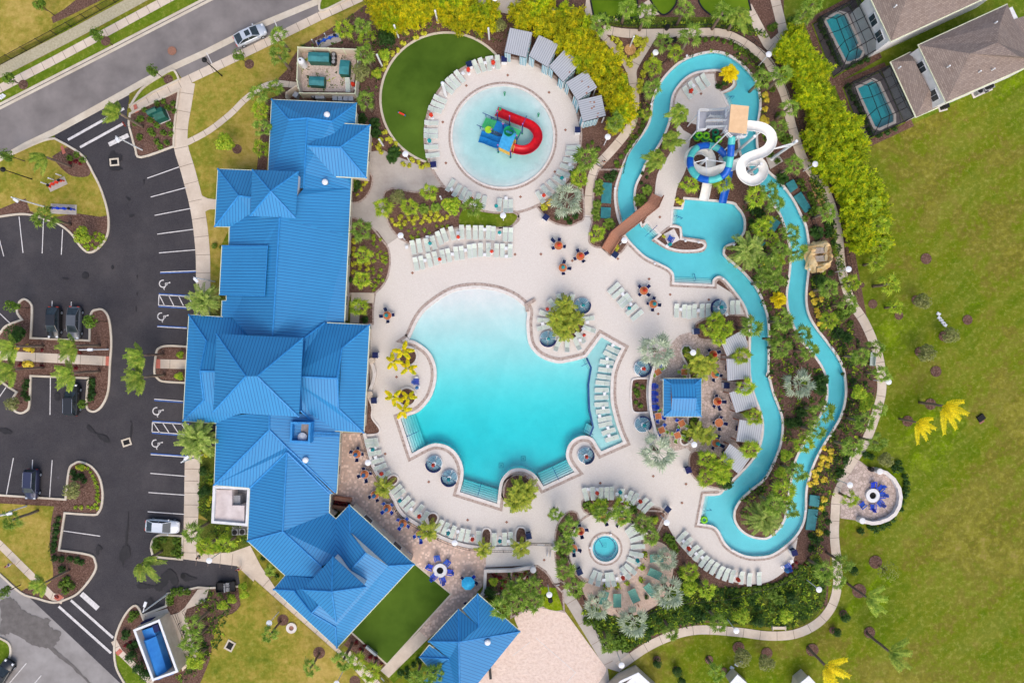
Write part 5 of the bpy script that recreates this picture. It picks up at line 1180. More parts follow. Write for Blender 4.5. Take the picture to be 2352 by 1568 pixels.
def bamboo(i,j,s,sc=.9):
    for n,q in enumerate(parse(s)):
        x,y=T(i,j,q[0],q[1]); k=(q[3] if len(q)>3 else 1)*sc*random.uniform(.92,1.1); p=W(x,y,3.4*k); p.z=0.01
        t=BP[(n+int(q[0]))%3+(3 if i==3 or n%5==4 else 0)].put(p,random.uniform(0,6.28),k,None,'bamboo screen clumps'); reg(t,'yellow green bamboo clump',x,y)
bamboo(1,0,"1110,30 1180,70 1260,10 1150,150 1230,190 1320,90 1400,30 1450,130 1380,170 1500,20 1540,110 1610,30 1700,60 1760,130 1800,30 1880,90 1850,190 1950,30 1970,160 2060,110 2120,190 2050,220 2160,60 1290,230,.8 2190,150,.7")
bamboo(2,0,"40,100 130,40 110,180 200,150 250,60 300,160 290,260 390,190 400,310 470,110 500,260 560,190 570,330 480,390 640,270 640,400 570,470 700,330 700,480 650,560 780,420 790,550 720,630 850,510 880,630 800,700 930,560 960,700 880,780 1000,780 930,870 1040,880 960,960 1060,980 1000,1060 1080,1050,.8 960,1150,.8 330,20,.8 620,120,.7 700,200,.8")
bamboo(3,0,"240,270,.8 190,400 290,360 130,480,.9 330,470 240,520 420,560 340,620 250,640 500,650 420,710 330,740 500,780,.9 420,850 350,880 520,940 430,980 610,1000 550,1060 460,1120 680,1090 760,1180 640,1180 550,1220 440,1260 820,1120,.8 820,1260 720,1300 620,1340 520,1400 880,1330,.8 840,1420 730,1450 620,1490 530,1530 850,1540,.9 740,1550")
bamboo(3,1,"600,30 700,60 800,20 890,70 700,150 800,130 930,160 990,130,.8 760,230 860,240 960,260 1030,230,.8 780,330 880,340 1050,330,.8 760,420,.9 850,440 950,430 1060,420,.8 800,530 900,560 860,640 970,600 1060,590,.8 830,690,.8 1010,680,.8 1090,650,.7")
# shrubs
def shrubproto(name,n,rx,rz,lm,size,seed): 
    def mk(t):
        mb=MB(); mb.tube([(0,0,-.03),(0,0,rz)],.03,0,5); mb.build('stem',M['bark'],t); cloud(seed,n,rx,rz,size,.6,.7,[(0,0,rz*.8,1),(rx*.4,0,rz*.6,.6),(-rx*.3,rx*.3,rz*.7,.6)]).build('foliage',lm,t)
    return Proto(name,'shrub',mk)
SP={'k':shrubproto('croton_shrub',120,.42,.3,L['croton'],.13,110),'a':shrubproto('gold_croton_shrub',120,.46,.3,L['gold'],.14,111),'r':shrubproto('round_shrub',150,.36,.34,L['shrub'],.1,112),'h':shrubproto('dark_shrub',150,.5,.4,L['darkshrub'],.12,113),'u':shrubproto('grass_tuft',60,.3,.2,L['sabal2'],.1,114),'v':shrubproto('red_shrub',90,.3,.22,L['redl'],.1,115),'m':shrubproto('green_shrub',150,.55,.4,L['shrub'],.13,116)}
SD={'k':'yellow green croton shrub','a':'golden croton shrub','r':'small round green shrub','h':'dark green shrub','u':'small light green tuft','v':'small dark red shrub','m':'loose green shrub'}
def shrubs(key,i,j,s,sc=1.0):
    for q in parse(s):
        x,y=T(i,j,q[0],q[1]); p=W(x,y,.3); p.z=0.03; k=(q[3] if len(q)>3 else 1)*sc*random.uniform(.85,1.15)
        t=SP[key].put(p,random.uniform(0,6.28),k,None,SD[key]+'s'); reg(t,SD[key],x,y)
shrubs('k',1,0,"1380,300 1460,240,1.2 1540,310 1350,400 1250,490 1200,550 1170,630 1180,1210 1210,1270 1140,1290 1130,1350 1150,1390 1280,1320 1300,1370 1430,1470 1410,1520 1350,1510 1490,1490 1520,1530 1570,1520 1050,1330 1550,215 1470,340 1300,460 1190,590 1230,1290 1270,1355")
shrubs('k',1,1,"1330,430 1400,440 1470,440 1545,420 1600,390 1670,395 1585,455 1520,470 1440,475 1370,480 1285,490 1245,455 1650,440 1700,440 1750,425 905,645 900,720 910,770 900,860 955,855 1025,855 950,890 1020,900 895,930 945,960 1020,965 1320,485")
shrubs('k',2,0,"920,350 960,370 990,400 1010,430 980,440 1140,360,1.2 1180,370,1.2 1220,370,1.2 1150,400,1.1 1200,410,1.1 1190,450 1160,490 1130,520 1090,540 1060,545 1085,590 1000,480 1030,510 1280,530 1300,510 1240,590 1230,610 1210,660 1200,690 1185,740 1175,790 1175,830")
shrubs('a',3,2,"580,1010 510,1070 570,1080 490,1120 480,1170 430,1200 550,1140 440,1240 520,1270 390,1310 440,1290 515,1450 490,1530 520,980"); shrubs('a',3,1,"410,1130 430,1200 490,1180 450,1280 470,1330 480,1400 520,1430"); shrubs('a',3,3,"470,185,1.2"); shrubs('a',2,0,"2330,870 2345,920 2330,1000 2310,1090 2340,1110"); shrubs('a',0,2,"250,60,1.2 290,80 240,205,1.2 280,215 150,60,.8"); shrubs('k',0,2,"720,1150,1.2 760,1165 1930,1300 1930,1440 1920,1490 1900,1040"); shrubs('a',2,1,"360,270 340,300,.8"); shrubs('k',2,1,"290,310 300,340 1530,270 1560,290 2300,860,.8 2060,790,.8 970,700 950,720 1400,600,.8")
shrubs('r',2,0,"1720,360 1780,365 1840,355 1890,360 1950,380 2010,390 2060,425 2100,450 2160,475 2210,515 2250,550 2300,620 1215,1110 1200,1160 1180,1210 1140,1260 1110,1300 1080,1345 1050,1390 1005,1440 960,1490 970,1520 700,1340 740,1310 790,1370")
shrubs('r',0,1,"1968,690,1.3 2020,700,.7"); shrubs('r',3,3,"300,500 255,540 210,585 165,620 120,645 75,670 30,690 430,860,.8"); shrubs('r',2,3,"2065,720 2120,710 2180,700 2230,695 2270,700 2320,690"); shrubs('u',0,1,"870,575 910,580 845,610 900,610 940,600 880,640 920,635 960,625 760,660 790,640 800,690 840,680 910,690 870,705 800,720 770,690 930,660")
shrubs('u',0,2,"800,1165 825,1200 845,1235 860,1265 875,1300 885,1335 890,1370 890,1405 885,1440 900,1470 870,1500 890,1530 840,1530 800,1520 740,1525 690,1525"); shrubs('u',1,1,"1080,600 1080,630 1140,630 1075,670 1110,700 1065,760 1110,770 1140,740 1190,755 1115,800 1160,785 1080,830 1195,800 1160,825 1190,845 1070,900 1145,910 1080,940 1130,965 1090,1000 1120,1015 1060,1055 1095,1055 1165,1005 1080,1095 1400,550 1455,530 1490,565 1545,545 1420,600 1485,605 1590,570 1440,625 1330,520 1660,505 1710,515 1760,510 1340,590")
shrubs('v',0,2,"180,215 380,80 690,245,1.1 375,225 730,95 560,240"); shrubs('v',0,0,"690,1480 640,1490 730,1500"); shrubs('v',0,3,"1150,1225 1190,1200"); shrubs('v',3,3,"230,495,.7 265,465,.7 345,480,.7")
shrubs('h',0,2,"840,360 845,400 840,440 845,480 830,520 240,370 235,420 220,480 250,520 670,1200 690,1250 740,1240 770,1280"); shrubs('h',0,3,"1160,1110,1.4 1150,1140 1200,1240,1.3 1240,1215 570,520,1.2 640,430 700,440 750,460 560,430 500,420 480,350 490,300 500,240 510,180 520,120 530,60"); shrubs('m',0,3,"1430,260 1500,250 1430,310 1620,260 1640,320 1600,370 1650,390 1600,730,1.2 1660,725,1.2 1720,730 1560,790,1.3 1560,830 620,630,1.2 570,660 660,680 600,720 1210,930,.9 1250,940 1200,980")
shrubs('m',0,0,"1290,1090 1240,1130 1440,950 1500,930 1540,990 1590,950 1600,1020 1330,1010 1380,1100 1440,1150 1560,1150 1500,1220 1400,1230 1280,1260 1440,1300 1530,1310 1470,1350 1380,1200 1570,1230 700,1420 760,1470 640,1450",.9); shrubs('h',1,1,"930,100,1.3 910,170 940,140 860,1000 850,780 1000,1370"); shrubs('k',1,1,"960,170,.8 990,130,.8 930,220,.8 1010,100,.8",.9); shrubs('m',2,2,"690,1500,1.2 730,1540 850,1470 1080,1490 1120,1540 1600,80 1610,120 1640,160 1600,890 1590,850 1670,720 1650,770"); shrubs('r',2,2,"1150,400 1130,440 1160,500 1200,420 1140,560 1180,590 1150,470,1.2"); shrubs('h',3,2,"1200,1120 1230,1180 1260,1240 1270,1300 1270,1360 1260,1420 1240,1480 1220,1540 900,1040 950,1060 1170,1170,1.2 660,1210,1.3 640,1080,1.1 720,1090,1.2 690,300,.7 900,380,.7 780,360"); shrubs('h',3,3,"1150,60 1100,110 1050,140 990,160 940,130 850,170 400,340,1.2 440,260,1.4 400,220,1.2 530,20,.9 550,90,.9 540,190,.9"); shrubs('m',2,3,"1460,260,1.4 1420,230,1.2 1480,300,1.3 1550,560,1.3 1500,350,1.1 450,150 460,240 440,360 480,430 600,760 690,1000,1.2 770,1030,1.3 1000,1170,1.6 960,1230,1.3 1050,1230,1.3 1310,60"); shrubs('h',2,3,"1300,930 1350,990 1420,1030 1500,950 1600,880 1700,900 1800,880 1900,850 1980,820 2050,850 2100,900 1720,950,1.5 1560,620 1600,780 1700,640 2200,830 2250,880 2000,720 1240,960 1270,1100"); shrubs('v',2,3,"40,580 90,620 150,600 60,660 120,560"); shrubs('v',1,3,"2180,570 2240,600 2290,640 2260,700 2200,590 1000,1230 920,1200 960,1260 1100,1340 1150,1400 1050,1330"); shrubs('h',1,3,"1330,1480 1390,1440 1450,1400 1500,1360 1400,1500 60,430,.8 190,590,.8"); shrubs('h',2,0,"1960,760 1900,790 200,230 140,250"); shrubs('u',2,3,"1195,505,1.6 1190,620,1.6 1060,650,1.6 970,680,1.6 865,685,1.6 1220,390,1.5")
shrubs('h',2,1,"880,60,1.2 920,80 940,30 1200,20,.7 1190,110,.6 1240,60,.6 560,20,1.2 500,430 420,430 580,420 530,470 2220,360,1.6 2280,400,1.3 2200,470"); shrubs('m',3,1,"300,110,1.2 330,170 390,230 420,290 410,390,1.3 430,350 340,440 550,520,1.0 150,1460 60,1440 500,1450 700,1330,1.4 760,1280,1.3 640,1320,1.2 760,1400"); shrubs('h',3,1,"560,500,1.4 550,580,1.4 600,660,.7 580,940 120,980,.7"); shrubs('m',3,0,"60,240,.9 30,260 210,200,1.2 260,170 240,230 100,1060 160,1280,1.5 40,820 20,1420 90,1480"); shrubs('h',3,0,"490,190 480,240 510,290 540,340 570,390 590,440 610,490 640,540 660,590 740,800 760,850 790,900 820,950 850,1000 870,1060 900,1120 930,1180 950,1230 730,620,.9 790,590 850,570 910,540 1020,1240 1100,1210 1170,1180")
palms('P',2,1,"1900,1390,.7")
# planted ground cover in the mulch beds: nobody could count it
rnd=random.Random(5)
GCS=[MB(),MB(),MB()]
def cover_zone(loop,n,size,holes=()):
    n=int(n*1.0)
    b=bbox(loop); k=0; tries=0
    while k<n and tries<n*20:
        tries+=1; x=rnd.uniform(b[0],b[2]); y=rnd.uniform(b[1],b[3])
        if not inside(x,y,loop) or eo(x,y,[RIV_O,RIV_I]) or math.hypot(x-1026,y-228)<155 or math.hypot(x-1155,y-312)<215 or (830<x<1030 and 335<y<480) or math.hypot(x-1440,y-1320)<100: continue
        k+=1; p=W(x,y); p.z=.1; s=size*rnd.uniform(.5,1.5); gc=GCS[(0,0,1,0,2,1)[k%6]]
        for q in range(5):
            a=rnd.uniform(0,6.28); gc.leaf(p+Vector((rnd.uniform(-.2,.2),rnd.uniform(-.2,.2),0)),Vector((math.cos(a)*s,math.sin(a)*s,s*rnd.uniform(.3,.9))),s*.5)
cover_zone(pg("1340,1400 1560,1345 1700,1350 1800,1335 1870,1280 1895,1310 1890,1390 1820,1440 1620,1425 1520,1445 1440,1495 1390,1480"),1710,.3)
cover_zone(pg("1770,470 1800,520 1812,600 1805,700 1830,790 1890,860 1895,920 1830,1030 1800,1170 1750,1230 1690,1200 1700,1150 1790,1040 1798,970 1765,860 1765,740 1720,620 1670,580 1720,520 1700,470"),798,.26)
cover_zone(pg("1360,30 1520,50 1700,45 1770,90 1640,62 1480,62 1385,56"),285,.26); cover_zone(pg("1855,300 1880,400 1920,540 1955,690 1930,640 1895,500 1860,420"),304,.24); cover_zone(pg("1860,600 1920,660 1960,760 2000,830 2000,920 1960,1040 1900,1150 1880,1300 1858,1240 1860,1120 1900,1010 1945,930 1945,860 1900,770 1862,700"),798,.26)
cover_zone(pg("1130,1310 1230,1310 1270,1390 1180,1410"),120,.25); cover_zone(pg("460,1080 490,1090 485,1190 458,1180"),90,.25); cover_zone(pg("505,1205 570,1215 570,1250 500,1262 460,1240"),120,.25); cover_zone(pg("475,1350 545,1345 510,1470 440,1560 400,1568 420,1450"),304,.24); cover_zone(pg("870,40 1180,70 1140,110 900,200 840,130"),120,.2); cover_zone(pg("1510,210 1640,130 1700,110 1760,150 1760,400 1745,240 1700,140 1636,115 1560,135"),160,.22); cover_zone(pg("1430,380 1510,210 1470,240 1420,400"),60,.2); cover_zone(pg("640,190 690,200 690,110 830,20 850,60 870,200 840,330 900,390 830,390 840,240"),130,.22)
for q,l in zip(GCS,('shrub','darkshrub','sabal2')): stuff(q.build('ground_cover',L[l]))
# ================================================================ pool furniture
ORD=['first','second','third','fourth','fifth','sixth','seventh','eighth','ninth','tenth','eleventh','twelfth','thirteenth','fourteenth','fifteenth','sixteenth']
ZD=lv(9)
def mk_lounger(t):
    # head towards +x, reclined a little at the head end
    mb=MB()
    for s in (-.31,.31): mb.tube([(-.95,s,.3),(.3,s,.3),(.97,s,.62)],.028,0,5)
    for x in (-.75,.25):
        for s in (-.31,.31): mb.tube([(x,s,.3),(x,s,0)],.025,0,5)
    mb.tube([(-.95,-.31,.3),(-.95,.31,.3)],.028,0,5); mb.tube([(.97,-.31,.62),(.97,.31,.62)],.028,0,5); mb.tube([(.75,-.31,.3),(.75,.31,.3)],.02,0,5)
    mb.build('frame',M['white'],t)
    mb=MB(); mb.box(-.92,.29,-.285,.285,.305,.325); mb.build('seat',M['sling'],t)
    mb=MB(); mb.add([(.31,-.285,.32),(.94,-.285,.62),(.94,.285,.62),(.31,.285,.32),(.31,-.285,.3),(.94,-.285,.6),(.94,.285,.6),(.31,.285,.3)],[(0,1,2,3),(7,6,5,4),(0,4,5,1),(3,2,6,7),(1,5,6,2)]); mb.build('backrest',M['sling'],t)
LG=Proto('sun_lounger','sun lounger',mk_lounger)
def row(s,i,j,desc,group,radial=None,rev=False):
    for n,q in enumerate(parse(s)):
        x,y=T(i,j,q[0],q[1]); 
        if radial: 
            a=math.atan2(-(y-radial[1]),x-radial[0])
        else: a=R(q[3])
        LG.put((W(x,y).x,W(x,y).y,ZD),a,1,desc.format(ORD[n]),group)
row("1448,710,100 1505,695,100 1575,690,100 1635,668,105 1688,625,110 1735,598,110 1805,583,105 1893,570,92 1955,572,92 2017,574,90 2070,574,90 2135,575,87 2180,582,87 2290,592,88 2340,595,88",1,1,"{} pale lounger from the left, upper row above the main pool","upper row of loungers above the main pool")
row("1475,862,100 1527,850,100 1597,828,103 1653,810,103 1720,795,100 1772,782,102 1842,766,96 1892,760,95 1965,745,95 2008,738,93 2065,733,90 2135,733,88 2210,738,88 2265,740,88 2335,742,88",1,1,"{} pale lounger from the left, lower row above the main pool","lower row of loungers above the main pool")
row("2025,630,115 2080,612,112 2140,602,100 2222,590,95",1,0,"{} lounger from the left, above the splash pool by the turf","loungers around the splash pool")
row("1875,718,130 1832,757,132 1797,785,135 1765,828,140 1697,925,158 1675,975,160 1650,1020,165 1617,1140,180 1612,1213,180 1612,1260,180 1615,1360,183 1628,1435,187",1,0,"{} lounger down the left rim of the splash pool deck","loungers around the splash pool")
row("1790,142,240 1848,190,240 1907,220,245 1945,255,245 2035,275,255 2095,298,260 2235,320,265 2293,330,270 2340,330,270",1,1,"{} lounger from the left along the bottom rim of the splash pool deck","loungers around the splash pool")
row("560,1365,0 550,1415,-3 530,1480,-10 500,1540,-18",2,0,"{} lounger down the right rim of the splash pool deck","loungers around the splash pool")
row("465,35,-25 430,95,-35 372,145,-45 312,190,-50 258,250,-60",2,1,"{} lounger along the lower right rim of the splash pool deck","loungers around the splash pool")
row("1605,865,125 1655,820,125 1720,783,125 1770,750,125",2,0,"{} lounger from the left on the deck inside the river loop","loungers inside the river loop")
row("380,1235 440,1195 543,1200 310,1318 295,1375 290,1440 690,1360 705,1455 625,1530",2,1,"lounger {} in the ring around the raised palm planter","loungers around the palm planter",(1303,738))
for n,(x,y) in enumerate(((418,30),(505,35),(595,20))): 
    px,py=T(2,2,x,y); LG.put((W(px,py).x,W(px,py).y,ZD),math.atan2(-(py-738),px-1303),1,f"{ORD[n]} lounger from the left on the pool side of the palm planter","loungers around the palm planter")
row("930,1083,42 968,1130,40 1017,1180,42 1042,1215,42 1095,1280,40 1143,1330,40",2,1,"{} lounger from the top in the slanting row of six in mid deck","slanting row of six loungers")
row("1505,1288,90 1575,1293,92 1620,1300,92 1668,1290,90 1738,1288,90 1795,1285,90 2015,1257,93 2065,1255,93",2,1,"{} lounger from the left in the row beside the river bend","loungers beside the river bend")
ZL=-.27
def rowledge():
    for n,q in enumerate(parse("925,75,-25 898,125,-28 868,190,-8 855,260,-6 845,325,-8 830,380,-6 822,445,0 820,513,2 820,578,3 833,640,5 850,710,12 855,760,14 885,825,20 915,890,18")):
        x,y=T(2,2,q[0],q[1]); p=W(x,y); LG.put((p.x,p.y,ZL),R(q[3]),1,f"{ORD[n]} lounger from the top standing in the shallow tanning ledge","loungers standing in the tanning ledge")
rowledge()
row("1065,905,5 1075,945,8 1098,1020,12 1125,1090,18 1148,1145,22 1190,1215,30 1295,1350,40 1325,1390,40 1375,1460,45 1415,1505,45 1500,1540,50",1,2,"{} lounger from the top along the curved terrace fence","loungers along the curved terrace fence")
row("1555,35,60 1690,115,62 1745,140,65 1810,170,68 1890,195,75 1945,205,78 2045,220,88 2190,240,90 2285,235,90 2340,230,90",1,3,"{} lounger from the left along the lower bend of the terrace fence","loungers along the curved terrace fence")
row("672,1395,105 738,1388,95 815,1390,90 865,1388,90 912,1385,90 1003,1405,85 1075,1420,70 1120,1440,65 1195,1480,50 1240,1515,48",2,2,"{} lounger from the left, arc between main pool and spa garden","loungers between the main pool and the spa garden")
row("1090,140 1115,180 1140,235 1150,305 1135,375 1110,440 1080,510 1035,545 920,600 873,605 795,600 740,580",2,3,"{} lounger clockwise from the top right around the round spa","loungers around the round spa",(1390.5,1259))
row("1555,215,50 1600,270,50 1660,340,45 1705,385,50 1755,440,55 1800,475,58 1850,505,60 1905,540,65 1960,560,70 2015,575,78 2100,590,85 2172,605,88 2260,595,92",2,3,"{} lounger from the left below the bottom bend of the river","loungers below the bottom bend of the river")
row("850,795,92",1,0,"single lounger stored in the {} corner of the generator yard".replace('{}','lower right'),"loungers in storage")
# side tables
def mk_side(t):
    mb=MB(); mb.box(-.22,.22,-.22,.22,.4,.44); mb.build('top',M['white'],t); mb=MB()
    for x in (-.18,.18):
        for y in (-.18,.18): mb.tube([(x,y,0),(x,y,.4)],.025,0,5)
    mb.build('legs',M['white'],t)
ST=Proto('side_table','side table',mk_side)
def sides(i,j,s,z=None):
    for q in parse(s):
        x,y=T(i,j,q[0],q[1]); p=W(x,y); t=ST.put((p.x,p.y,ZD if z is None else z),R(q[3]) if len(q)>3 else random.uniform(0,1.5),1,None,'small white side tables'); reg(t,'small white side table',x,y)
sides(1,1,"1390,708,5 1577,615,5 1857,577 2104,547,0 1802,180,30 2297,260,0 1557,828,5 1807,772,5 1927,735,5 2102,775,0 2297,718,0 2300,792,0"); sides(1,0,"1905,688,40 2165,543,5 2108,592,10 1612,1075,0 1590,1300,5"); sides(2,0,"548,1450,5 530,1520,5 1660,800,40"); sides(2,1,"480,90,10 278,232,40 500,1192,5 280,1405,10 690,1392,10 652,1452,30 1012,1137,30 1085,1228,35 1542,1275,0 1705,1285,0 1962,1322,30 622,1555,5"); sides(2,2,"697,1350,0 777,1350,0 960,1392,0 1040,1413,20"); sides(2,2,"925,35,20 872,157,5 878,228,5 850,478,0 838,607,5 803,682,10 880,792,20 890,862,15",ZL)
sides(1,2,"1062,993,20 1105,1060,15 1432,1530,40 1480,336,0"); sides(1,3,"1773,157,20 1858,168,10 1980,230,5 2320,255,0"); sides(2,3,"838,610,0 960,597,5 1010,575,20 1567,255,40 1682,370,40 1738,403,40 1625,305,40"); sides(3,3,"205,440,20"); sides(2,0,"500,1155") if False else None
# chairs and tables
def mk_chair(m):
    def f(t):
        mb=MB()
        for x in (-.24,.24):
            for y in (-.24,.24): mb.tube([(x,y,0),(x,y,.44)],.022,0,5)
        for y in (-.26,.26): mb.tube([(-.26,y,.62),(.26,y,.64)],.022,0,5); mb.tube([(.24,y,.0),(.24,y,.63)],.02,0,5); mb.tube([(-.25,y,.44),(-.36,y,.9)],.022,0,5)
        mb.build('frame',M['white'],t)
        mb=MB(); mb.box(-.25,.27,-.24,.24,.43,.46); mb.build('seat',m,t)
        mb=MB(); mb.add([(-.25,-.24,.46),(-.37,-.24,.92),(-.37,.24,.92),(-.25,.24,.46),(-.28,-.24,.45),(-.40,-.24,.91),(-.40,.24,.91),(-.28,.24,.45)],[(0,1,2,3),(7,6,5,4),(0,4,5,1),(3,2,6,7),(1,5,6,2),(0,3,7,4)]); mb.build('backrest',m,t)
    return f
CH={'n':Proto('dining_chair','chair',mk_chair(M['navy'])),'b':Proto('dining_chair','chair',mk_chair(M['blue'])),'l':Proto('dining_chair','chair',mk_chair(M['lime']))}
def mk_rtable(t):
    mb=MB(); mb.lathe((0,0,.68),[(.58,0),(.6,.02),(.6,.05),(.57,.055)],0,24); mb.build('tabletop',M['orange'],t)
    mb=MB(); mb.ribbon([(.6*math.cos(R(a)),.6*math.sin(R(a))) for a in range(0,360,15)],0,.025,.68,.74,True); mb.build('rim',M['white'],t)
    mb=MB(); mb.tube([(0,0,0),(0,0,.68)],.05,0,8); mb.tube([(-.3,0,.02),(.3,0,.02)],.03,0,5); mb.tube([(0,-.3,.02),(0,.3,.02)],.03,0,5); mb.build('pedestal',M['white'],t)
RT=Proto('round_table','table',mk_rtable)
def mk_stable(t):
    mb=MB(); mb.box(-.44,.44,-.44,.44,.7,.735); mb.build('tabletop',M['orange'],t)
    mb=MB(); mb.ribbon([(-.44,-.44),(.44,-.44),(.44,.44),(-.44,.44)],.002,.03,.69,.74,True); mb.build('rim',M['white'],t)
    mb=MB()
    for x in (-.36,.36):
        for y in (-.36,.36): mb.tube([(x,y,0),(x,y,.7)],.03,0,5)
    mb.build('legs',M['white'],t)
SQ=Proto('square_table','table',mk_stable)
def mk_parasol(m,tilt=0):
    def f(t):
        mb=MB(); mb.tube([(0,0,0),(0,0,2.3)],.025,0,6); mb.build('pole',M['grey'],t)
        mb=MB(); n=14; rnd=random.Random(4); prof=[(.06,2.3),(.2,2.05),(.27,1.6),(.24,1.15),(.1,1.0)]
        vs=[];fs=[]
        for r,z in prof:
            for k in range(n):
                rr=r*(1.15 if k%2 else .72)*rnd.uniform(.9,1.1); vs.append((rr*math.cos(6.283*k/n),rr*math.sin(6.283*k/n),z))
        for i in range(4):
            for k in range(n): fs.append((i*n+k,i*n+(k+1)%n,(i+1)*n+(k+1)%n,(i+1)*n+k))
        fs.append(tuple(range(n))); mb.add(vs,fs); mb.build('canopy',m,t)
        mb=MB(); mb.lathe((0,0,0),[(.24,0),(.24,.06),(.06,.1)],0,12); mb.build('base',M['white'],t)
    return f
PS={'r':Proto('closed_parasol','parasol',mk_parasol(M['red'])),'t':Proto('closed_parasol','parasol',mk_parasol(M['teal'])),'b':Proto('closed_parasol','parasol',mk_parasol(M['sky']))}
PC={'r':'red','t':'teal','b':'light blue'}
def parasols(c,i,j,s):
    for q in parse(s):
        x,y=T(i,j,q[0],q[1]); p=W(x,y,1.7); t=PS[c].put((p.x,p.y,ZD),random.uniform(0,6),1,None,'closed parasols'); reg(t,f'closed {PC[c]} parasol',x,y)
parasols('r',1,1,"1857,608 1687,812 2165,740 1980,258"); parasols('t',1,1,"1598,667 2237,567 2207,323"); parasols('r',1,0,"1950,640 2178,575 1608,1055"); parasols('t',1,0,"1592,1293"); parasols('r',2,1,"292,225 325,1270 662,1508"); parasols('t',2,1,"458,66 1078,1262"); parasols('r',2,0,"1645,835"); parasols('r',1,2,"1152,1215"); parasols('t',1,2,"1072,992 1320,1462"); parasols('r',1,3,"1498,38 1988,248"); parasols('t',1,3,"1765,193 2240,265"); parasols('r',2,2,"783,1392 1180,1468"); parasols('t',2,2,"995,1385"); parasols('r',2,3,"1020,602 1625,333 2078,618"); parasols('t',2,3,"1155,443"); parasols('t',2,1,"1452,675"); parasols('b',1,2,"1478,425"); parasols('b',3,3,"172,535"); parasols('r',1,0,"890,775")
DIR8=['right','upper right','above side','upper left','left','lower left','below side','lower right']
TABN=[0]
def diningset(kind,i,j,x,y,chairs,ck,umb,place,rz=0):
    px,py=T(i,j,x,y); p=W(px,py,.7); p=Vector((p.x,p.y,ZD))
    cn={'n':'navy','b':'bright blue','l':'lime green'}
    pr=RT if kind=='r' else SQ
    shape='round' if kind=='r' else 'square'
    tb=pr.put(p,rz,1,f'orange {shape} table {place}','orange round tables' if kind=='r' else 'orange square tables')
    used=set()
    for c in chairs:
        k=ck
        if len(c)>2: k=c[2]
        qx,qy=T(i,j,c[0],c[1]); cp=W(qx,qy,.5); a=math.atan2(p.y-cp.y,p.x-cp.x)
        d=int(round(math.degrees(math.atan2(cp.y-p.y,cp.x-p.x))/45))%8
        while d in used: d=(d+1)%8
        used.add(d)
        CH[k].put((cp.x,cp.y,ZD),a,1,f'{cn[k]} chair {DIR8[d]} of {shape} table {place}','dining chairs')
    if umb:
        PS[umb].put((p.x,p.y,ZD),.3*len(used)+px,1,f'closed {PC[umb]} parasol through the {shape} table {place}','closed parasols')
def A4(*a): return [(a[k],a[k+1]) for k in range(0,len(a),2)]
diningset('r',1,1,1208,1330,A4(1195,1285,1163,1335,1252,1325,1213,1374),'n','t','by the left pool deck edge')
diningset('r',2,1,428,690,A4(380,645,432,648,386,708,467,697),'n','r','topmost below the splash pool')
diningset('r',2,1,627,787,A4(608,747,677,762,588,805,648,822),'n','r','second below the footbridge')
diningset('r',2,1,466,893,A4(475,850,517,898,470,935),'n','t','lowest of the three mid deck')
diningset('r',2,1,1210,1102,A4(1178,1072,1242,1072,1178,1132,1242,1132),'n','r','upper of two by the river steps')
diningset('r',2,1,1297,1225,A4(1300,1185,1256,1220,1339,1232,1290,1269),'n','t','lower of two by the river steps')
diningset('r',1,2,928,1030,A4(938,987,890,1015,970,1032,930,1074),'n','b','first from the top on the brick terrace')
diningset('r',1,2,1000,1218,A4(993,1175,1047,1210,961,1230,1013,1267),'n','b','second from the top on the brick terrace')
diningset('r',1,2,1095,1405,A4(1062,1418,1112,1442,1130,1385),'n','b','third from the top on the brick terrace')
diningset('r',1,2,1208,1530,A4(1182,1495,1243,1502,1175,1555,1240,1560),'b','b','fourth from the top on the brick terrace')
diningset('r',1,3,1350,100,A4(1318,73,1382,66,1328,132,1390,120),'b','b','fifth from the top on the brick terrace')
diningset('r',1,3,1508,198,A4(1472,212,1516,255,1515,160),'b','b','under the terrace palm')
diningset('r',2,2,1845,120,A4(1815,88,1887,100,1803,135,1867,157),'n','r','topmost by the right cabanas')
diningset('r',2,2,1865,300,A4(1900,308,1850,345),'n','t','half hidden by palm near cabanas')
diningset('r',2,2,1885,550,A4(1876,508,1936,552,1858,585,1899,605),'n','r','right of the blue kiosk')
diningset('r',2,2,1900,745,A4(1912,706,1860,745,1947,752,1900,790),'n',None,'without parasol by the cabanas')
diningset('r',2,2,1873,930,A4(1890,880,1919,952,1848,967),'n','t','lowest by the right cabanas')
diningset('r',2,3,628,170,A4(620,126,674,160,638,210),'n','r','upper left of the spa')
diningset('r',2,3,563,330,A4(563,288,610,342,567,374),'n','t','lower left of the spa')
diningset('r',2,3,850,55,A4(862,92,885,15),'n','t','above the spa')
diningset('r',2,3,1005,80,A4(973,107,1060,78),'n','r','upper right of the spa')
diningset('s',2,2,1340,280,A4(1370,225)+[(1312,305,'l'),(1380,248,'l')],'b',None,'left of kiosk top corner',R(30))
diningset('s',2,2,1580,280,[(1582,238,'l'),(1538,280,'l'),(1583,325,'l')],'l',None,'above the kiosk')
diningset('s',2,2,1342,685,[(1352,640,'l'),(1307,685,'b'),(1382,697,'b'),(1335,720,'b')],'b',None,'below the kiosk bar',R(8))
diningset('s',2,2,1558,750,[(1518,725,'b'),(1597,770,'l'),(1537,775,'l')],'l',None,'right below the kiosk',R(28))
diningset('s',2,2,1373,812,[(1392,775,'b'),(1355,845,'b'),(1345,805,'l'),(1408,825,'l')],'b',None,'lower left of the kiosk',R(22))
diningset('s',2,2,1518,860,[(1522,822,'b'),(1478,848,'l'),(1503,905,'l'),(1560,875,'l')],'l',None,'lowest below the kiosk',R(22))
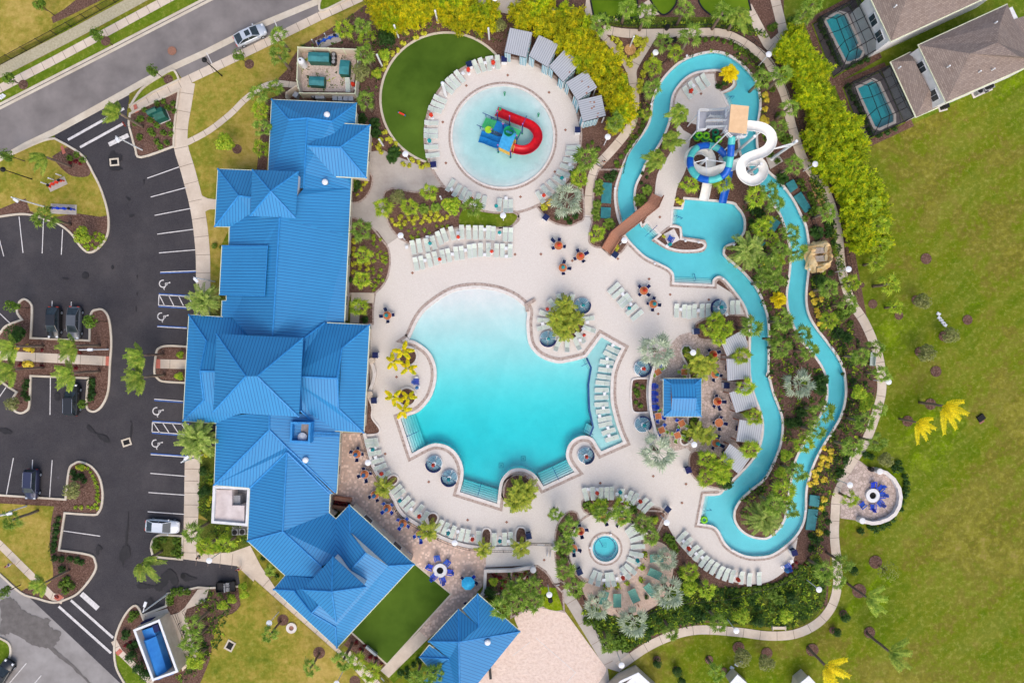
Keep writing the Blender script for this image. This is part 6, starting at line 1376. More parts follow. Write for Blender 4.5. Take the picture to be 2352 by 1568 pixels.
def chairs(k,i,j,s,desc):
    for q in parse(s):
        x,y=T(i,j,q[0],q[1]); p=W(x,y,.5); t=CH[k].put((p.x,p.y,ZD),R(q[3]),1,None,'loose chairs'); reg(t,desc,x,y)
chairs('b',1,3,"1050,68,-40 1077,97,-40 1170,175,-45 1275,278,-45 1398,380,-45 1998,592,-135","blue chair along the clubhouse wall")
chairs('n',1,3,"1902,605,-40 2015,640,150 1930,838,-60","navy chair near the bright blue parasol")
# Adirondack chairs
def mk_adi(t):
    mb=MB(); 
    for k in range(5): mb.box(-.28+.0,.33,-.26+.104*k,-.26+.104*k+.09,.3+.0,.33)
    mb.build('seat',M['blue'],t); mb=MB()
    for k in range(5):
        y=-.26+.104*k; hh=.95+.12*(1-abs(k-2)/2); mb.add([(-.28,y,.3),(-.28,y+.09,.3),(-.62,y+.09,hh),(-.62,y,hh),(-.31,y,.3),(-.31,y+.09,.3),(-.65,y+.09,hh),(-.65,y,hh)],[(0,1,2,3),(7,6,5,4),(0,4,5,1),(3,2,6,7),(0,3,7,4),(1,5,6,2)])
    mb.build('backrest',M['blue'],t)
    for s in (-1,1):
        mb=MB(); mb.box(-.45,.4,s*.36-.07,s*.36+.07,.52,.55); mb.box(.3,.36,s*.36-.03,s*.36+.03,0,.52); mb.box(-.4,-.34,s*.36-.03,s*.36+.03,0,.52); mb.build('armrest',M['blue'],t)
AD=Proto('garden_chair','chair',mk_adi)
def adis(i,j,s,cx,cy,desc,face=None):
    for q in parse(s):
        x,y=T(i,j,q[0],q[1]); p=W(x,y,.5); c=W(*T(i,j,cx,cy)); a=math.atan2(c.y-p.y,c.x-p.x) if face is None else face
        t=AD.put((p.x,p.y,ZD),a,1.0,None,'blue slatted garden chairs'); reg(t,desc,x,y)
adis(1,3,"1665,425 1755,465 1780,550 1715,620 1635,590 1600,505",1693,525,'bright blue slatted chair at the terrace fire pit'); adis(3,2,"970,1322 1035,1350 1047,1412 1030,1482 965,1518 872,1500",948,1410,'bright blue slatted chair at the lawn side fire pit'); adis(2,2,"1295,410 1295,478 1297,537 1305,605",0,0,'bright blue slatted chair facing the bar wall',R(180)); adis(1,2,"1475,370",0,0,'single blue lifeguard chair by the left pool lobe',R(0)); adis(3,3,"180,495",0,0,'single blue chair at the lower river deck',R(120)); adis(2,1,"1460,625",0,0,'single blue lifeguard chair on the mulch wedge',R(60))
p=W(*T(2,1,1463,612)); mb=MB(); mb.box(-.9,.9,-.9,.9,.05,.12,M=Matrix.Translation(p)@Matrix.Rotation(R(28),4,'Z')); tag(mb.build('concrete_pad',M['coping']),'square concrete pad in the mulch wedge beside the slide pool','pad')
# striped round daybeds
def stripem(name,a,b2,pitch,axis=0,world=False):
    m,nt,b=nm(name); setin(b,'Roughness',.8); sx=nt.nodes.new('ShaderNodeSeparateXYZ'); nt.links.new(opos(nt),sx.inputs[0])
    fr=mth(nt,'FRACT',mth(nt,'DIVIDE',sx.outputs[axis],pitch)); nt.links.new(ramp(nt,fr,[(0,b2),(.42,a),(.99,a)],'CONSTANT'),b.inputs['Base Color']); return m
SA=stripem('daybed_stripe',c_(150,196,206),c_(30,44,86),.17,0); SB=stripem('daybed_stripe_cross',c_(150,196,206),c_(30,44,86),.17,1)
def mk_day(t):
    mb=MB(); mb.lathe((0,0,0),[(1.08,0),(1.18,.05),(1.18,.3),(1.1,.33)],0,32); mb.build('base',M['white'],t)
    for k in range(4):
        mb=MB(); q=[(.0+.02*math.cos(R(90*k+45)),.02*math.sin(R(90*k+45)))]+[(1.08*math.cos(R(90*k+a)),1.08*math.sin(R(90*k+a))) for a in range(2,90,8)]
        mb.prism(q,.33,.5); mb.build('cushion',SA if k%2 else SB,t)
    mb=MB(); mb.ribbon([(1.13*math.cos(R(a)),1.13*math.sin(R(a))) for a in range(-75,76,10)],-.07,.09,.3,.92); mb.build('backrest',M['navy'],t)
    mb=MB(); mb.lathe((0,0,.5),[(.28,0),(.28,.04),(.1,.06)],0,16); mb.build('centre_table',M['white'],t)
DB=Proto('daybed','daybed',mk_day)
for i,j,x,y,rz,u,lab in ((2,1,645,1240,-50,'t','upper right of the palm planter'),(2,1,330,1543,-90,'t','lower left of the palm planter'),(2,1,1900,1257,170,'t','beside the river bend loungers'),(1,2,1637,1120,-110,'r','left of the pair by the pool corner'),(1,2,1777,1250,-110,'t','right of the pair by the pool corner'),(2,2,1195,247,-30,'r','above the planter left of the kiosk'),(2,2,1200,760,35,'t','below the planter left of the kiosk'),(2,2,677,1045,-20,'r','in the lower right lobe of the pool')):
    px,py=T(i,j,x,y); p=W(px,py,.4); DB.put((p.x,p.y,ZD),R(rz),1,f'round blue striped daybed {lab}','round striped daybeds'); PS[u].put((p.x,p.y,ZD+.0),px,1,f'closed {PC[u]} parasol in the daybed {lab}','closed parasols')
# towel bins
def mk_bin(t):
    mb=MB(); mb.box(-.34,.34,-.34,.34,.05,1.05); mb.build('cabinet',M['white'],t); mb=MB(); mb.box(-.37,.37,-.37,.37,1.05,1.12); mb.build('lid',M['navy'],t); mb=MB(); mb.box(-.3,.3,.34,.36,.2,.9); mb.build('door',M['navy'],t)
TB=Proto('towel_bin','towel bin',mk_bin)
for i,j,x,y,rz in ((1,0,1960,600,20),(1,0,2280,555,0),(1,0,1632,1518,5),(2,0,602,1200,0),(2,1,310,433,-35),(2,1,945,775,-35),(2,1,1690,1475,5),(1,2,1100,125,0),(1,2,1088,540,0),(2,2,1615,1178,20),(2,2,1965,403,0),(2,2,1425,1535,-40),(2,3,618,540,25),(2,3,153,212,10),(3,3,233,365,20)):
    px,py=T(i,j,x,y); p=W(px,py,.9); t=TB.put((p.x,p.y,ZD),R(rz),1.1,None,'navy towel bins'); reg(t,'white and navy towel bin',px,py)
# cabanas with corrugated roofs and striped curtains
CUR=stripem('curtain_stripe',c_(120,180,196),c_(236,240,240),.22,0)
def cabana(i,j,corners,label,z,front,cur=True,rust=()):
    P=[W(*T(i,j,*c),z) for c in corners]; cen=sum(P,Vector((0,0,0)))/4
    t=thing('cabana',label,'cabana',(cen.x,cen.y,0)); off=Vector((cen.x,cen.y,0))
    r=Roof(); Q=[p-off for p in P]; Q[0].z+=.25; Q[3].z+=.25 if False else 0; Q[1].z+=.25
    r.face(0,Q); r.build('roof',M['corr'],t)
    mb=MB(); mb.prism([q.xy for q in Q],z-.12,z-.02); mb.build('roof_frame',M['wood' if not cur else 'dark'],t)
    mb=MB()
    for q in Q: a=q*.92; mb.box(a.x-.07,a.x+.07,a.y-.07,a.y+.07,0,z-.1)
    mb.build('posts',M['white' if cur else 'woodd'],t)
    mb=MB(); d=(Q[1]-Q[0]).xy; ang=math.atan2(d.y,d.x); mb.box(-1.0,1.0,-.3,.4,.1,.5,M=Matrix.Rotation(ang,4,'Z')); mb.build('bench',M['navy'],t)
    for (a,b,k0,k1) in front:
        mb=MB(); A=Q[a]*.97; B=Q[b]*.97; pts=[]
        for k in range(9):
            f=k0+(k1-k0)*k/8; c=A.lerp(B,f); n=(B-A).xy.normalized(); pts.append((c.x-n.y*.09*(k%2)+c.x*.02,c.y+n.x*.09*(k%2)+c.y*.02))
        mb.ribbon(pts,-.02,.02,.05,z-.2); mb.build('curtain',CUR,t)
    if rust:
        mb=MB()
        for u,v,w in rust:
            a=Q[0].lerp(Q[1],u); b=Q[3].lerp(Q[2],u); c=a.lerp(b,v); d1=(Q[1]-Q[0]).normalized()*w; d2=(Q[3]-Q[0]).normalized()*.12; nz=Vector((0,0,.02))
            mb.add([c-d1-d2+nz,c+d1-d2+nz,c+d1+d2+nz,c-d1+d2+nz],[(0,1,2,3)])
        mb.build('rust_patches',M['rust'],t)
CB=["first","second","third","fourth","fifth","sixth"]
for n,(c,ru) in enumerate(((((-20,265),(187,308),(130,530),(-70,480)),()),(((245,330),(425,415),(330,620),(155,515)),()),(((485,460),(630,590),(470,755),(340,610)),((.9,.55,.1),)),(((680,655),(780,810),(600,925),(495,760)),((.35,.4,.08),(.95,.5,.12),(.75,.3,.1))),(((820,880),(860,1070),(650,1120),(600,925)),((.2,.5,.08),(.25,.35,.12),(.45,.4,.1),(.5,.5,.12),(.8,.3,.08),(.95,.35,.08))))):
    cabana(2,0,c,f'grey corrugated cabana with striped curtains, {CB[n]} clockwise around the splash pool',2.9,[(2,3,0,.3),(2,3,.72,1),(1,2,.3,.95)],True,ru)
    lo=W(*T(2,0,*[sum(q[k] for q in c)/4 for k in (0,1)]))
mb=MB()
P0=W(*T(2,0,660,1130)); 
q=[W(*T(2,0,x,y)).xy for x,y in ((670,1125),(815,1090),(800,1190),(700,1195),(650,1160))]; mb.ribbon([(q[0].x+(q[1].x-q[0].x)*k/14+ .07*(k%2),q[0].y+(q[1].y-q[0].y)*k/14-.1*(k%2)) for k in range(15)],-.5,.5,.1,1.9) if False else None
for n,c in enumerate((((1915,5),(2120,-110),(2170,42),(1975,135)),((1965,160),(2185,160),(2198,335),(1980,362)),((1990,470),(2190,400),(2260,595),(2055,655)),((2085,715),(2300,745),(2275,940),(2060,915)),((1995,935),(2180,1070),(2080,1215),(1910,1080)))):
    cabana(2,2,c,f'grey corrugated cabana beside the river, {CB[n]} from the top',2.8,[],False)
# hammocks
HS=stripem('hammock_stripe',c_(26,116,100),c_(150,200,180),.16,1)
def mk_ham(t):
    mb=MB(); n=8; vs=[];fs=[]
    for i in range(n+1):
        for k in range(7): u=-1.05+2.1*i/n; v=-.62+1.24*k/6; vs.append((u,v,.75-.3*math.cos(u*1.4)*math.cos(v*1.6)+.12))
    for i in range(n):
        for k in range(6): a=i*7+k; fs.append((a,a+7,a+8,a+1))
    mb.add(vs,fs); mb.build('fabric',HS,t)
    for s in (-1,1):
        mb=MB(); mb.tube([(s*1.07,-.64,.82),(s*1.07,.64,.82)],.03,0,5)
        for v in (-.6,-.2,.2,.6): mb.tube([(s*1.07,v,.82),(s*1.75,0,1.15)],.01,0,4)
        mb.tube([(s*1.75,0,1.15),(s*1.85,0,0)],.06,0,6); mb.build('post_and_ropes',M['woodd'],t)
HM=Proto('hammock','hammock',mk_ham)
for n,(x,y,rz) in enumerate(((1325,418,2),(1308,560,-25),(1268,708,-50),(1117,760,-65),(965,803,90),(840,780,75))):
    px,py=T(2,3,x,y); p=W(px,py,.6); HM.put((p.x,p.y,lv(9)),R(rz),.92,f'green striped hammock, {ORD[n]} clockwise in the hammock sand','green striped hammocks')
# lamps
def mk_disc(t):
    mb=MB(); mb.tube([(0,0,0),(0,0,3.7)],.07,0,8,.055); mb.build('post',M['white'],t); mb=MB(); mb.lathe((0,0,3.7),[(.12,0),(.2,.12),(.12,.22)],0,14); mb.build('lamp',M['grey'],t); mb=MB(); mb.lathe((0,0,3.9),[(.4,0),(.41,.03),(.2,.1),(.05,.12)],0,22); mb.build('shade',M['white'],t)
DL=Proto('disc_lamp','lamp',mk_disc)
for i,j,x,y in ((1,0,1372,1415),(1,1,1328,595),(1,1,2270,412),(2,0,1320,483),(2,0,880,1258),(2,1,1033,640),(2,2,1665,102),(2,2,1675,947),(1,2,1027,1113),(1,3,1825,282),(1,3,120,1018),(1,3,740,1572),(2,3,1422,95),(2,3,343,757),(2,3,2062,1088),(2,3,1007,1405),(3,0,8,500),(3,0,435,1508),(3,1,742,905),(3,2,1110,370),(3,2,755,1317),(3,3,470,710),(0,3,1920,443),(1,0,2195,-15)):
    px,py=T(i,j,x,y); p=W(px,py,3.95); t=DL.put((p.x,p.y,0),0,1,None,'white disc lamps'); reg(t,'white path lamp with disc shade',px,py)
def tall(px,py,hx,hy,label,name='parking_lamp'):
    b=W(px,py); top=W(hx,hy,6.6); t=thing(name,label,'lamp',b); d=Vector((top.x-b.x,top.y-b.y)); 
    v=W(px,py).xy; hp=Vector((0,0,6.5))
    mb=MB(); mb.tube([(0,0,0),(0,0,6.5)],.11,0,8,.08); mb.build('post',M['white'],t); mb=MB(); e=d if d.length<2.2 else d.normalized()*2.2
    mb.tube([(0,0,6.45),(e.x,e.y,6.6)],.05,0,6); mb.build('arm',M['white'],t); mb=MB(); a=math.atan2(e.y,e.x); mb.box(-.1,.6,-.17,.17,6.55,6.68,M=Matrix.Translation((e.x,e.y,0))@Matrix.Rotation(a,4,'Z')); mb.build('lamp_head',M['white'],t)
for a in (((327,345),(268,318),'white parking lamp beside the entrance island'),((103,475),(33,458),'white parking lamp on the upper lawn island'),((494,647),(447,640),'white parking lamp behind the accessible bays'),((249,802),(203,803),'white parking lamp on the mulch island by the parked SUV'),((467,1043),(425,1054),'white parking lamp under the lower date palm'),((385,1363),(332,1391),'white parking lamp above the compactor enclosure'),((62,1161),(28,1178),'white parking lamp on the lower left lawn')): tall(*a[0],*a[1],a[2])
def blackl(px,py,label,h=5.3):
    t=thing('street_lamp',label,'lamp',W(px,py)); mb=MB(); mb.tube([(0,0,0),(0,0,h)],.09,0,8,.06); mb.build('post',M['black'],t); mb=MB(); mb.lathe((0,0,h),[(.12,0),(.34,.2),(.36,.3),(.2,.55),(.05,.75)],0,14); mb.build('lantern',M['black'],t)
blackl(510,175,'black street lamp on the verge above the clubhouse'); blackl(74,412,'black street lamp at the left edge below the road'); blackl(846,14,'black street lamp at the top edge of the photo')
for i,j,x,y,h,lab,r in ((1,0,1672,215,3.6,'topmost by the bamboo',.13),(1,0,1310,345,3.6,'upper left of the turf crescent',.13),(1,0,2143,365,3.4,'right of the turf crescent top',.13),(1,0,1160,610,3.8,'left of the turf crescent',.13),(1,0,1745,885,4.9,'thick, on the splash pool loungers',.2),(1,0,1170,1340,3.0,'lower left of the turf crescent',.13),(1,1,1705,262,1.8,'in the large croton bed',.12),(2,0,1083,430,3.2,'in the triangular croton bed',.1)):
    px,py=T(i,j,x,y); t=thing('white_post',f'slim white post {lab}','post',W(px,py)); mb=MB(); mb.tube([(0,0,0),(0,0,h)],r,0,10); mb.build('shaft',M['white'],t); mb=MB(); mb.lathe((0,0,h),[(r*1.15,0),(r*1.15,.1),(r*.6,.18)],0,12); mb.build('cap',M['white'],t)
# small white river lights
for i,j,x,y in ((2,0,1608,512),(2,0,1280,958),(2,0,2285,998),(2,1,948,160),(2,1,1595,645),(2,1,1717,658),(2,1,2040,680),(2,1,1313,853),(2,1,1940,993),(3,1,150,163),(3,1,385,905),(3,2,597,68),(3,2,573,863),(2,3,908,205),(2,3,718,325),(2,3,2027,347),(3,2,345,1555)):
    px,py=T(i,j,x,y); t=thing('bollard_light',None,'light',W(px,py,.5)*1.0); t.location.z=0; mb=MB(); mb.tube([(0,0,0),(0,0,.45)],.05,0,8); mb.build('stem',M['white'],t); mb=MB(); mb.lathe((0,0,.45),[(.16,0),(.17,.05),(.1,.12)],0,12); mb.build('cap',M['white'],t); reg(t,'tiny white bollard light',px,py)
# covers, cabinets
def box_cover(i,j,c,label,h=.35,m='util',name='equipment_cover'):
    P=[W(*T(i,j,*q),h).xy for q in c]; cen=sum((Vector(q) for q in P),Vector((0,0)))/len(P); t=thing(name,label,'cover',(cen.x,cen.y,0)); q=[Vector(p)-cen for p in P]
    mb=MB(); mb.prism(q,0.01,h-.08); mb.build('box',M['green' if m!='util' else 'util'],t); mb=MB(); mb.prism([v*1.03 for v in q],h-.08,h); mb.build('lid',M[m],t)
for n,(i,j,c) in enumerate(((2,1,((832,110),(918,118),(908,300),(820,293))),(2,1,((820,335),(908,342),(902,440),(815,432))),(3,1,((168,118),(235,80),(275,155),(212,200))),(3,1,((238,240),(305,195),(398,345),(345,385))),(3,1,((45,428),(115,475),(60,560),(-20,505))),(2,1,((2260,610),(2335,660),(2290,705),(2215,680))),(3,2,((390,1410),(475,1420),(468,1520),(380,1505))),(3,2,((372,1540),(460,1545),(432,1730),(348,1725))))):
    box_cover(i,j,c,['larger teal cover left of the river above the footbridge','smaller square teal cover left of the river above the footbridge','small tilted teal cover right of the slides','long tilted teal cover right of the slides','slanted teal cover in the palms between the river channels','teal cover half hidden under the big date palm','green cover beside the lower river near the patio','long blue teal cover beside the lower river'][n],.5 if n in(2,6) else .35)
def cabinet(i,j,x,y,w,d,h,rz,label,top='green'):
    t=thing('utility_cabinet',label,'cabinet',W(*T(i,j,x,y)),R(rz)); mb=MB(); mb.box(-w/2-.1,w/2+.1,-d/2-.1,d/2+.1,0,.08); mb.build('pad',M['coping'],t); mb=MB(); mb.box(-w/2,w/2,-d/2,d/2,.08,h); mb.build('body',M['green'],t); mb=MB(); mb.add([(-w/2,-d/2,h),(w/2,-d/2,h),(w/2,d/2,h),(-w/2,d/2,h),(-w/2,0,h+.25),(w/2,0,h+.25)],[(0,1,5,4),(2,3,4,5),(1,2,5),(3,0,4),(3,2,1,0)]); mb.build('lid',M[top],t)
cabinet(1,0,603,565,2.9,1.3,1.5,-2,'longest green generator box in the gravel yard','util'); cabinet(1,0,832,650,1.35,2.0,1.2,-5,'upright green box on the right of the gravel yard','util'); cabinet(1,0,580,775,2.1,1.25,1.2,-3,'lower green box in the gravel yard','util')
cabinet(0,0,1500,1075,1.5,1.5,1.4,22,'green transformer box in the entrance planting'); cabinet(0,0,1440,1050,1.4,.7,1.5,22,'narrow green box beside the entrance transformer')
# garden bits in the yard
t=thing('water_tank','white cylindrical tank in the gravel yard','tank',W(*T(1,0,445,605))); mb=MB(); mb.lathe((0,0,0),[(.5,0),(.5,1.7),(.35,1.95),(.1,2.0)],0,18); mb.build('tank_body',M['white'],t); mb=MB(); mb.lathe((0,0,2.0),[(.12,0),(.12,.08)],0,10); mb.build('cap',M['black'],t)
for x,y,lab in ((728,520,'upper black drum beside the long generator box'),(728,555,'middle black drum beside the long generator box'),(726,588,'lower black drum beside the long generator box'),(540,898,'black round bin behind the generator yard fence')):
    t=thing('drum',lab,'drum',W(*T(1,0,x,y+5))); mb=MB(); mb.lathe((0,0,0),[(.3,0),(.34,.5),(.33,.95)],0,16); mb.build('drum_body',M['black'],t); mb=MB(); mb.lathe((0,0,.95),[(.26,0),(.2,.05)],0,16); mb.build('lid',M['grey'],t)
for n,(x,y) in enumerate(((383,892),(583,905),(625,905),(740,920),(788,922),(838,922),(885,922))):
    t=thing('wheeled_bin',f'grey white bin behind the yard fence, {ORD[n]} from the left','bin',W(*T(1,0,x,y)),R(-30 if n==0 else 0)); mb=MB(); mb.box(-.3,.3,-.35,.35,.05,.95); mb.build('body',M['grey'],t); mb=MB(); mb.box(-.33,.33,-.38,.38,.95,1.02); mb.build('lid',M['steel'],t)
# generator yard fence and gravel
sheet('yard_gravel',pg("690,116 820,120 812,212 690,210"),lv(7),M['gravel'])
yf=thing('yard_fence','cream panel fence around the gravel generator yard','fence',W(750,160)); yf.location=(0,0,0)
zt=1.9; seq=[W(*T(1,0,x,y),zt).xy for x,y in ((400,855),(375,735),(385,435),(940,455),(928,650),(910,860),(400,855))]
mb=MB(); mb.ribbon(seq,-.03,.03,0,zt-.06); mb.build('panels',M['wallcream'],yf); mb=MB(); mb.ribbon(seq,-.06,.06,zt-.06,zt); mb.build('top_rail',M['gutter'],yf)
gq=[W(*T(1,0,x,y),zt).xy for x,y in ((405,855),(370,785),(275,850),(272,900))]; mb=MB(); mb.ribbon(gq,-.04,.04,0,zt); mb.build('gate',M['wallcream'],yf)
for a,b in zip(seq,seq[1:]):
    n=max(1,int((b-a).length//2))
    for k in range(n): 
        c=a.lerp(b,k/n); mb=MB(); mb.box(c.x-.08,c.x+.08,c.y-.08,c.y+.08,0,zt+.08); mb.build('post',M['gutter'],yf)
# pipework
def pipes(i,j,x,y,rz,m,label,L0=2.2,pad=True,pw=2.6,pd=1.4):
    t=thing('backflow_pipes',label,'pipework',W(*T(i,j,x,y)),R(rz))
    mb=MB(); mb.box(-pw/2,pw/2,-pd/2,pd/2,0,.1); mb.build('pad',M['concrete2'],t)
    mb=MB(); mb.tube([(-L0/2,0,.1),(-L0/2,0,.7),(L0/2,0,.7),(L0/2,0,.1)],.11,0,8)
    for u in (-.6,-.2,.2,.6): mb.lathe((u*L0*.7,0,.52),[(.2,0),(.2,.36)],0,10)
    mb.build('pipe',M[m],t); mb=MB()
    for u in (-.4,.4): mb=MB(); mb.lathe((u*L0,.0,.95),[(.22,0),(.22,.05)],0,12); mb.tube([(u*L0,0,.7),(u*L0,0,.97)],.03,0,5); mb.build('valve_wheel',M['black'],t)
pipes(0,1,530,125,25,'red','red backflow pipes on a concrete pad on the upper lawn island',2.1,pw=2.7,pd=1.2); pipes(0,1,588,355,-3,'blue','blue backflow pipes on a slab at the bottom of the upper lawn island',3.2,pw=3.7,pd=1.4); pipes(1,0,665,380,22,'blue','blue backflow pipes on a sandy slab above the generator yard',3.0,pw=3.5,pd=1.4)
for n,(x,y) in enumerate(((430,125),(495,85),(565,48))):
    t=thing('guard_post',f'white guard post, {ORD[n]} from the left by the red pipes','post',W(*T(0,1,x,y))); mb=MB(); mb.tube([(0,0,0),(0,0,1.2)],.09,0,8); mb.build('shaft',M['white'],t); mb=MB(); mb.lathe((0,0,1.2),[(.09,0),(.05,.05)],0,8); mb.build('cap',M['white'],t)
for n,(x,y) in enumerate(((535,400),(650,345))):
    t=thing('guard_post',f'grey guard post, {ORD[n]} from the left by the sandy slab','post',W(*T(1,0,x,y))); mb=MB(); mb.tube([(0,0,0),(0,0,1.2)],.09,0,8); mb.build('shaft',M['grey'],t); mb=MB(); mb.lathe((0,0,1.2),[(.09,0),(.05,.05)],0,8); mb.build('cap',M['white'],t)
# ================================================================ vehicles
def car(px,py,rz,paint,label,kind='sedan',wid=1.82,L0=4.7,name='parked_car'):
    t=thing(name,label,'car',W(px,py),R(rz)); t.location.z=lv(4)
    hl=L0/2; hw=wid/2; suv=kind=='suv'
    # cross sections along the length: x, half width, z of bonnet line, z roof half width
    mb=MB(); secs=[(-hl,.72,.45,.72),(-hl+.12,.86,.32,.92),(-hl+.5,.95,.24,1.0),(-1.2,1.0,.22,1.0),(.3,1.0,.22,1.0),(1.25,.98,.22,.96),(hl-.45,.92,.24,.84),(hl-.12,.8,.3,.72),(hl,.62,.42,.6)]
    if suv: secs=[(x,w,a,b+.16) for x,w,a,b in secs]
    vs=[];fs=[];n=8
    for x,w,z0,z1 in secs:
        y=hw*w; vs+=[(x,-y*.9,z0),(x,-y,z0+.18),(x,-y,z1-.16),(x,-y*.88,z1-.02),(x,0,z1+.03),(x,y*.88,z1-.02),(x,y,z1-.16),(x,y,z0+.18),(x,y*.9,z0)]
    m_=9
    for i in range(len(secs)-1):
        for k in range(m_-1): a=i*m_+k; fs.append((a,a+m_,a+m_+1,a+1))
        fs.append((i*m_+m_-1,(i+1)*m_+m_-1,(i+1)*m_,i*m_))
    fs+=[tuple(range(m_)),tuple(range((len(secs)-1)*m_+m_-1,(len(secs)-1)*m_-1,-1))]
    mb.add(vs,fs); mb.build('body',paint,t,smooth=True,fix=True)
    zb=.98+(.16 if suv else 0); zr=1.46+(.26 if suv else 0)
    xs=(-2.1,-1.05,.35,1.3) if not suv else (-2.15,-1.85,.3,1.15)
    b0,t0,t1,b1=xs; w0=hw*.86; w1=hw*.68
    V=[(b0,-w0,zb),(t0,-w1,zr),(t1,-w1,zr),(b1,-w0,zb),(b0,w0,zb),(t0,w1,zr),(t1,w1,zr),(b1,w0,zb)]
    for f,nm_ in (((0,1,5,4),'rear_window'),((3,7,6,2),'windscreen'),((0,3,2,1),'side_window'),((4,5,6,7),'side_window')): mb=MB(); mb.add([V[k] for k in f],[(0,1,2,3)]); mb.build(nm_,M['glassd'],t)
    mb=MB(); e=.05; mb.box(t0-e,t1+e,-w1-.03,w1+.03,zr-.03,zr+.035)
    for s in (-1,1):
        mb.tube([(b0,s*w0,zb),(t0,s*w1,zr)],.05,0,5); mb.tube([(t1,s*w1,zr),(b1,s*w0,zb)],.05,0,5); mb.tube([(t0,s*w1,zr),(t1,s*w1,zr)],.05,0,5); mb.tube([(-.35,s*w0,zb),(-.3,s*w1,zr)],.04,0,4)
    ro=mb.build('roof',paint,t)
    if kind=='sunroof': mb=MB(); mb.box(-.5,.2,-.4,.4,zr+.036,zr+.042); mb.build('sunroof',M['glassd'],ro)
    if suv:
        mb=MB()
        for s in (-1,1): mb.tube([(t0+.1,s*w1,zr+.08),(t1-.1,s*w1,zr+.08)],.025,0,5)
        mb.build('roof_rails',M['steel'],ro)
    for x in (-hl+.85,hl-.88):
        for s in (-1,1):
            mb=MB(); M4=Matrix.Translation((x,s*(hw-.1),.33))@Matrix.Rotation(R(90),4,'X'); c=MB(); c.cyl((0,0),.33,-.11,.11,n=16); w=MB(); w.v=[tuple(M4@Vector(v)) for v in c.v]; w.f=c.f; w.m=c.m; wh=w.build('wheel',M['tyre'],t)
            c=MB(); c.cyl((0,0),.2,-.125,.125,n=12); w=MB(); w.v=[tuple(M4@Vector(v)) for v in c.v]; w.f=c.f; w.m=c.m; w.build('rim',M['steel'],wh)
    for s in (-1,1):
        mb=MB(); mb.box(hl-.42,hl-.1,s*hw*.62-.14,s*hw*.62+.14,.62+(.16 if suv else 0),.8+(.14 if suv else 0)); mb.build('headlight',M['white'],t)
        mb=MB(); mb.box(-hl+.0,-hl+.14,s*hw*.6-.16,s*hw*.6+.16,.62,.84); mb.build('tail_light',M['red'],t)
        mb=MB(); mb.box(.9,1.05,s*(hw+.02)-.0 if s>0 else -hw-.2,hw+.2 if s>0 else -hw-.02,.95,1.08); mb.build('mirror',paint,t)
def paintm(name,c,c2=None):
    m,nt,b=nm(name); setin(b,'Base Color',col(c)); setin(b,'Roughness',.28); setin(b,'Metallic',.15); setin(b,'Coat Weight',.4); return m
pk=paintm('black_car_paint',c_(46,46,48)); pg_=paintm('graphite_paint',c_(104,106,110)); pn=paintm('navy_paint',c_(54,58,86)); pw=paintm('white_car_paint',c_(244,246,248)); ps_=paintm('silver_paint',c_(206,212,220))
car(579,86,25,ps_,'silver sedan with a sunroof parked in the upper road bay','sunroof'); car(131,741,-91,pk,'black sedan parked on the left of two cars below the island','sedan',1.8,4.5); car(178,742,-92,pg_,'dark grey sedan parked right of the black sedan','sedan'); car(174,917,89,pk,'black SUV with roof rails parked below the mulch path island','suv',1.85,4.5); car(82,1109,-93,pn,'dark navy hatchback alone in the lower left bays','suv',1.78,4.3); car(379,1205,-4,pw,'white sedan parked at the end of the right bays','sedan',1.85,4.8); car(12,1544,58,pk,'black car cut off at the lower left corner','sedan',1.85,4.8)
# utility cart
t=thing('utility_cart','black utility cart parked at the end of the service drive','cart',W(524,1343),R(2)); t.location.z=lv(4)
mb=MB(); mb.box(-1.35,1.2,-.65,.65,.35,.6); mb.build('chassis',M['black'],t); mb=MB(); mb.ribbon([(-1.35,-.65),(-.2,-.65),(-.2,.65),(-1.35,.65)],-.05,.0,.6,.95,True); mb.build('cargo_bed',M['black'],t)
mb=MB(); mb.box(.0,.5,-.6,-.05,.6,.85); mb.box(.0,.5,.05,.6,.6,.85); mb.box(-.1,.05,-.6,.6,.8,1.2); mb.build('seat',M['grey'],t); mb=MB()
for x in (-.15,.75):
    for y in (-.6,.6): mb.tube([(x,y,.6),(x,y,1.7)],.03,0,5)
mb.tube([(-.15,-.6,1.7),(.75,-.6,1.7),(.75,.6,1.7),(-.15,.6,1.7)],.03,0,5,closed=True); mb.build('roll_cage',M['black'],t); mb=MB(); mb.tube([(.75,-.3,1.0),(.6,-.3,1.05)],.02,0,5); mb.build('steering_wheel',M['black'],t)
for x in (-.95,.9):
    for s in (-1,1): mb=MB(); M4=Matrix.Translation((x,s*.62,.3))@Matrix.Rotation(R(90),4,'X'); c=MB(); c.cyl((0,0),.3,-.12,.12,n=14); mb.v=[tuple(M4@Vector(v)) for v in c.v]; mb.f=c.f; mb.m=c.m; mb.build('wheel',M['tyre'],t)
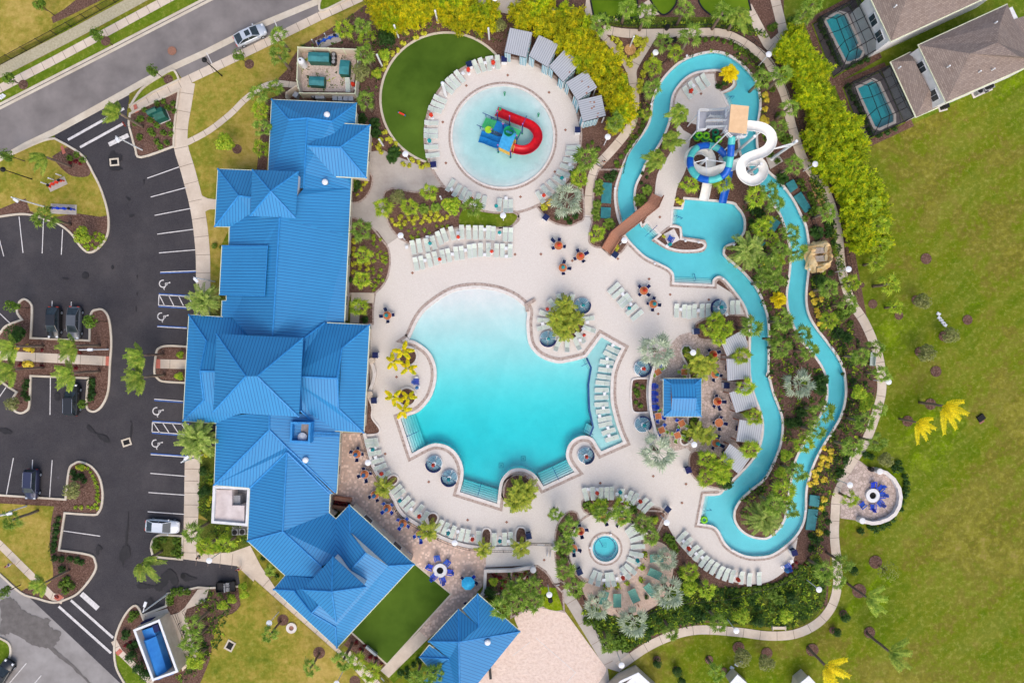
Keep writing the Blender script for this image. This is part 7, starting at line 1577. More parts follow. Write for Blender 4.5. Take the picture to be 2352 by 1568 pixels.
# ================================================================ compactor enclosure
en=thing('compactor_enclosure','white walled enclosure around the blue trash compactor','enclosure',(0,0,0)); zt=2.7
O=[W(x,y,zt).xy for x,y in ((307,1445),(367,1421),(410,1541),(351,1562))]; mb=MB(); mb.ribbon(O,-.25,0,0,zt,True); mb.build('wall',M['wallcream'],en); mb=MB(); mb.ribbon(O,-.28,.03,zt,zt+.12,True); mb.build('wall_cap',M['white'],en)
sheet('compactor_floor',[(W(0,0).x,0)][:0] or [(q.x/S+1176,784-q.y/S) for q in (Vector(o) for o in O)],lv(7),M['concrete2'],cut=False)
sheet('service_slab',pg("375,1417 412,1405 425,1394 455,1352 480,1350 473,1380 460,1385 430,1397 425,1410 447,1480 460,1500 420,1540 405,1500"),lv(7),M['concrete'],cut=False); sheet('service_slab',pg("330,1411 385,1396 392,1412 334,1424"),lv(8),M['concrete'],cut=False)
cp=thing('trash_compactor','long blue trash compactor inside the white walled enclosure','compactor',W(364,1478),R(107)); cp.location.z=.05
def cbx(x,y): 
    q=W(*T(0,3,x,y),1.4)-W(364,1478); return Matrix.Rotation(R(-107),2)@q.xy
L1=cbx(1340,1105); L2=cbx(1440,1455); R1=cbx(1480,1120); R2=cbx(1590,1420)
mb=MB(); mb.box(-4.1,1.6,-1.05,1.05,.15,1.6); mb.add([(-4.1,-1.05,1.6),(1.6,-1.05,1.6),(1.6,-.1,2.4),(-4.1,-.1,2.4),(-4.1,1.05,1.6),(1.6,1.05,1.6)],[(0,1,2,3),(3,2,5,4),(0,3,4),(1,5,2)]); mb.build('container',M['blue2'],cp)
mb=MB(); mb.box(1.62,2.9,-.95,.95,.15,1.5); mb.build('ram_housing',M['blue2'],cp); mb=MB(); mb.box(3.0,3.9,-.8,.8,.1,1.2); mb.build('hopper',M['navy'],cp); mb=MB(); mb.box(-4.5,-4.1,-1.25,1.25,.3,.7); mb.build('tail_bar',M['blue2'],cp); mb=MB(); mb.box(2.2,3.2,-1.9,-1.1,1.4,1.9); mb.build('feed_door',M['navy'],cp)
# stairs rails beside it
sr=thing('service_railings','black railings on the service steps beside the compactor enclosure','railing',(0,0,0))
for n,s in enumerate(("1615,915 1740,1200","1640,910 1730,1190","1530,945 1555,1005","1700,890 1760,985","1560,1100 1615,1270")):
    P=[W(*T(0,3,q[0],q[1])) for q in parse(s)]; mb=MB(); a,b=P
    mb.tube([a+Vector((0,0,.95)),b+Vector((0,0,.95))],.025,0,5); mb.tube([a+Vector((0,0,.5)),b+Vector((0,0,.5))],.02,0,5)
    for k in range(4): c=a.lerp(b,k/3); mb.tube([c,c+Vector((0,0,.95))],.025,0,5)
    mb.build('rail',M['black'],sr)
# ================================================================ water slides
SL=(1535.3,209.1,1/6.0)
def sp(s): return [W(SL[0]+q[0]*SL[2],SL[1]+q[1]*SL[2],q[2]) for q in [(a[0],a[1],a[2]) for a in smooth([(p[0],p[1],False)+tuple(p[3:]) for p in parse(s)],False,7)]]
def trough(pts,r,m,name,parent,outer=None,wall=.8,rim=None):
    # open half round flume
    mb=MB(); N=len(pts); K_=9; vs=[];fs=[]
    for i,p in enumerate(pts):
        d=pts[min(i+1,N-1)]-pts[max(i-1,0)]; d.z*=.3; d.normalize(); a=Vector((-d.y,d.x,0)).normalized(); up=Vector((0,0,1))
        for q in range(K_): th=R(-88+176*q/(K_-1)); vs.append(p+a*r*math.sin(th)+up*(r*wall*(1-math.cos(th))))
        for q in range(K_): th=R(-88+176*q/(K_-1)); vs.append(p+a*(r+.05)*math.sin(th)+up*((r)*wall*(1-math.cos(th))-.05))
    n2=2*K_
    for i in range(N-1):
        for q in range(K_-1):
            a=i*n2+q; fs.append((a,a+1,a+n2+1,a+n2)); b=a+K_; fs.append((b,b+n2,b+n2+1,b+1))
        fs.append((i*n2,i*n2+n2,i*n2+n2+K_,i*n2+K_)); fs.append((i*n2+K_-1,i*n2+2*K_-1,i*n2+n2+2*K_-1,i*n2+n2+K_-1))
    mb.add(vs,fs); o=mb.build(name,m,parent,smooth=True)
    if rim:
        for s in (K_-1,0):
            q=MB(); q.tube([Vector(vs[i*n2+s]) for i in range(N)],.07,0,6); q.build('rim',rim,o)
    return o
whs=thing('white_body_slide','winding white open water slide from the tower into the splash pool','water slide',(0,0,0))
M['flume']=mat('white_flume',c_(250,248,242),c_(242,236,226),scale=1.5,rough=.3)
trough(sp("1060,490,8.3 1180,500,8.2 1290,525,8.0 1380,590,7.8 1410,690,7.5 1370,790,7.2 1280,860,7.0 1150,905,6.7 1040,960,6.4 985,1060,6.0 1010,1170,5.6 1100,1240,5.2 1200,1235,4.9 1280,1160,4.6 1290,1070,4.3 1230,990,4.1 1120,975,3.9 980,1000,3.6 850,1045,3.3 700,1095,3.0 560,1130,2.8 420,1110,2.5 310,1040,2.2 270,940,2.0 320,850,1.8 430,820,1.6 530,860,1.4 575,950,1.2 565,1060,1.0 545,1160,.85 525,1270,.7 500,1400,.5 475,1510,.3"),.64,M['flume'],'flume',whs)
bls=thing('blue_tube_slide','coiled blue and aqua tube slide from the tower into the splash pool','water slide',(0,0,0))
tp=sp("878,620,8.0 868,720,7.6 858,850,7.2 845,960,6.8 825,1060,6.4 770,1150,6.0 660,1210,5.6 540,1225,5.2 420,1190,4.8 335,1110,4.4 298,1000,4.0 315,880,3.6 400,780,3.2 530,750,2.9 660,780,2.6 750,850,2.4 800,930,2.2 835,1030,2.0 840,1130,1.7 815,1240,1.4 790,1330,1.1 760,1430,.8 735,1545,.45")
aq=mat('aqua_flume',c_(96,206,200),c_(80,190,186),scale=2,rough=.3); bf=mat('blue_flume',c_(26,104,206),c_(18,86,186),scale=2,rough=.3)
cut=[0,8,17,27,38,48,56,66,74,84,92,100,109,118,len(tp)-14]
for n,(a,b) in enumerate(zip(cut,cut[1:])):
    a=min(a,len(tp)-16); b=min(b,len(tp)-14)
    if b-a<1: continue
    mb=MB(); mb.tube(tp[a:b+1],.47,0,14); mb.build('tube_section',aq if n%2==0 and n<13 else bf,bls,smooth=True)
trough(tp[len(tp)-15:],.5,bf,'exit_chute',bls)
tw=thing('slide_tower','white steel slide tower with beige roof and zigzag stairs','slide tower',(0,0,0))
def spz(x,y,z): return W(SL[0]+x*SL[2],SL[1]+y*SL[2],z)
def quadz(c,z): return [spz(x,y,z).xy for x,y in c]
mb=MB(); mb.prism(quadz(((860,185),(1110,212),(1075,590),(826,565)),11),10.9,11.05); mb.build('canopy',mat('beige_canopy',c_(246,206,160),c_(234,192,146),scale=1),tw)
gy=mat('tower_deck_grey',c_(186,186,192),c_(170,170,178),scale=2)
mb=MB(); mb.prism(quadz(((770,255),(1060,270),(1040,655),(830,650),(750,560)),8),7.8,8.0); mb.build('upper_platform',gy,tw); mb=MB(); mb.prism(quadz(((400,285),(530,290),(500,550),(385,560)),5.6),5.45,5.6); mb.build('landing',gy,tw)
def flight(a,b,c,d,z0,z1,n=9):
    mb=MB()
    for k in range(n):
        f0=k/n; f1=(k+.8)/n; z=z0+(z1-z0)*(k+.5)/n
        q=[spz(*[a[i]+(b[i]-a[i])*f for i in (0,1)],z).xy for f in (f0,f1)]; w=[spz(*[c[i]+(d[i]-c[i])*f for i in (0,1)],z).xy for f in (f1,f0)]
        mb.prism(q+w,z-.06,z)
    return mb.build('stair_flight',gy,tw)
flight((500,435),(775,432),(500,520),(770,510),5.6,8.0); flight((520,290),(770,270),(540,360),(775,385),5.6,3.2); flight((760,270),(520,330),(770,340),(520,390),3.2,.3)
def rail(s,hh=1.05,m='white'):
    P=[spz(q[0],q[1],q[3]) for q in parse(s)]; mb=MB()
    for u in (hh,hh*.55): mb.tube([p+Vector((0,0,u)) for p in P],.065,0,5)
    for a,b in zip(P,P[1:]):
        n=max(1,int((b-a).length/1.1))
        for k in range(n+1): c=a.lerp(b,k/n); mb.tube([c,c+Vector((0,0,hh))],.03,0,4)
    mb.build('railing',M[m],tw)
for s in ("530,290,5.6 400,285,5.6 385,560,5.6 500,550,5.6","500,435,5.6 775,430,8","500,520,5.6 770,510,8","520,290,5.6 770,270,3.2","540,370,5.6 775,390,3.2","770,260,8 860,265,8","770,385,8 770,270,8","750,560,8 830,650,8 850,650,8","910,655,8 1040,655,8 1060,590,8","750,560,8 770,510,8","760,400,4.5 520,330,2.0"): rail(s)
mb=MB()
for x,y in ((885,215),(1085,238),(1055,560),(850,540)):
    p=spz(x,y,11); mb=MB(); mb.tube([(p.x,p.y,0),(p.x,p.y,10.9)],.09,0,8); mb.build('leg',M['white'],tw)
for x,y in ((410,310),(400,535)): p=spz(x,y,5.5); mb=MB(); mb.tube([(p.x,p.y,0),(p.x,p.y,5.5)],.09,0,8); mb.build('leg',M['white'],tw)
for bx,by,h,tx,ty,tz,own in ((905,865,8.3,1290,550,7.7,whs),(1420,935,8.6,1450,790,7.2,whs),(390,1060,5.0,500,950,4.6,bls),(1110,1125,4.9,1190,1065,4.5,whs),(730,935,3.0,790,965,2.4,bls)):
    b=spz(bx,by,0); mb=MB(); mb.tube([b,(b.x,b.y,h)],.2,0,10); mb.lathe((b.x,b.y,0),[(.42,0),(.42,.08),(.2,.1)],0,14); mb.build('support_post',M['white'],own)
    e=spz(tx,ty,tz); mb=MB(); mb.tube([(b.x,b.y,h*.9),e-Vector((0,0,.3))],.09,0,6); mb.tube([(b.x,b.y,h*.75),e-Vector((0,0,.5))],.06,0,6); mb.build('support_arm',M['white'],own)
b=spz(390,1060,0); mb=MB()
for e in ((790,985,6.7),(530,1225,5.0),(345,990,4.0)): mb.tube([(b.x,b.y,4.6),spz(*e)],.07,0,6)
mb.build('support_arm',M['white'],bls)
t=struct(sheet('slide_footing',[(SL[0]+x/6,SL[1]+y/6) for x,y in ((1340,920),(1500,860),(1580,970),(1400,1080))],lv(7),M['concrete2']))
# float tubes
GT=mat('green_float',c_(140,222,40),c_(110,196,30),scale=2,rough=.35,rand=.1); GT2=mat('dark_green_float',c_(24,140,96),c_(18,116,80),scale=2,rough=.35)
def torus(mb,c,Rr,r,m=0,n=18,k=8):
    vs=[];fs=[]
    for i in range(n):
        for j in range(k): a=6.28319*i/n; b=6.28319*j/k; vs.append((c[0]+(Rr+r*math.cos(b))*math.cos(a),c[1]+(Rr+r*math.cos(b))*math.sin(a),c[2]+r*math.sin(b)))
    for i in range(n):
        for j in range(k): fs.append((i*k+j,((i+1)%n)*k+j,((i+1)%n)*k+(j+1)%k,i*k+(j+1)%k))
    mb.add(vs,fs,m)
def tube_ring(p,label,m,grp):
    t=thing('float_tube',label,'float',p); mb=MB(); torus(mb,(0,0,.17),.38,.17); mb.build('ring',m,t,smooth=True); mb=MB()
    for s in (-1,1): torus(mb,(s*.42,0,.34),.07,.02,0,8,4)
    mb.build('handles',M['black'],t); return t
for n,(x,y,zz,m,lab) in enumerate(((395,645,0,GT,'lowest float at the far left of the stacks'),(385,625,.35,GT2,'dark green float second in the left stack'),(425,610,.75,GT,'bright green float on top of the left stack'),(500,660,0,GT,'bright green float under the middle stack'),(510,640,.35,GT2,'dark green float in the middle stack'),(520,615,.75,GT,'bright green float on top of the middle stack'),(560,705,.1,GT,'bright green float lowest below the middle stack'),(650,640,0,GT2,'dark green float at the left of the right stack'),(645,690,0,GT2,'dark green float below the right stack'),(692,668,.5,GT,'bright green float on top of the right stack'),(650,570,.3,GT2,'dark green float half under the stairs'))):
    p=spz(x,y,zz+.2); tube_ring((p.x,p.y,zz+.03),lab,m,None)
p=W(*T(2,3,1764,67)); tube_ring((p.x,p.y,-.1),'bright green float ring left floating in the river corner',GT,None)
# ================================================================ splash pool play structure
PK=(1078,228.7,1/10.908)
def kp(x,y,z): return W(PK[0]+x*PK[2],PK[1]+y*PK[2],z)
def kq(c,z): return [kp(x,y,z).xy for x,y in c]
pl=thing('play_structure','colourful water play structure with tipping bucket and red slide in the splash pool','play structure',(0,0,0))
gm=mat('play_green',c_(84,206,130),c_(70,190,116),scale=3,rough=.4); rm=mat('play_red',c_(226,22,34),c_(196,16,30),scale=2,rough=.3); rm2=mat('play_red_flat',c_(206,44,66),c_(190,36,58),scale=2,rough=.35); bm_=mat('play_blue',c_(30,140,210),c_(22,120,192),scale=3,rough=.4); lb=mat('play_light_blue',c_(64,172,224),c_(50,150,206),scale=3,rough=.4); ye=mat('play_yellow',c_(246,196,90),c_(236,180,70),scale=3); pp=mat('play_purple_post',c_(52,70,150),c_(44,58,130),scale=3); pink=mat('play_pink_cap',c_(206,110,196),scale=3); gb=mat('bucket_green',c_(30,170,106),c_(22,146,90),scale=2,rough=.35)
z=1.3
mb=MB(); mb.prism(kq(((700,530),(1000,660),(830,870),(590,760)),z),z-.08,z); mb.build('blue_platform',bm_,pl); mb=MB()
for k in range(6):
    f0=k/6; f1=(k+.9)/6; zz=z-.2-.18*k; L_=lambda a,b,f:(a[0]+(b[0]-a[0])*f,a[1]+(b[1]-a[1])*f)
    mb.prism(kq((L_((700,540),(410,450),f0),L_((700,540),(410,450),f1),L_((590,760),(300,690),f1),L_((590,760),(300,690),f0)),zz),.0,zz)
mb.build('green_steps',gm,pl); z2=1.9
mb=MB(); mb.prism(kq(((1010,660),(1300,780),(1190,1000),(900,900)),z2),z2-.08,z2); mb.build('green_platform',gm,pl)
mb=MB(); mb.prism(kq(((740,1200),(880,900),(1180,1030),(1080,1330)),z2),z2-.08,z2); mb.build('lower_platform',ye,pl)
RFZ=(2.9,3.5)
V=[kp(880,745,3.2),kp(1175,870,3.2),kp(1000,1315,2.7),kp(718,1185,2.7)]; mb=MB(); mb.add([*V,*[v+Vector((0,0,.08)) for v in V]],[(3,2,1,0),(4,5,6,7),(0,1,5,4),(1,2,6,5),(2,3,7,6),(3,0,4,7)]); mb.build('roof',lb,pl,fix=True)
mb=MB(); mb.ribbon([kp(738,1200,2.2).xy,kp(1035,1345,2.2).xy],-.04,.04,.9,2.2); mb.ribbon([kp(1085,1330,2.2).xy,kp(1170,1000,2.2).xy],-.04,.04,1.2,2.2); mb.build('yellow_panel',ye,pl)
c=kp(990,800,3.9); mb=MB(); mb.lathe((c.x,c.y,3.1),[(.5,0),(.72,.9),(.66,.9),(.45,.12)],0,20); mb.build('tipping_bucket',gb,pl)
bk=kp(1100,810,4.2); mb=MB(); mb.tube([kp(1010,710,4.3),kp(1090,740,4.4),kp(1170,850,4.3)],.06,0,6); mb.tube([kp(940,770,4.0),kp(1100,840,4.0)],.03,0,5); mb.build('bucket_frame',pp,pl)
def post(bx,by,h,cap=True):
    b=kp(bx,by,0); mb=MB(); mb.tube([(b.x,b.y,-.1),(b.x,b.y,h)],.075,0,8); mb.lathe((b.x,b.y,-.05),[(.14,0),(.14,.2)],1,10); o=mb.build('post',[pp,gb],pl)
    if cap: mb=MB(); mb.lathe((b.x,b.y,h),[(.1,0),(.1,.14),(.05,.2)],0,10); mb.build('cap',pink,o)
for q in ((710,520,3.8),(1010,650,4.0),(1325,850,4.2),(1180,1130,4.2),(1030,1450,3.5),(725,1320,3.5),(565,870,2.2),(850,800,3.3)): post(*q)
for x,y in ((418,430),(275,730),(550,490)):
    b=kp(x,y,0); mb=MB(); mb.tube([(b.x,b.y,-.1),(b.x,b.y,1.0)],.05,0,6); mb.tube([(b.x-.45,b.y+.2,1.05),(b.x+.45,b.y-.2,1.05)],.05,0,6); mb.build('spray_handle',pp,pl)
mb=MB()
for s in (((705,500,1.9),(1000,620,1.9)),((570,790,1.9),(820,900,1.9)),((1300,790,2.5),(1190,1000,2.5)),((550,450,1.2),(700,500,1.9))):
    a=kp(*s[0]); b=kp(*s[1])
    for u in (0,-.35,-.7): mb.tube([a+Vector((0,0,u)),b+Vector((0,0,u))],.025,0,5)
mb.build('railing',pp,pl)
redp=[kp(a[0],a[1],a[2]) for a in smooth([(p[0],p[1],False)+tuple(p[3:]) for p in parse("1080,1230,2.0 1200,1270,1.95 1340,1290,1.85 1480,1260,1.75 1610,1170,1.6 1700,1030,1.45 1710,900,1.3 1660,780,1.15 1560,680,1.0 1440,620,.85 1200,530,.6 950,430,.35 680,320,.1")],False,6)]
trough(redp,.6,rm,'red_slide',pl,wall=.75,rim=rm2)
bp=[kp(a[0],a[1],a[2]) for a in smooth([(p[0],p[1],False)+tuple(p[3:]) for p in parse("830,1010,1.8 700,1000,1.45 560,950,.9 420,890,.4 290,860,.1")],False,6)]; trough(bp,.4,bm_,'blue_slide',pl,wall=.5)
bp=[v+Vector((-.25,-.8,0)) for v in bp]; trough(bp,.4,bm_,'blue_slide',pl,wall=.5)
c=kp(480,760,1.6); mb=MB(); mb.lathe((c.x,c.y,1.3),[(.1,0),(.5,.3),(.52,.34)],0,16); mb.build('leaf_bowl',L['croton'] if False else mat('lime_bowl',c_(170,220,40),scale=3),pl); mb=MB(); torus(mb,(kp(845,575,2.2).x,kp(845,575,2.2).y,2.2),.14,.04,0,14,6); mb.build('ring_handle',M['gutter'],pl)
a=kp(1330,650,2.6); b=kp(1440,405,3.2); mb=MB(); mb.tube([a,b],.04,0,5); mb.build('lever',pp,pl)
a=kp(705,340,3.7); b=kp(770,225,3.9); mb=MB(); mb.tube([a,b],.04,0,5); mb.lathe((b.x,b.y,3.7),[(.22,0),(.1,.3)],0,10); mb.build('spray_arm',gb,pl)
for x,y,lab in ((2285,860,'green water sprayer at the top of the splash pool'),): 
    t=thing('water_sprayer',lab,'sprayer',W(*T(1,0,x,y+15))); mb=MB(); mb.tube([(0,0,-.2),(0,0,.9)],.1,0,8,.06); mb.build('stem',gb,t); mb=MB(); torus(mb,(0,0,.95),.14,.04,0,12,6); mb.build('nozzle',gb,t)
t=thing('water_sprayer','green water sprayer at the right of the splash pool','sprayer',W(*T(2,0,242,1068))); mb=MB(); mb.tube([(0,0,-.2),(0,0,.9)],.12,0,8,.06); mb.build('stem',gb,t); mb=MB(); torus(mb,(0,0,.95),.14,.04,0,12,6); mb.build('nozzle',gb,t)
# ================================================================ footbridge
br=thing('footbridge','brown wooden footbridge with stairs over the lazy river','footbridge',(0,0,0))
def bz(x,y,z): return W(*T(2,1,x,y),z)
zB=2.0
def slab(c0,c1,c2,c3,z0,z1,n,nm_):
    mb=MB()
    for k in range(n):
        f0=k/n; f1=(k+.93)/n; z=z0+(z1-z0)*(k+.5)/n
        def l(a,b,f): return (a[0]+(b[0]-a[0])*f,a[1]+(b[1]-a[1])*f)
        q=[bz(*l(c0,c1,f0),z).xy,bz(*l(c0,c1,f1),z).xy,bz(*l(c3,c2,f1),z).xy,bz(*l(c3,c2,f0),z).xy]
        mb.prism(q,z-.07,z)
    return mb.build(nm_,M['wood'],br)
slab((905,570),(1235,300),(1335,345),(995,615),zB,zB,34,'deck_boards'); slab((905,570),(825,710),(905,765),(995,615),zB,.2,11,'stairs'); slab((1235,300),(1285,205),(1375,245),(1335,345),zB,.3,8,'stairs')
for s in (("825,705,.3 905,570,2.0 1235,300,2.0 1285,200,.35"),("908,765,.3 995,615,2.0 1335,345,2.0 1380,240,.35")):
    P=[bz(q[0],q[1],q[3]) for q in parse(s)]; mb=MB()
    for a,b in zip(P,P[1:]):
        d=(b-a); n=max(1,int(d.length/.9)); mb.tube([a+Vector((0,0,1.02)),b+Vector((0,0,1.02))],.07,0,4); mb.tube([a+Vector((0,0,.1)),b+Vector((0,0,.1))],.05,0,4); mb.tube([a+Vector((0,0,.55)),b+Vector((0,0,.55))],.03,0,4)
        for k in range(n+1): c=a.lerp(b,k/n); mb.tube([(c.x,c.y,0.0 if k%3==0 else c.z-.1),c+Vector((0,0,1.0))],.05 if k%3==0 else .03,0,4)
    mb.build('railing',M['woodd'],br)
# ================================================================ rock waterfall
rk=thing('rock_waterfall','tan moulded rock waterfall with two pools beside the river','waterfall',(0,0,0)); rnd=random.Random(3)
out=pg("380,690 480,650 525,640 570,690 565,750 575,800 570,870 535,910 430,925 385,880 375,780 372,720",(3,1)); cen=W(*T(3,1,475,785)); mb=MB(); vs=[];fs=[];rings=[(1.06,0),(1.02,.7),(.95,1.5),(.82,2.1),(.6,2.3),(.45,1.7),(.2,1.5)]; o2=[]
for a,b in zip(out,out[1:]+out[:1]): o2+=[a,((a[0]+b[0])/2,(a[1]+b[1])/2)]
for k,z in rings:
    for p in o2:
        w=W(p[0],p[1],1.2); v=cen+(w-cen)*k*(1+rnd.uniform(-.07,.07)); lo=.55 if p[0]<1764+470/4 else 1.0; vs.append((v.x,v.y,z*lo*rnd.uniform(.8,1.15)))
n=len(o2)
for i in range(len(rings)-1):
    for k in range(n): fs.append((i*n+k,i*n+(k+1)%n,(i+1)*n+(k+1)%n,(i+1)*n+k))
fs.append(tuple(range((len(rings)-1)*n,len(rings)*n))); mb.add(vs,fs); mb.build('rock_mass',M['rock'],rk,fix=True)
def wbasin(x,y,rx,ry,z,nm_):
    c=W(*T(3,1,x,y),z); mb=MB(); mb.prism([(c.x+rx*math.cos(R(a)),c.y+ry*math.sin(R(a))) for a in range(0,360,24)],z-.3,z); mb.build(nm_,mat('waterfall_pool',c_(176,162,130),c_(206,180,134),scale=3,rough=.15),rk)
wbasin(535,720,.22,.5,2.2,'upper_basin'); wbasin(535,795,.22,.5,2.2,'upper_basin')
for x,y in ((470,735),(470,810)): c=W(*T(3,1,x,y),1.3); mb=MB(); mb.add([(c.x+.7,c.y-.4,2.2),(c.x+.7,c.y+.4,2.2),(c.x+.1,c.y+.4,1.75),(c.x-1.3,c.y+.45,.3),(c.x-1.3,c.y-.45,.3),(c.x+.1,c.y-.4,1.75)],[(0,1,2,5),(5,2,3,4)]); mb.build('water_sheet',mat('falling_water',c_(214,200,186),c_(190,170,150),scale=4,rough=.2),rk)
for k in range(9): a=k*.7; c=W(*T(3,1,475+95*math.cos(a),785+120*math.sin(a)),.4); mb=MB(); mb.lathe((c.x,c.y,0),[(.5,0),(.55,.3),(.3,.7),(.05,.8)],0,7); mb.build('boulder',M['rock'],rk)
# ================================================================ fire pits, walls, fences
for px,py,lab in ((1011.5,1307,'round white fire pit ringed by blue chairs on the brick terrace'),(2001,1136,'round white fire pit on the lawn side patio')):
    t=thing('fire_pit',lab,'fire pit',W(px,py)); mb=MB(); mb.ribbon(circ(0,0,.98,32),-.5,0,0,.5,True); mb.build('ring_wall',M['wallwhite'],t); mb=MB(); mb.cyl((0,0),.5,0,.3,n=20); mb.build('bowl',M['dark'],t); mb=MB(); rr=random.Random(2)
    for k in range(26): a=rr.uniform(0,6.28); r0=rr.uniform(0,.38); mb.lathe((r0*math.cos(a),r0*math.sin(a),.3),[(.07,0),(.08,.05),(.02,.1)],0,6)
    mb.build('lava_rocks',M['tyre'],t)
def wall(name,pts,w,h,m,label,caps_=()):
    t=thing(name,label,'wall',(0,0,0)); P=[W(*q).xy for q in pts]; mb=MB(); mb.ribbon(P,-w/2,w/2,0,h); mb.build('wall_body',m,t); mb=MB(); mb.ribbon(P,-w/2-.04,w/2+.04,h,h+.07); mb.build('coping',M['coping'],t)
    for x,y,hh in caps_: c=W(x,y); mb=MB(); mb.lathe((c.x,c.y,0),[(.4,0),(.4,hh),(.44,hh),(.44,hh+.1),(.34,hh+.14)],0,22); mb.build('pillar',m,t)
    return t
wall('patio_wall',[T(3,2,x,y) for x,y in ((990,1175),(1060,1195),(1130,1255),(1180,1340),(1192,1420),(1180,1500))]+[T(3,3,x,y) for x,y in ((1140,5),(1080,50),(1000,80),(930,88),(850,68))],.42,.75,M['wallwhite'],'curved white seat wall around the lawn side fire pit patio',((2012,1079,1.0),(1972,1191,1.0)))
wall('bar_wall',[T(2,2,x,y) for x,y in ((1295,225),(1270,310),(1255,400),(1252,500),(1258,600),(1275,700),(1305,820),(1358,935))],.32,1.0,M['wallwhite'],'curved white wall between the bar terrace and the pool deck')
wall('seat_wall',[T(1,2,x,y) for x,y in ((1062,190),(1085,230),(1098,290),(1090,350),(1070,410),(1050,455))],.4,.6,M['wallcream'],'curved cream seat wall between two pillars by the clubhouse',((856,827.5,.9),(852,904,.9)))
wall('court_wall',[T(1,3,x,y) for x,y in ((2060,770),(2100,720),(2110,525),(2352,520))]+[T(2,3,x,y) for x,y in ((120,500),(200,490))],.35,.7,M['wallwhite'],'white low wall around the bed beside the bright blue parasol',((1224,1303,.9),))
CT=pg("838,994 848,1034 863,1079 900,1134 923,1176 963,1204 1013,1231 1063,1249 1113,1256 1176,1257 1209,1256"); CT=smooth([(x,y,False) for x,y in CT],False,4)
wall('terrace_wall',CT,.4,.35,M['coping'],'long curved low wall between the pool deck and the brick terrace',((1210,1253,1.0),(1273,1254,1.0)))
def picket(name,pts,h,label,step=.32,post=2.4,off=0):
    t=thing(name,label,'fence',(0,0,0)); P=[W(*q) for q in pts]
    if off:
        r=MB(); r.ribbon([p.xy for p in P],off,off+.1,0,0); P=[Vector((*r.v[4*i][:2],0)) for i in range(len(P))]
    rl=MB(); pk_=MB(); acc=0; ap=0
    rl.ribbon([p.xy for p in P],-.02,.02,h-.08,h-.03); rl.ribbon([p.xy for p in P],-.02,.02,.12,.17)
    posts=[]
    for a,b in zip(P,P[1:]):
        d=b-a; Ln=d.length
        if Ln<1e-4: continue
        while acc<Ln: c=a+d*(acc/Ln); pk_.box(c.x-.012,c.x+.012,c.y-.012,c.y+.012,.05,h); acc+=step
        acc-=Ln
        while ap<Ln: posts.append(a+d*(ap/Ln)); ap+=post
        ap-=Ln
    rl.build('rails',M['black'],t); pk_.build('pickets',M['black'],t)
    for c in posts: mb=MB(); mb.box(c.x-.04,c.x+.04,c.y-.04,c.y+.04,0,h+.08); mb.build('post',M['black'],t)
picket('picket_fence',CT[:-4],1.1,'black railing along the curved brick terrace wall',.22,2.4,-.35)
picket('picket_fence.001',[(-40,173),(0,151),(150,70),(275,2),(330,-26)],1.4,'black picket fence beside the block path at the upper left',.16)
picket('picket_fence.002',smooth([(x,y,False) for x,y in pg("1390,58 1440,67 1560,66 1650,66 1700,82 1735,105 1775,148 1800,193 1818,245 1829,290 1850,350 1868,380 1900,422 1921,474 1937,542 1944,600 1952,640 1962,680")],False,3),1.2,'black picket fence following the outer right footpath',.3)
picket('picket_fence.003',smooth([(x,y,False) for x,y in pg("1340,1370 1362,1420 1385,1470 1470,1410 1560,1380 1660,1370 1740,1350 1800,1330 1850,1290 1870,1240 1872,1160 1900,1080 1930,1000 1950,920 1948,860 1930,800 1900,740 1870,680 1868,610 1880,560 1860,500 1840,440 1815,400")],False,3),1.2,'black picket fence through the planting outside the river',.35)
picket('picket_fence.004',smooth([(x,y,False) for x,y in pg("1430,400 1440,360 1460,330 1480,290 1474,250 1477,200 1500,170 1530,140 1560,105 1600,92 1660,95 1700,112 1735,150 1752,200")],False,3),1.2,'black picket fence between the inner footpath and the river bank',.3)
def gate(a,b,label,h=1.2):
    t=thing('garden_gate',label,'gate',(0,0,0)); A=W(*a); B=W(*b); mb=MB()
    for u in (h,.15,h*.6): mb.tube([A+Vector((0,0,u)),B+Vector((0,0,u))],.03,0,4)
    for k in range(14): c=A.lerp(B,k/13); mb.tube([c,c+Vector((0,0,h))],.014,0,4)
    mb.build('gate_frame',M['black'],t); mb=MB(); c=A.lerp(B,.5); mb.obox(A.lerp(B,.35),A.lerp(B,.65),.05,h*.62,h*.85); mb.build('sign_plate',M['white'],t)
gate((1216,1246),(1268,1247),'black double gate between round white pillars below the main pool'); gate((1268,1342),(1293,1334),'black gate at the path beside the sand court'); gate((870,1540),(893,1564),'black gate at the foot of the concrete strip'); gate((1364,375),(1384,388),'black gate across the inner footpath')
# benches, bins and small things
def bench(px,py,rz,m,label,L0=1.7):
    t=thing('park_bench',label,'bench',W(px,py),R(rz)); mb=MB(); mb.box(-L0/2,L0/2,-.25,.25,.42,.47); mb.build('seat',m,t); mb=MB(); mb.box(-L0/2,L0/2,.25,.31,.5,.95); mb.build('backrest',m,t)
    for s in (-1,1): mb=MB(); mb.box(s*L0*.42-.04,s*L0*.42+.04,-.25,.28,0,.42); mb.build('leg',M['black'],t)
bench(*T(1,3,1065,1255),-40,M['steel'],'grey bench at the lower end of the artificial lawn',1.9); bench(*T(3,2,940,160),-95,M['sling'],'pale bench beside the outer footpath',1.9); bench(*T(2,0,1455,395),15,M['black'],'black bench on a pad beside the upper footpath')
t=thing('glider_seat','cream path side seat at the bottom of the outer footpath','seat',W(*T(3,3,90,1050))); mb=MB(); mb.box(-.9,.9,-.2,.2,.4,.46); mb.build('seat',M['wallcream'],t); mb=MB(); mb.box(-.95,-.85,-.3,.3,0,.6); mb.box(.85,.95,-.3,.3,0,.6); mb.build('legs',M['wallcream'],t)
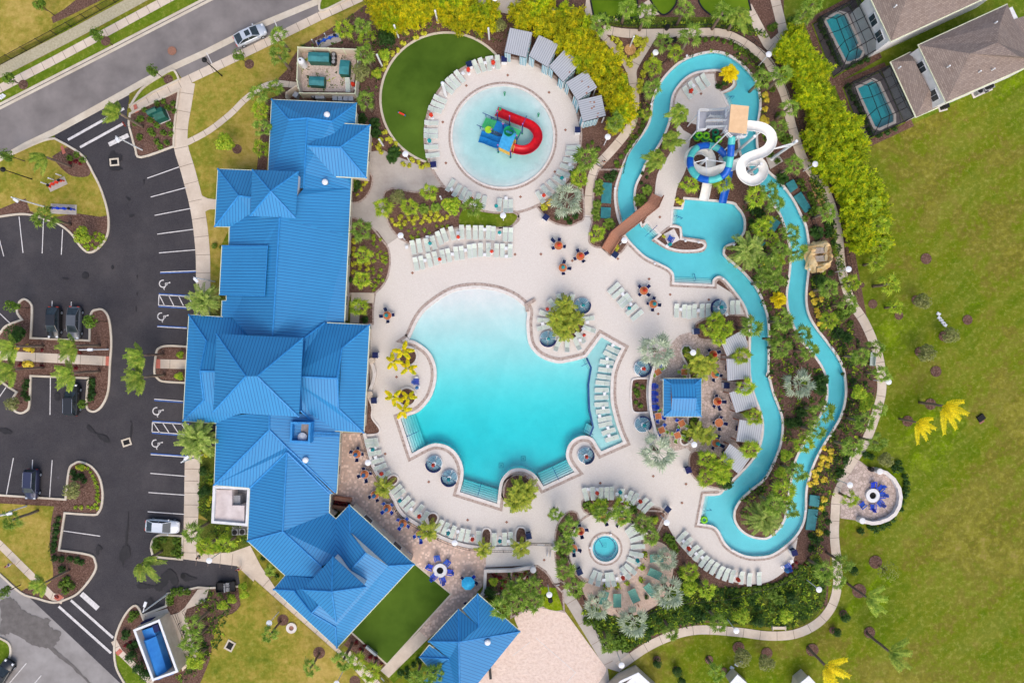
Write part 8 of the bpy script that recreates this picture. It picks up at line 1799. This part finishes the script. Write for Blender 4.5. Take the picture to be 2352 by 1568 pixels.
for i,j,x,y,lab in ((2,0,1418,270,'black litter bin beside the upper footpath'),(3,2,928,1165,'black litter bin on the lawn side patio'),(2,3,350,790,'black litter bin under the lamp near the sand court'),(3,0,1608,985,'black round bin at the house corner')):
    t=thing('litter_bin',lab,'litter bin',W(*T(i,j,x,y))); mb=MB(); mb.lathe((0,0,0),[(.26,0),(.32,.4),(.32,.85)],0,16); mb.build('bin_body',M['black'],t); mb=MB(); mb.lathe((0,0,.85),[(.35,0),(.3,.12),(.14,.14)],0,16); mb.build('lid',M['dark'],t)
t=thing('open_parasol','bright blue octagonal parasol open over a terrace table','parasol',W(1075,1340,2.3)); t.location.z=.03
mb=MB(); mb.tube([(0,0,0),(0,0,2.5)],.03,0,6); mb.build('pole',M['grey'],t); mb=MB(); n=8; vs=[(0,0,2.55)]+[(.36*math.cos(R(45*k+22)),.36*math.sin(R(45*k+22)),2.44) for k in range(n)]+[(.98*math.cos(R(45*k+22)),.98*math.sin(R(45*k+22)),2.1) for k in range(n)]; mb.add(vs,[(0,1+k,1+(k+1)%n) for k in range(n)]+[(1+k,9+k,9+(k+1)%n,1+(k+1)%n) for k in range(n)]); mb.build('canopy',M['aqua'],t)
RT.put((W(1075,1340,.7).x,W(1075,1340,.7).y,lv(8)),0,.9,'orange round table hidden under the bright blue open parasol','orange round tables')
# spring toys, signs, net, pipes in the grass
t=thing('play_bar','red seesaw toy with coloured ends on the turf crescent','toy',W(*T(1,0,1343,1055)),R(-25)); mb=MB(); mb.box(-.45,.45,-.12,.12,.35,.45); mb.build('seat',M['red'],t); mb=MB()
for s in (-1,1): mb.tube([(s*.5,0,0),(s*.5,0,.5)],.07,0,6)
mb.build('end_posts',bm_,t)
def sign(px,py,rz,m,label,h=2.1,name='stop_sign'):
    t=thing(name,label,'sign',W(px,py),R(rz)); mb=MB(); mb.tube([(0,0,0),(0,0,h)],.03,0,5); mb.build('post',M['grey'],t); pl_=MB(); q=[(.38*math.cos(R(45*k+22.5)),.38*math.sin(R(45*k+22.5))) for k in range(8)]; pl_.add([(0.03,a,h-.2+b) for a,b in q]+[(0.05,a,h-.2+b) for a,b in q],[tuple(range(8)),tuple(range(15,7,-1))]+[(k,k+8,(k+1)%8+8,(k+1)%8) for k in range(8)]); sg=pl_.build('plate',m,t)
    cu=bpy.data.curves.new('lettering','FONT'); cu.body='STOP'; cu.size=.26; cu.align_x='CENTER'; cu.align_y='CENTER'; tmp=bpy.data.objects.new('tmp',cu); C.objects.link(tmp); bpy.context.view_layer.update(); me=bpy.data.meshes.new_from_object(tmp); bpy.data.objects.remove(tmp); me.materials.clear(); me.materials.append(M['white']); o=bpy.data.objects.new('lettering',me); C.objects.link(o); o.parent=sg; o.matrix_local=Matrix(((0,0,1,.053),(1,0,0,0),(0,1,0,h-.2),(0,0,0,1)))
sign(303,295,205,M['red'],'red stop sign at the upper entrance kerb'); sign(150,1358,40,M['red'],'red stop sign at the lower entrance kerb')
def markers(i,j,s,desc):
    for n,q in enumerate(parse(s)):
        p=W(*T(i,j,q[0],q[1])); t=thing('field_marker',desc.format(ORD[n]),'marker',p,R(-30)); mb=MB(); mb.box(-.28,.28,-.2,.2,0,.12); mb.build('block',M['wallwhite'],t); mb=MB(); mb.box(-.24,.24,-.16,.16,.12,.14); mb.build('face',M['white'],t)
markers(3,1,"1565,1315 1572,1353 1588,1373 1608,1397 1623,1416","white block in the open field, {} from the top"); markers(2,3,"2020,1425 2062,1395 2088,1385 2107,1375","white block near the bottom palms, {} from the left"); markers(0,0,"5,900 20,890 35,880","white block on the left roadside verge, {} from the left")
t=thing('irrigation_valve','dark open valve box lying in the right field','valve box',W(*T(3,2,1950,700)),R(35)); mb=MB(); mb.box(-.5,.5,-.4,.4,0,.3); mb.build('box',M['dark'],t); mb=MB(); mb.box(-.55,.2,-.75,-.4,0,.06); mb.build('lid',M['rust'],t)
vn=thing('court_lines','white rope boundary lines lying on the sand volleyball court','court lines',(0,0,0)); mb=MB(); 
for a,b in (((1218,1473),(1177,1505)),((1231,1464),(1322,1543)),((1322,1543),(1295,1575))): mb.tube([W(*a,.05),W(*b,.05)],.05,0,4)
mb.build('rope',M['white'],vn)
t=thing('court_bench','black slim bench at the edge of the sand court','bench',W(*T(1,3,2152,1460)),R(95)); mb=MB(); mb.box(-.9,.9,-.18,.18,.4,.46); mb.build('seat',M['black'],t); mb=MB()
for s in (-.7,.7): mb.box(s-.04,s+.04,-.15,.15,0,.4)
mb.build('legs',M['black'],t)
t=thing('info_board','white folding board standing on the deck by the lower gate','board',W(*T(2,3,338,370)),R(80)); mb=MB(); mb.box(-.4,.4,-.25,-.2,0,1.0); mb.build('front_panel',M['white'],t); mb=MB(); mb.box(-.4,.4,.2,.25,0,1.0); mb.build('rear_panel',M['white'],t)
# service pen and planters near the clubhouse corner
t=thing('timber_planter','dark timber planter with purple plants in the clubhouse corner','planter',W(*T(1,2,800,1470)),R(-8)); mb=MB(); mb.box(-1.25,1.25,.25,.75,0,.8); mb.build('upper_box',M['wood'],t); mb=MB(); mb.box(-1.25,1.0,-.9,-.45,0,.8); mb.build('lower_box',M['wood'],t); mb=MB(); mb.box(-1.2,1.1,-.45,.25,0,.5); mb.build('soil',M['dark'],t); cloud(130,160,1.0,.25,.12,.6,.6,[(-.6,-.1,.7,.5),(.3,-.1,.7,.5)]).build('plants',L['redl'],t)
# service building at the bottom edge and the pale roofs cut off there
def flatshed(pts,h,label):
    t=thing('pump_house',label,'building',(0,0,0)); q=[W(x,y,h).xy for x,y in pts]; mb=MB(); mb.ribbon(q,-.25,0,0,h,True); mb.build('wall',M['wallcream'],t); mb=MB(); mb.ribbon(q,-.3,.03,h,h+.1,True); mb.build('wall_cap',M['white'],t); mb=MB(); mb.prism([(sum(p.x for p in q)/len(q)+(p.x-sum(k.x for k in q)/len(q))*.9,sum(p.y for p in q)/len(q)+(p.y-sum(k.y for k in q)/len(q))*.9) for p in q],0,.1); mb.build('floor',M['concrete2'],t)
flatshed([(1466,1543),(1512,1585),(1470,1640),(1395,1590),(1425,1562)],2.2,'white walled enclosure cut off at the bottom edge')
t=thing('white_shed','white gabled shed inside the bottom enclosure','shed',W(1462,1566)); q=[W(x,y,2.2).xy-W(1462,1566).xy for x,y in ((1465,1545),(1500,1580),(1440,1625),(1425,1580))]; mb=MB(); mb.prism([v*.9 for v in q],0,2.0); mb.build('wall',M['wallwhite'],t); mb=MB(); mb.prism(q,2.0,2.15); mb.build('roof',M['white'],t)
for pts,lab in ((((1858,1551),(1885,1580),(1830,1600),(1835,1570)),'white roof corner at the bottom edge below the bent golden palm'),(((1694,1548),(1730,1580),(1700,1610),(1675,1570)),'white roof corner at the bottom edge below the white blocks')):
    t=thing('service_shed',lab,'shed',W(*pts[0])); q=[W(x,y,2.5).xy-W(*pts[0]).xy for x,y in pts]; mb=MB(); mb.prism(q,2.35,2.5); mb.build('roof',M['white'],t); mb=MB(); c=sum(q,Vector((0,0)))/4; mb.prism([c+(v-c)*.85 for v in q],0,2.35); mb.build('wall',M['wallcream'],t)
# step handrails in navy
def handrail(i,j,s,label):
    P=[W(*T(i,j,q[0],q[1])) for q in parse(s)]; t=thing('pool_handrail',label,'handrail',(0,0,0)); mb=MB(); a,b=P[0],P[-1]; mb.tube([a+Vector((0,0,-.1)),a+Vector((0,0,.8)),b+Vector((0,0,.45)),b+Vector((0,0,-.7))],.035,0,6); mb.build('rail',M['tile'],t); mb=MB(); c=a.lerp(b,.5); mb.tube([c+Vector((0,0,-.5)),c+Vector((0,0,.6))],.03,0,5); mb.build('middle_post',M['tile'],t)
for a in ((1,2,"1390,868 1490,823",'navy handrail on the left main pool steps'),(1,2,"2040,1405 2068,1305",'navy handrail on the bottom left main pool steps'),(2,2,"430,1268 375,1158",'navy handrail on the bottom right main pool steps'),(2,2,"700,190 640,225",'slim rail at the upper ledge steps'),(2,2,"740,850 665,808",'slim rail at the lower ledge steps'),(2,1,"1490,420 1560,440",'navy handrail on the slide pool steps'),(2,1,"1325,510 1230,598",'navy handrail on the river steps beside the footbridge'),(2,1,"1675,1010 1668,950",'navy handrail on the river steps above the tables'),(2,2,"1745,1540 1825,1543",'navy handrail on the lower river entry steps'),(2,0,"1975,905 2035,895",'navy handrail on the steps near the slide tower'),(2,3,"785,225 832,305",'navy handrail into the round spa')): handrail(*a)
# ================================================================ people
def person(i,j,fx,fy,hx,hy,shirt,short,skin,hair,label,facing):
    b=W(*T(i,j,fx,fy)); t=thing('person',label,'person',(b.x,b.y,lv(7)),R(facing))
    def skinned(V,E,rad,root,m,name,par):
        me=bpy.data.meshes.new(name); me.from_pydata(V,E,[]); o=bpy.data.objects.new(name,me); C.objects.link(o)
        sk=o.modifiers.new('s','SKIN'); sb=o.modifiers.new('d','SUBSURF'); sb.levels=1
        for k,r in enumerate(rad): me.skin_vertices[0].data[k].radius=(r,r) if not isinstance(r,tuple) else r
        me.skin_vertices[0].data[root].use_root=True
        bpy.context.view_layer.update(); dg=bpy.context.evaluated_depsgraph_get(); m2=bpy.data.meshes.new_from_object(o.evaluated_get(dg)); bpy.data.objects.remove(o); m2.materials.clear(); m2.materials.append(m)
        n=bpy.data.objects.new(name,m2); C.objects.link(n); n.parent=par; return n
    V=[(0,0,.92),(0,0,1.12),(0,0,1.36),(0,0,1.48),(.02,0,1.62),(.02,0,1.72),(0,.11,.88),(.16,.11,.5),(.08,.11,.1),(.2,.12,.05),(0,-.11,.88),(-.08,-.11,.5),(-.28,-.11,.12),(-.18,-.12,.05),(0,.19,1.38),(-.12,.24,1.12),(.0,.25,.88),(0,-.19,1.38),(.12,-.24,1.12),(.25,-.23,.95),(.04,.26,.8),(.3,-.23,.9)]
    E=[(0,1),(1,2),(2,3),(3,4),(4,5),(0,6),(6,7),(7,8),(8,9),(0,10),(10,11),(11,12),(12,13),(2,14),(14,15),(15,16),(2,17),(17,18),(18,19),(16,20),(19,21)]
    rad=[.13,.12,.13,.055,.095,.08,.085,.06,.04,.035,.085,.06,.04,.035,.06,.045,.032,.06,.045,.032,.03,.03]
    skinned(V,E,rad,0,skin,'body',t)
    skinned([(0,0,.95),(0,0,1.14),(0,0,1.37),(0,.2,1.37),(-.06,.23,1.2),(0,-.2,1.37),(.06,-.23,1.2)],[(0,1),(1,2),(2,3),(3,4),(2,5),(5,6)],[.16,.145,.155,.08,.07,.08,.07],0,shirt,'shirt',t)
    skinned([(0,0,.95),(0,.11,.86),(.1,.11,.6),(0,-.11,.86),(-.05,-.11,.6)],[(0,1),(1,2),(0,3),(3,4)],[.155,.115,.1,.115,.1],0,short,'shorts',t)
    mb=MB(); mb.lathe((-.01,0,1.6),[(.09,0),(.115,.08),(.1,.17),(.04,.21)],0,14); mb.build('hair',hair,t,smooth=True)
sk1=mat('skin',c_(214,166,140),scale=5); hb=mat('brown_hair',c_(96,60,40),scale=6); hk=mat('black_hair',c_(34,28,26),scale=6); redc=mat('red_shirt',c_(206,44,52),scale=6); bluc=mat('blue_shirt',c_(66,96,168),scale=6); blk=mat('black_shirt',c_(44,42,46),scale=6); khk=mat('white_shorts',c_(220,214,206),scale=6); orr=mat('auburn_hair',c_(170,84,52),scale=6)
person(0,3,130,462,55,500,bluc,khk,sk1,orr,'person in a blue shirt walking on the lower left sidewalk',140); person(0,3,1858,388,1815,405,khk,blk,sk1,hk,'person in pale clothes walking on the path below the clubhouse',10); person(0,3,2218,500,2195,478,redc,khk,sk1,hk,'person in a red shirt standing at the end of the service drive',90); person(2,0,836,1508,850,1480,blk,khk,sk1,hk,'person in dark clothes walking on the inner footpath by the gate',60)
# ================================================================ labels for the many small repeats
LM=[("the rock waterfall",1885,588),("the slide tower roof",1697,280),("the red play slide",1225,310),("the turf crescent",945,220),("the wooden footbridge",1455,512),("the slide splash pool",1630,525),("the round spa",1390,1259),("the bar kiosk",1567,912),("the patio fire pit",2000,1137),("the terrace fire pit",1011,1307),("the sand court",1240,1480),("the hammock sand",1440,1370),("the compactor enclosure",360,1490),("the generator yard",750,165),("the putting greens",1480,15),("the lower house cage",2030,228),("the upper house cage",1950,70),("the white car",378,1204),("the silver car",579,84),("the navy car",87,1108),("the utility cart",524,1342),("the white slide bend",1740,350),("the main pool middle",1160,900),("the red pipes",131,420),("the transformer box",372,266),("the artificial lawn",920,1405),("the bright blue parasol",1075,1338),("the floating green ring",1617,1193),("the left cupola",630,440),("the tall blue pyramid roof",590,860),("the blue pavilion",1090,1470),("the white annex",525,1160),("the daybed pair",1015,1080),("the tanning ledge",1395,900),("the field blocks",2162,735),("the dark valve box",2253,961),("the entrance crosswalk",210,290),("the green gate wall",1240,1247),("the ring of loungers",1303,738),("the black SUV",174,917),("the river tip",1720,1275),("the two dark cars",155,741),("the court entrance",880,400)]
LM=[l for l in LM if l[0] not in("the green gate wall","the court entrance","the ring of loungers","the two dark cars")]
def sector(dx,dy):
    if abs(dx)>abs(dy): return 'right of' if dx>0 else 'left of'
    return 'below' if dy>0 else 'above'
from collections import defaultdict
by=defaultdict(list)
for it in AUTO: by[it[1]].append(it)
taken=set()
for desc,items in by.items():
    if len(items)==1: items[0][0]['label']=desc if len(desc.split())>3 else 'single '+desc; continue
    cand=defaultdict(list)
    for l,(lm,lx,ly) in enumerate(LM):
        secs=defaultdict(list)
        for k,(o,_,x,y) in enumerate(items): secs[sector(x-lx,y-ly)].append((math.hypot(x-lx,y-ly),k))
        for sname,lst in secs.items():
            lst.sort()
            for r,(d,k) in enumerate(lst[:16]): cand[k].append((r*60+d,r,sname,lm))
    for k,it in enumerate(items):
        done=False
        for sc,r,sname,lm in sorted(cand[k]):
            o_='' if r==0 else ORD[r]+' '
            lab=f"{desc}, {o_}nearest {sname} {lm}"
            if lab in taken or len(lab.split())>16: continue
            taken.add(lab); it[0]['label']=lab; done=True; break
        if not done: print('NOLABEL',desc,it[2],it[3])
from collections import Counter
cn=Counter(o['label'] for o in bpy.data.objects if o.parent is None and 'label' in o)
print('DUP',[k for k,v in cn.items() if v>1][:20])
# things whose parts were built in place: move the Empty to the base of its parts
bpy.context.view_layer.update()
for o in list(bpy.data.objects):
    if o.type=='EMPTY' and o.parent is None and o.location.length<1e-6 and o.children:
        xs=[c.matrix_world@Vector(b) for c in o.children for b in c.bound_box]
        off=Vector(((min(p.x for p in xs)+max(p.x for p in xs))/2,(min(p.y for p in xs)+max(p.y for p in xs))/2,0))
        o.location=off
        for c in o.children: c.location=c.location-off
# ================================================================ camera, sky and sun
sc=bpy.context.scene
w=bpy.data.worlds.new("World"); sc.world=w; w.use_nodes=True; nt=w.node_tree
sky=nt.nodes.new('ShaderNodeTexSky'); sky.sky_type='NISHITA'; sky.sun_disc=False; sky.sun_elevation=R(52); sky.sun_rotation=R(170); sky.air_density=1.0; sky.dust_density=3.5; sky.ozone_density=1.0
bg=nt.nodes['Background']; bg.inputs['Strength'].default_value=0.14; nt.links.new(sky.outputs[0],bg.inputs['Color'])
sl=bpy.data.lights.new('sun','SUN'); sl.energy=0.8; sl.angle=R(60); sl.color=(1.0,.965,.92); so=bpy.data.objects.new('sun',sl); C.objects.link(so)
el=R(52); az=R(170)   # azimuth measured from +Y (image up) towards +X: light comes from the bottom of the image
d=Vector((math.sin(az)*math.cos(el),math.cos(az)*math.cos(el),math.sin(el))); so.rotation_euler=d.to_track_quat('Z','Y').to_euler(); so.location=(0,0,60)
cam=bpy.data.cameras.new('camera'); cam.sensor_width=36; cam.lens=36*H/(2352*S); cam.clip_start=.5; cam.clip_end=2000
co=bpy.data.objects.new('camera',cam); C.objects.link(co); co.location=(0,0,H); sc.camera=co
vs=sc.view_settings; vs.view_transform='Standard'; vs.look='None'; vs.exposure=0.6; vs.gamma=1; vs.use_curve_mapping=False
sc.cycles.max_bounces=6; sc.cycles.diffuse_bounces=3; sc.cycles.glossy_bounces=2; sc.cycles.transmission_bounces=4; sc.cycles.transparent_max_bounces=12; sc.cycles.volume_bounces=0; sc.cycles.use_denoising=True
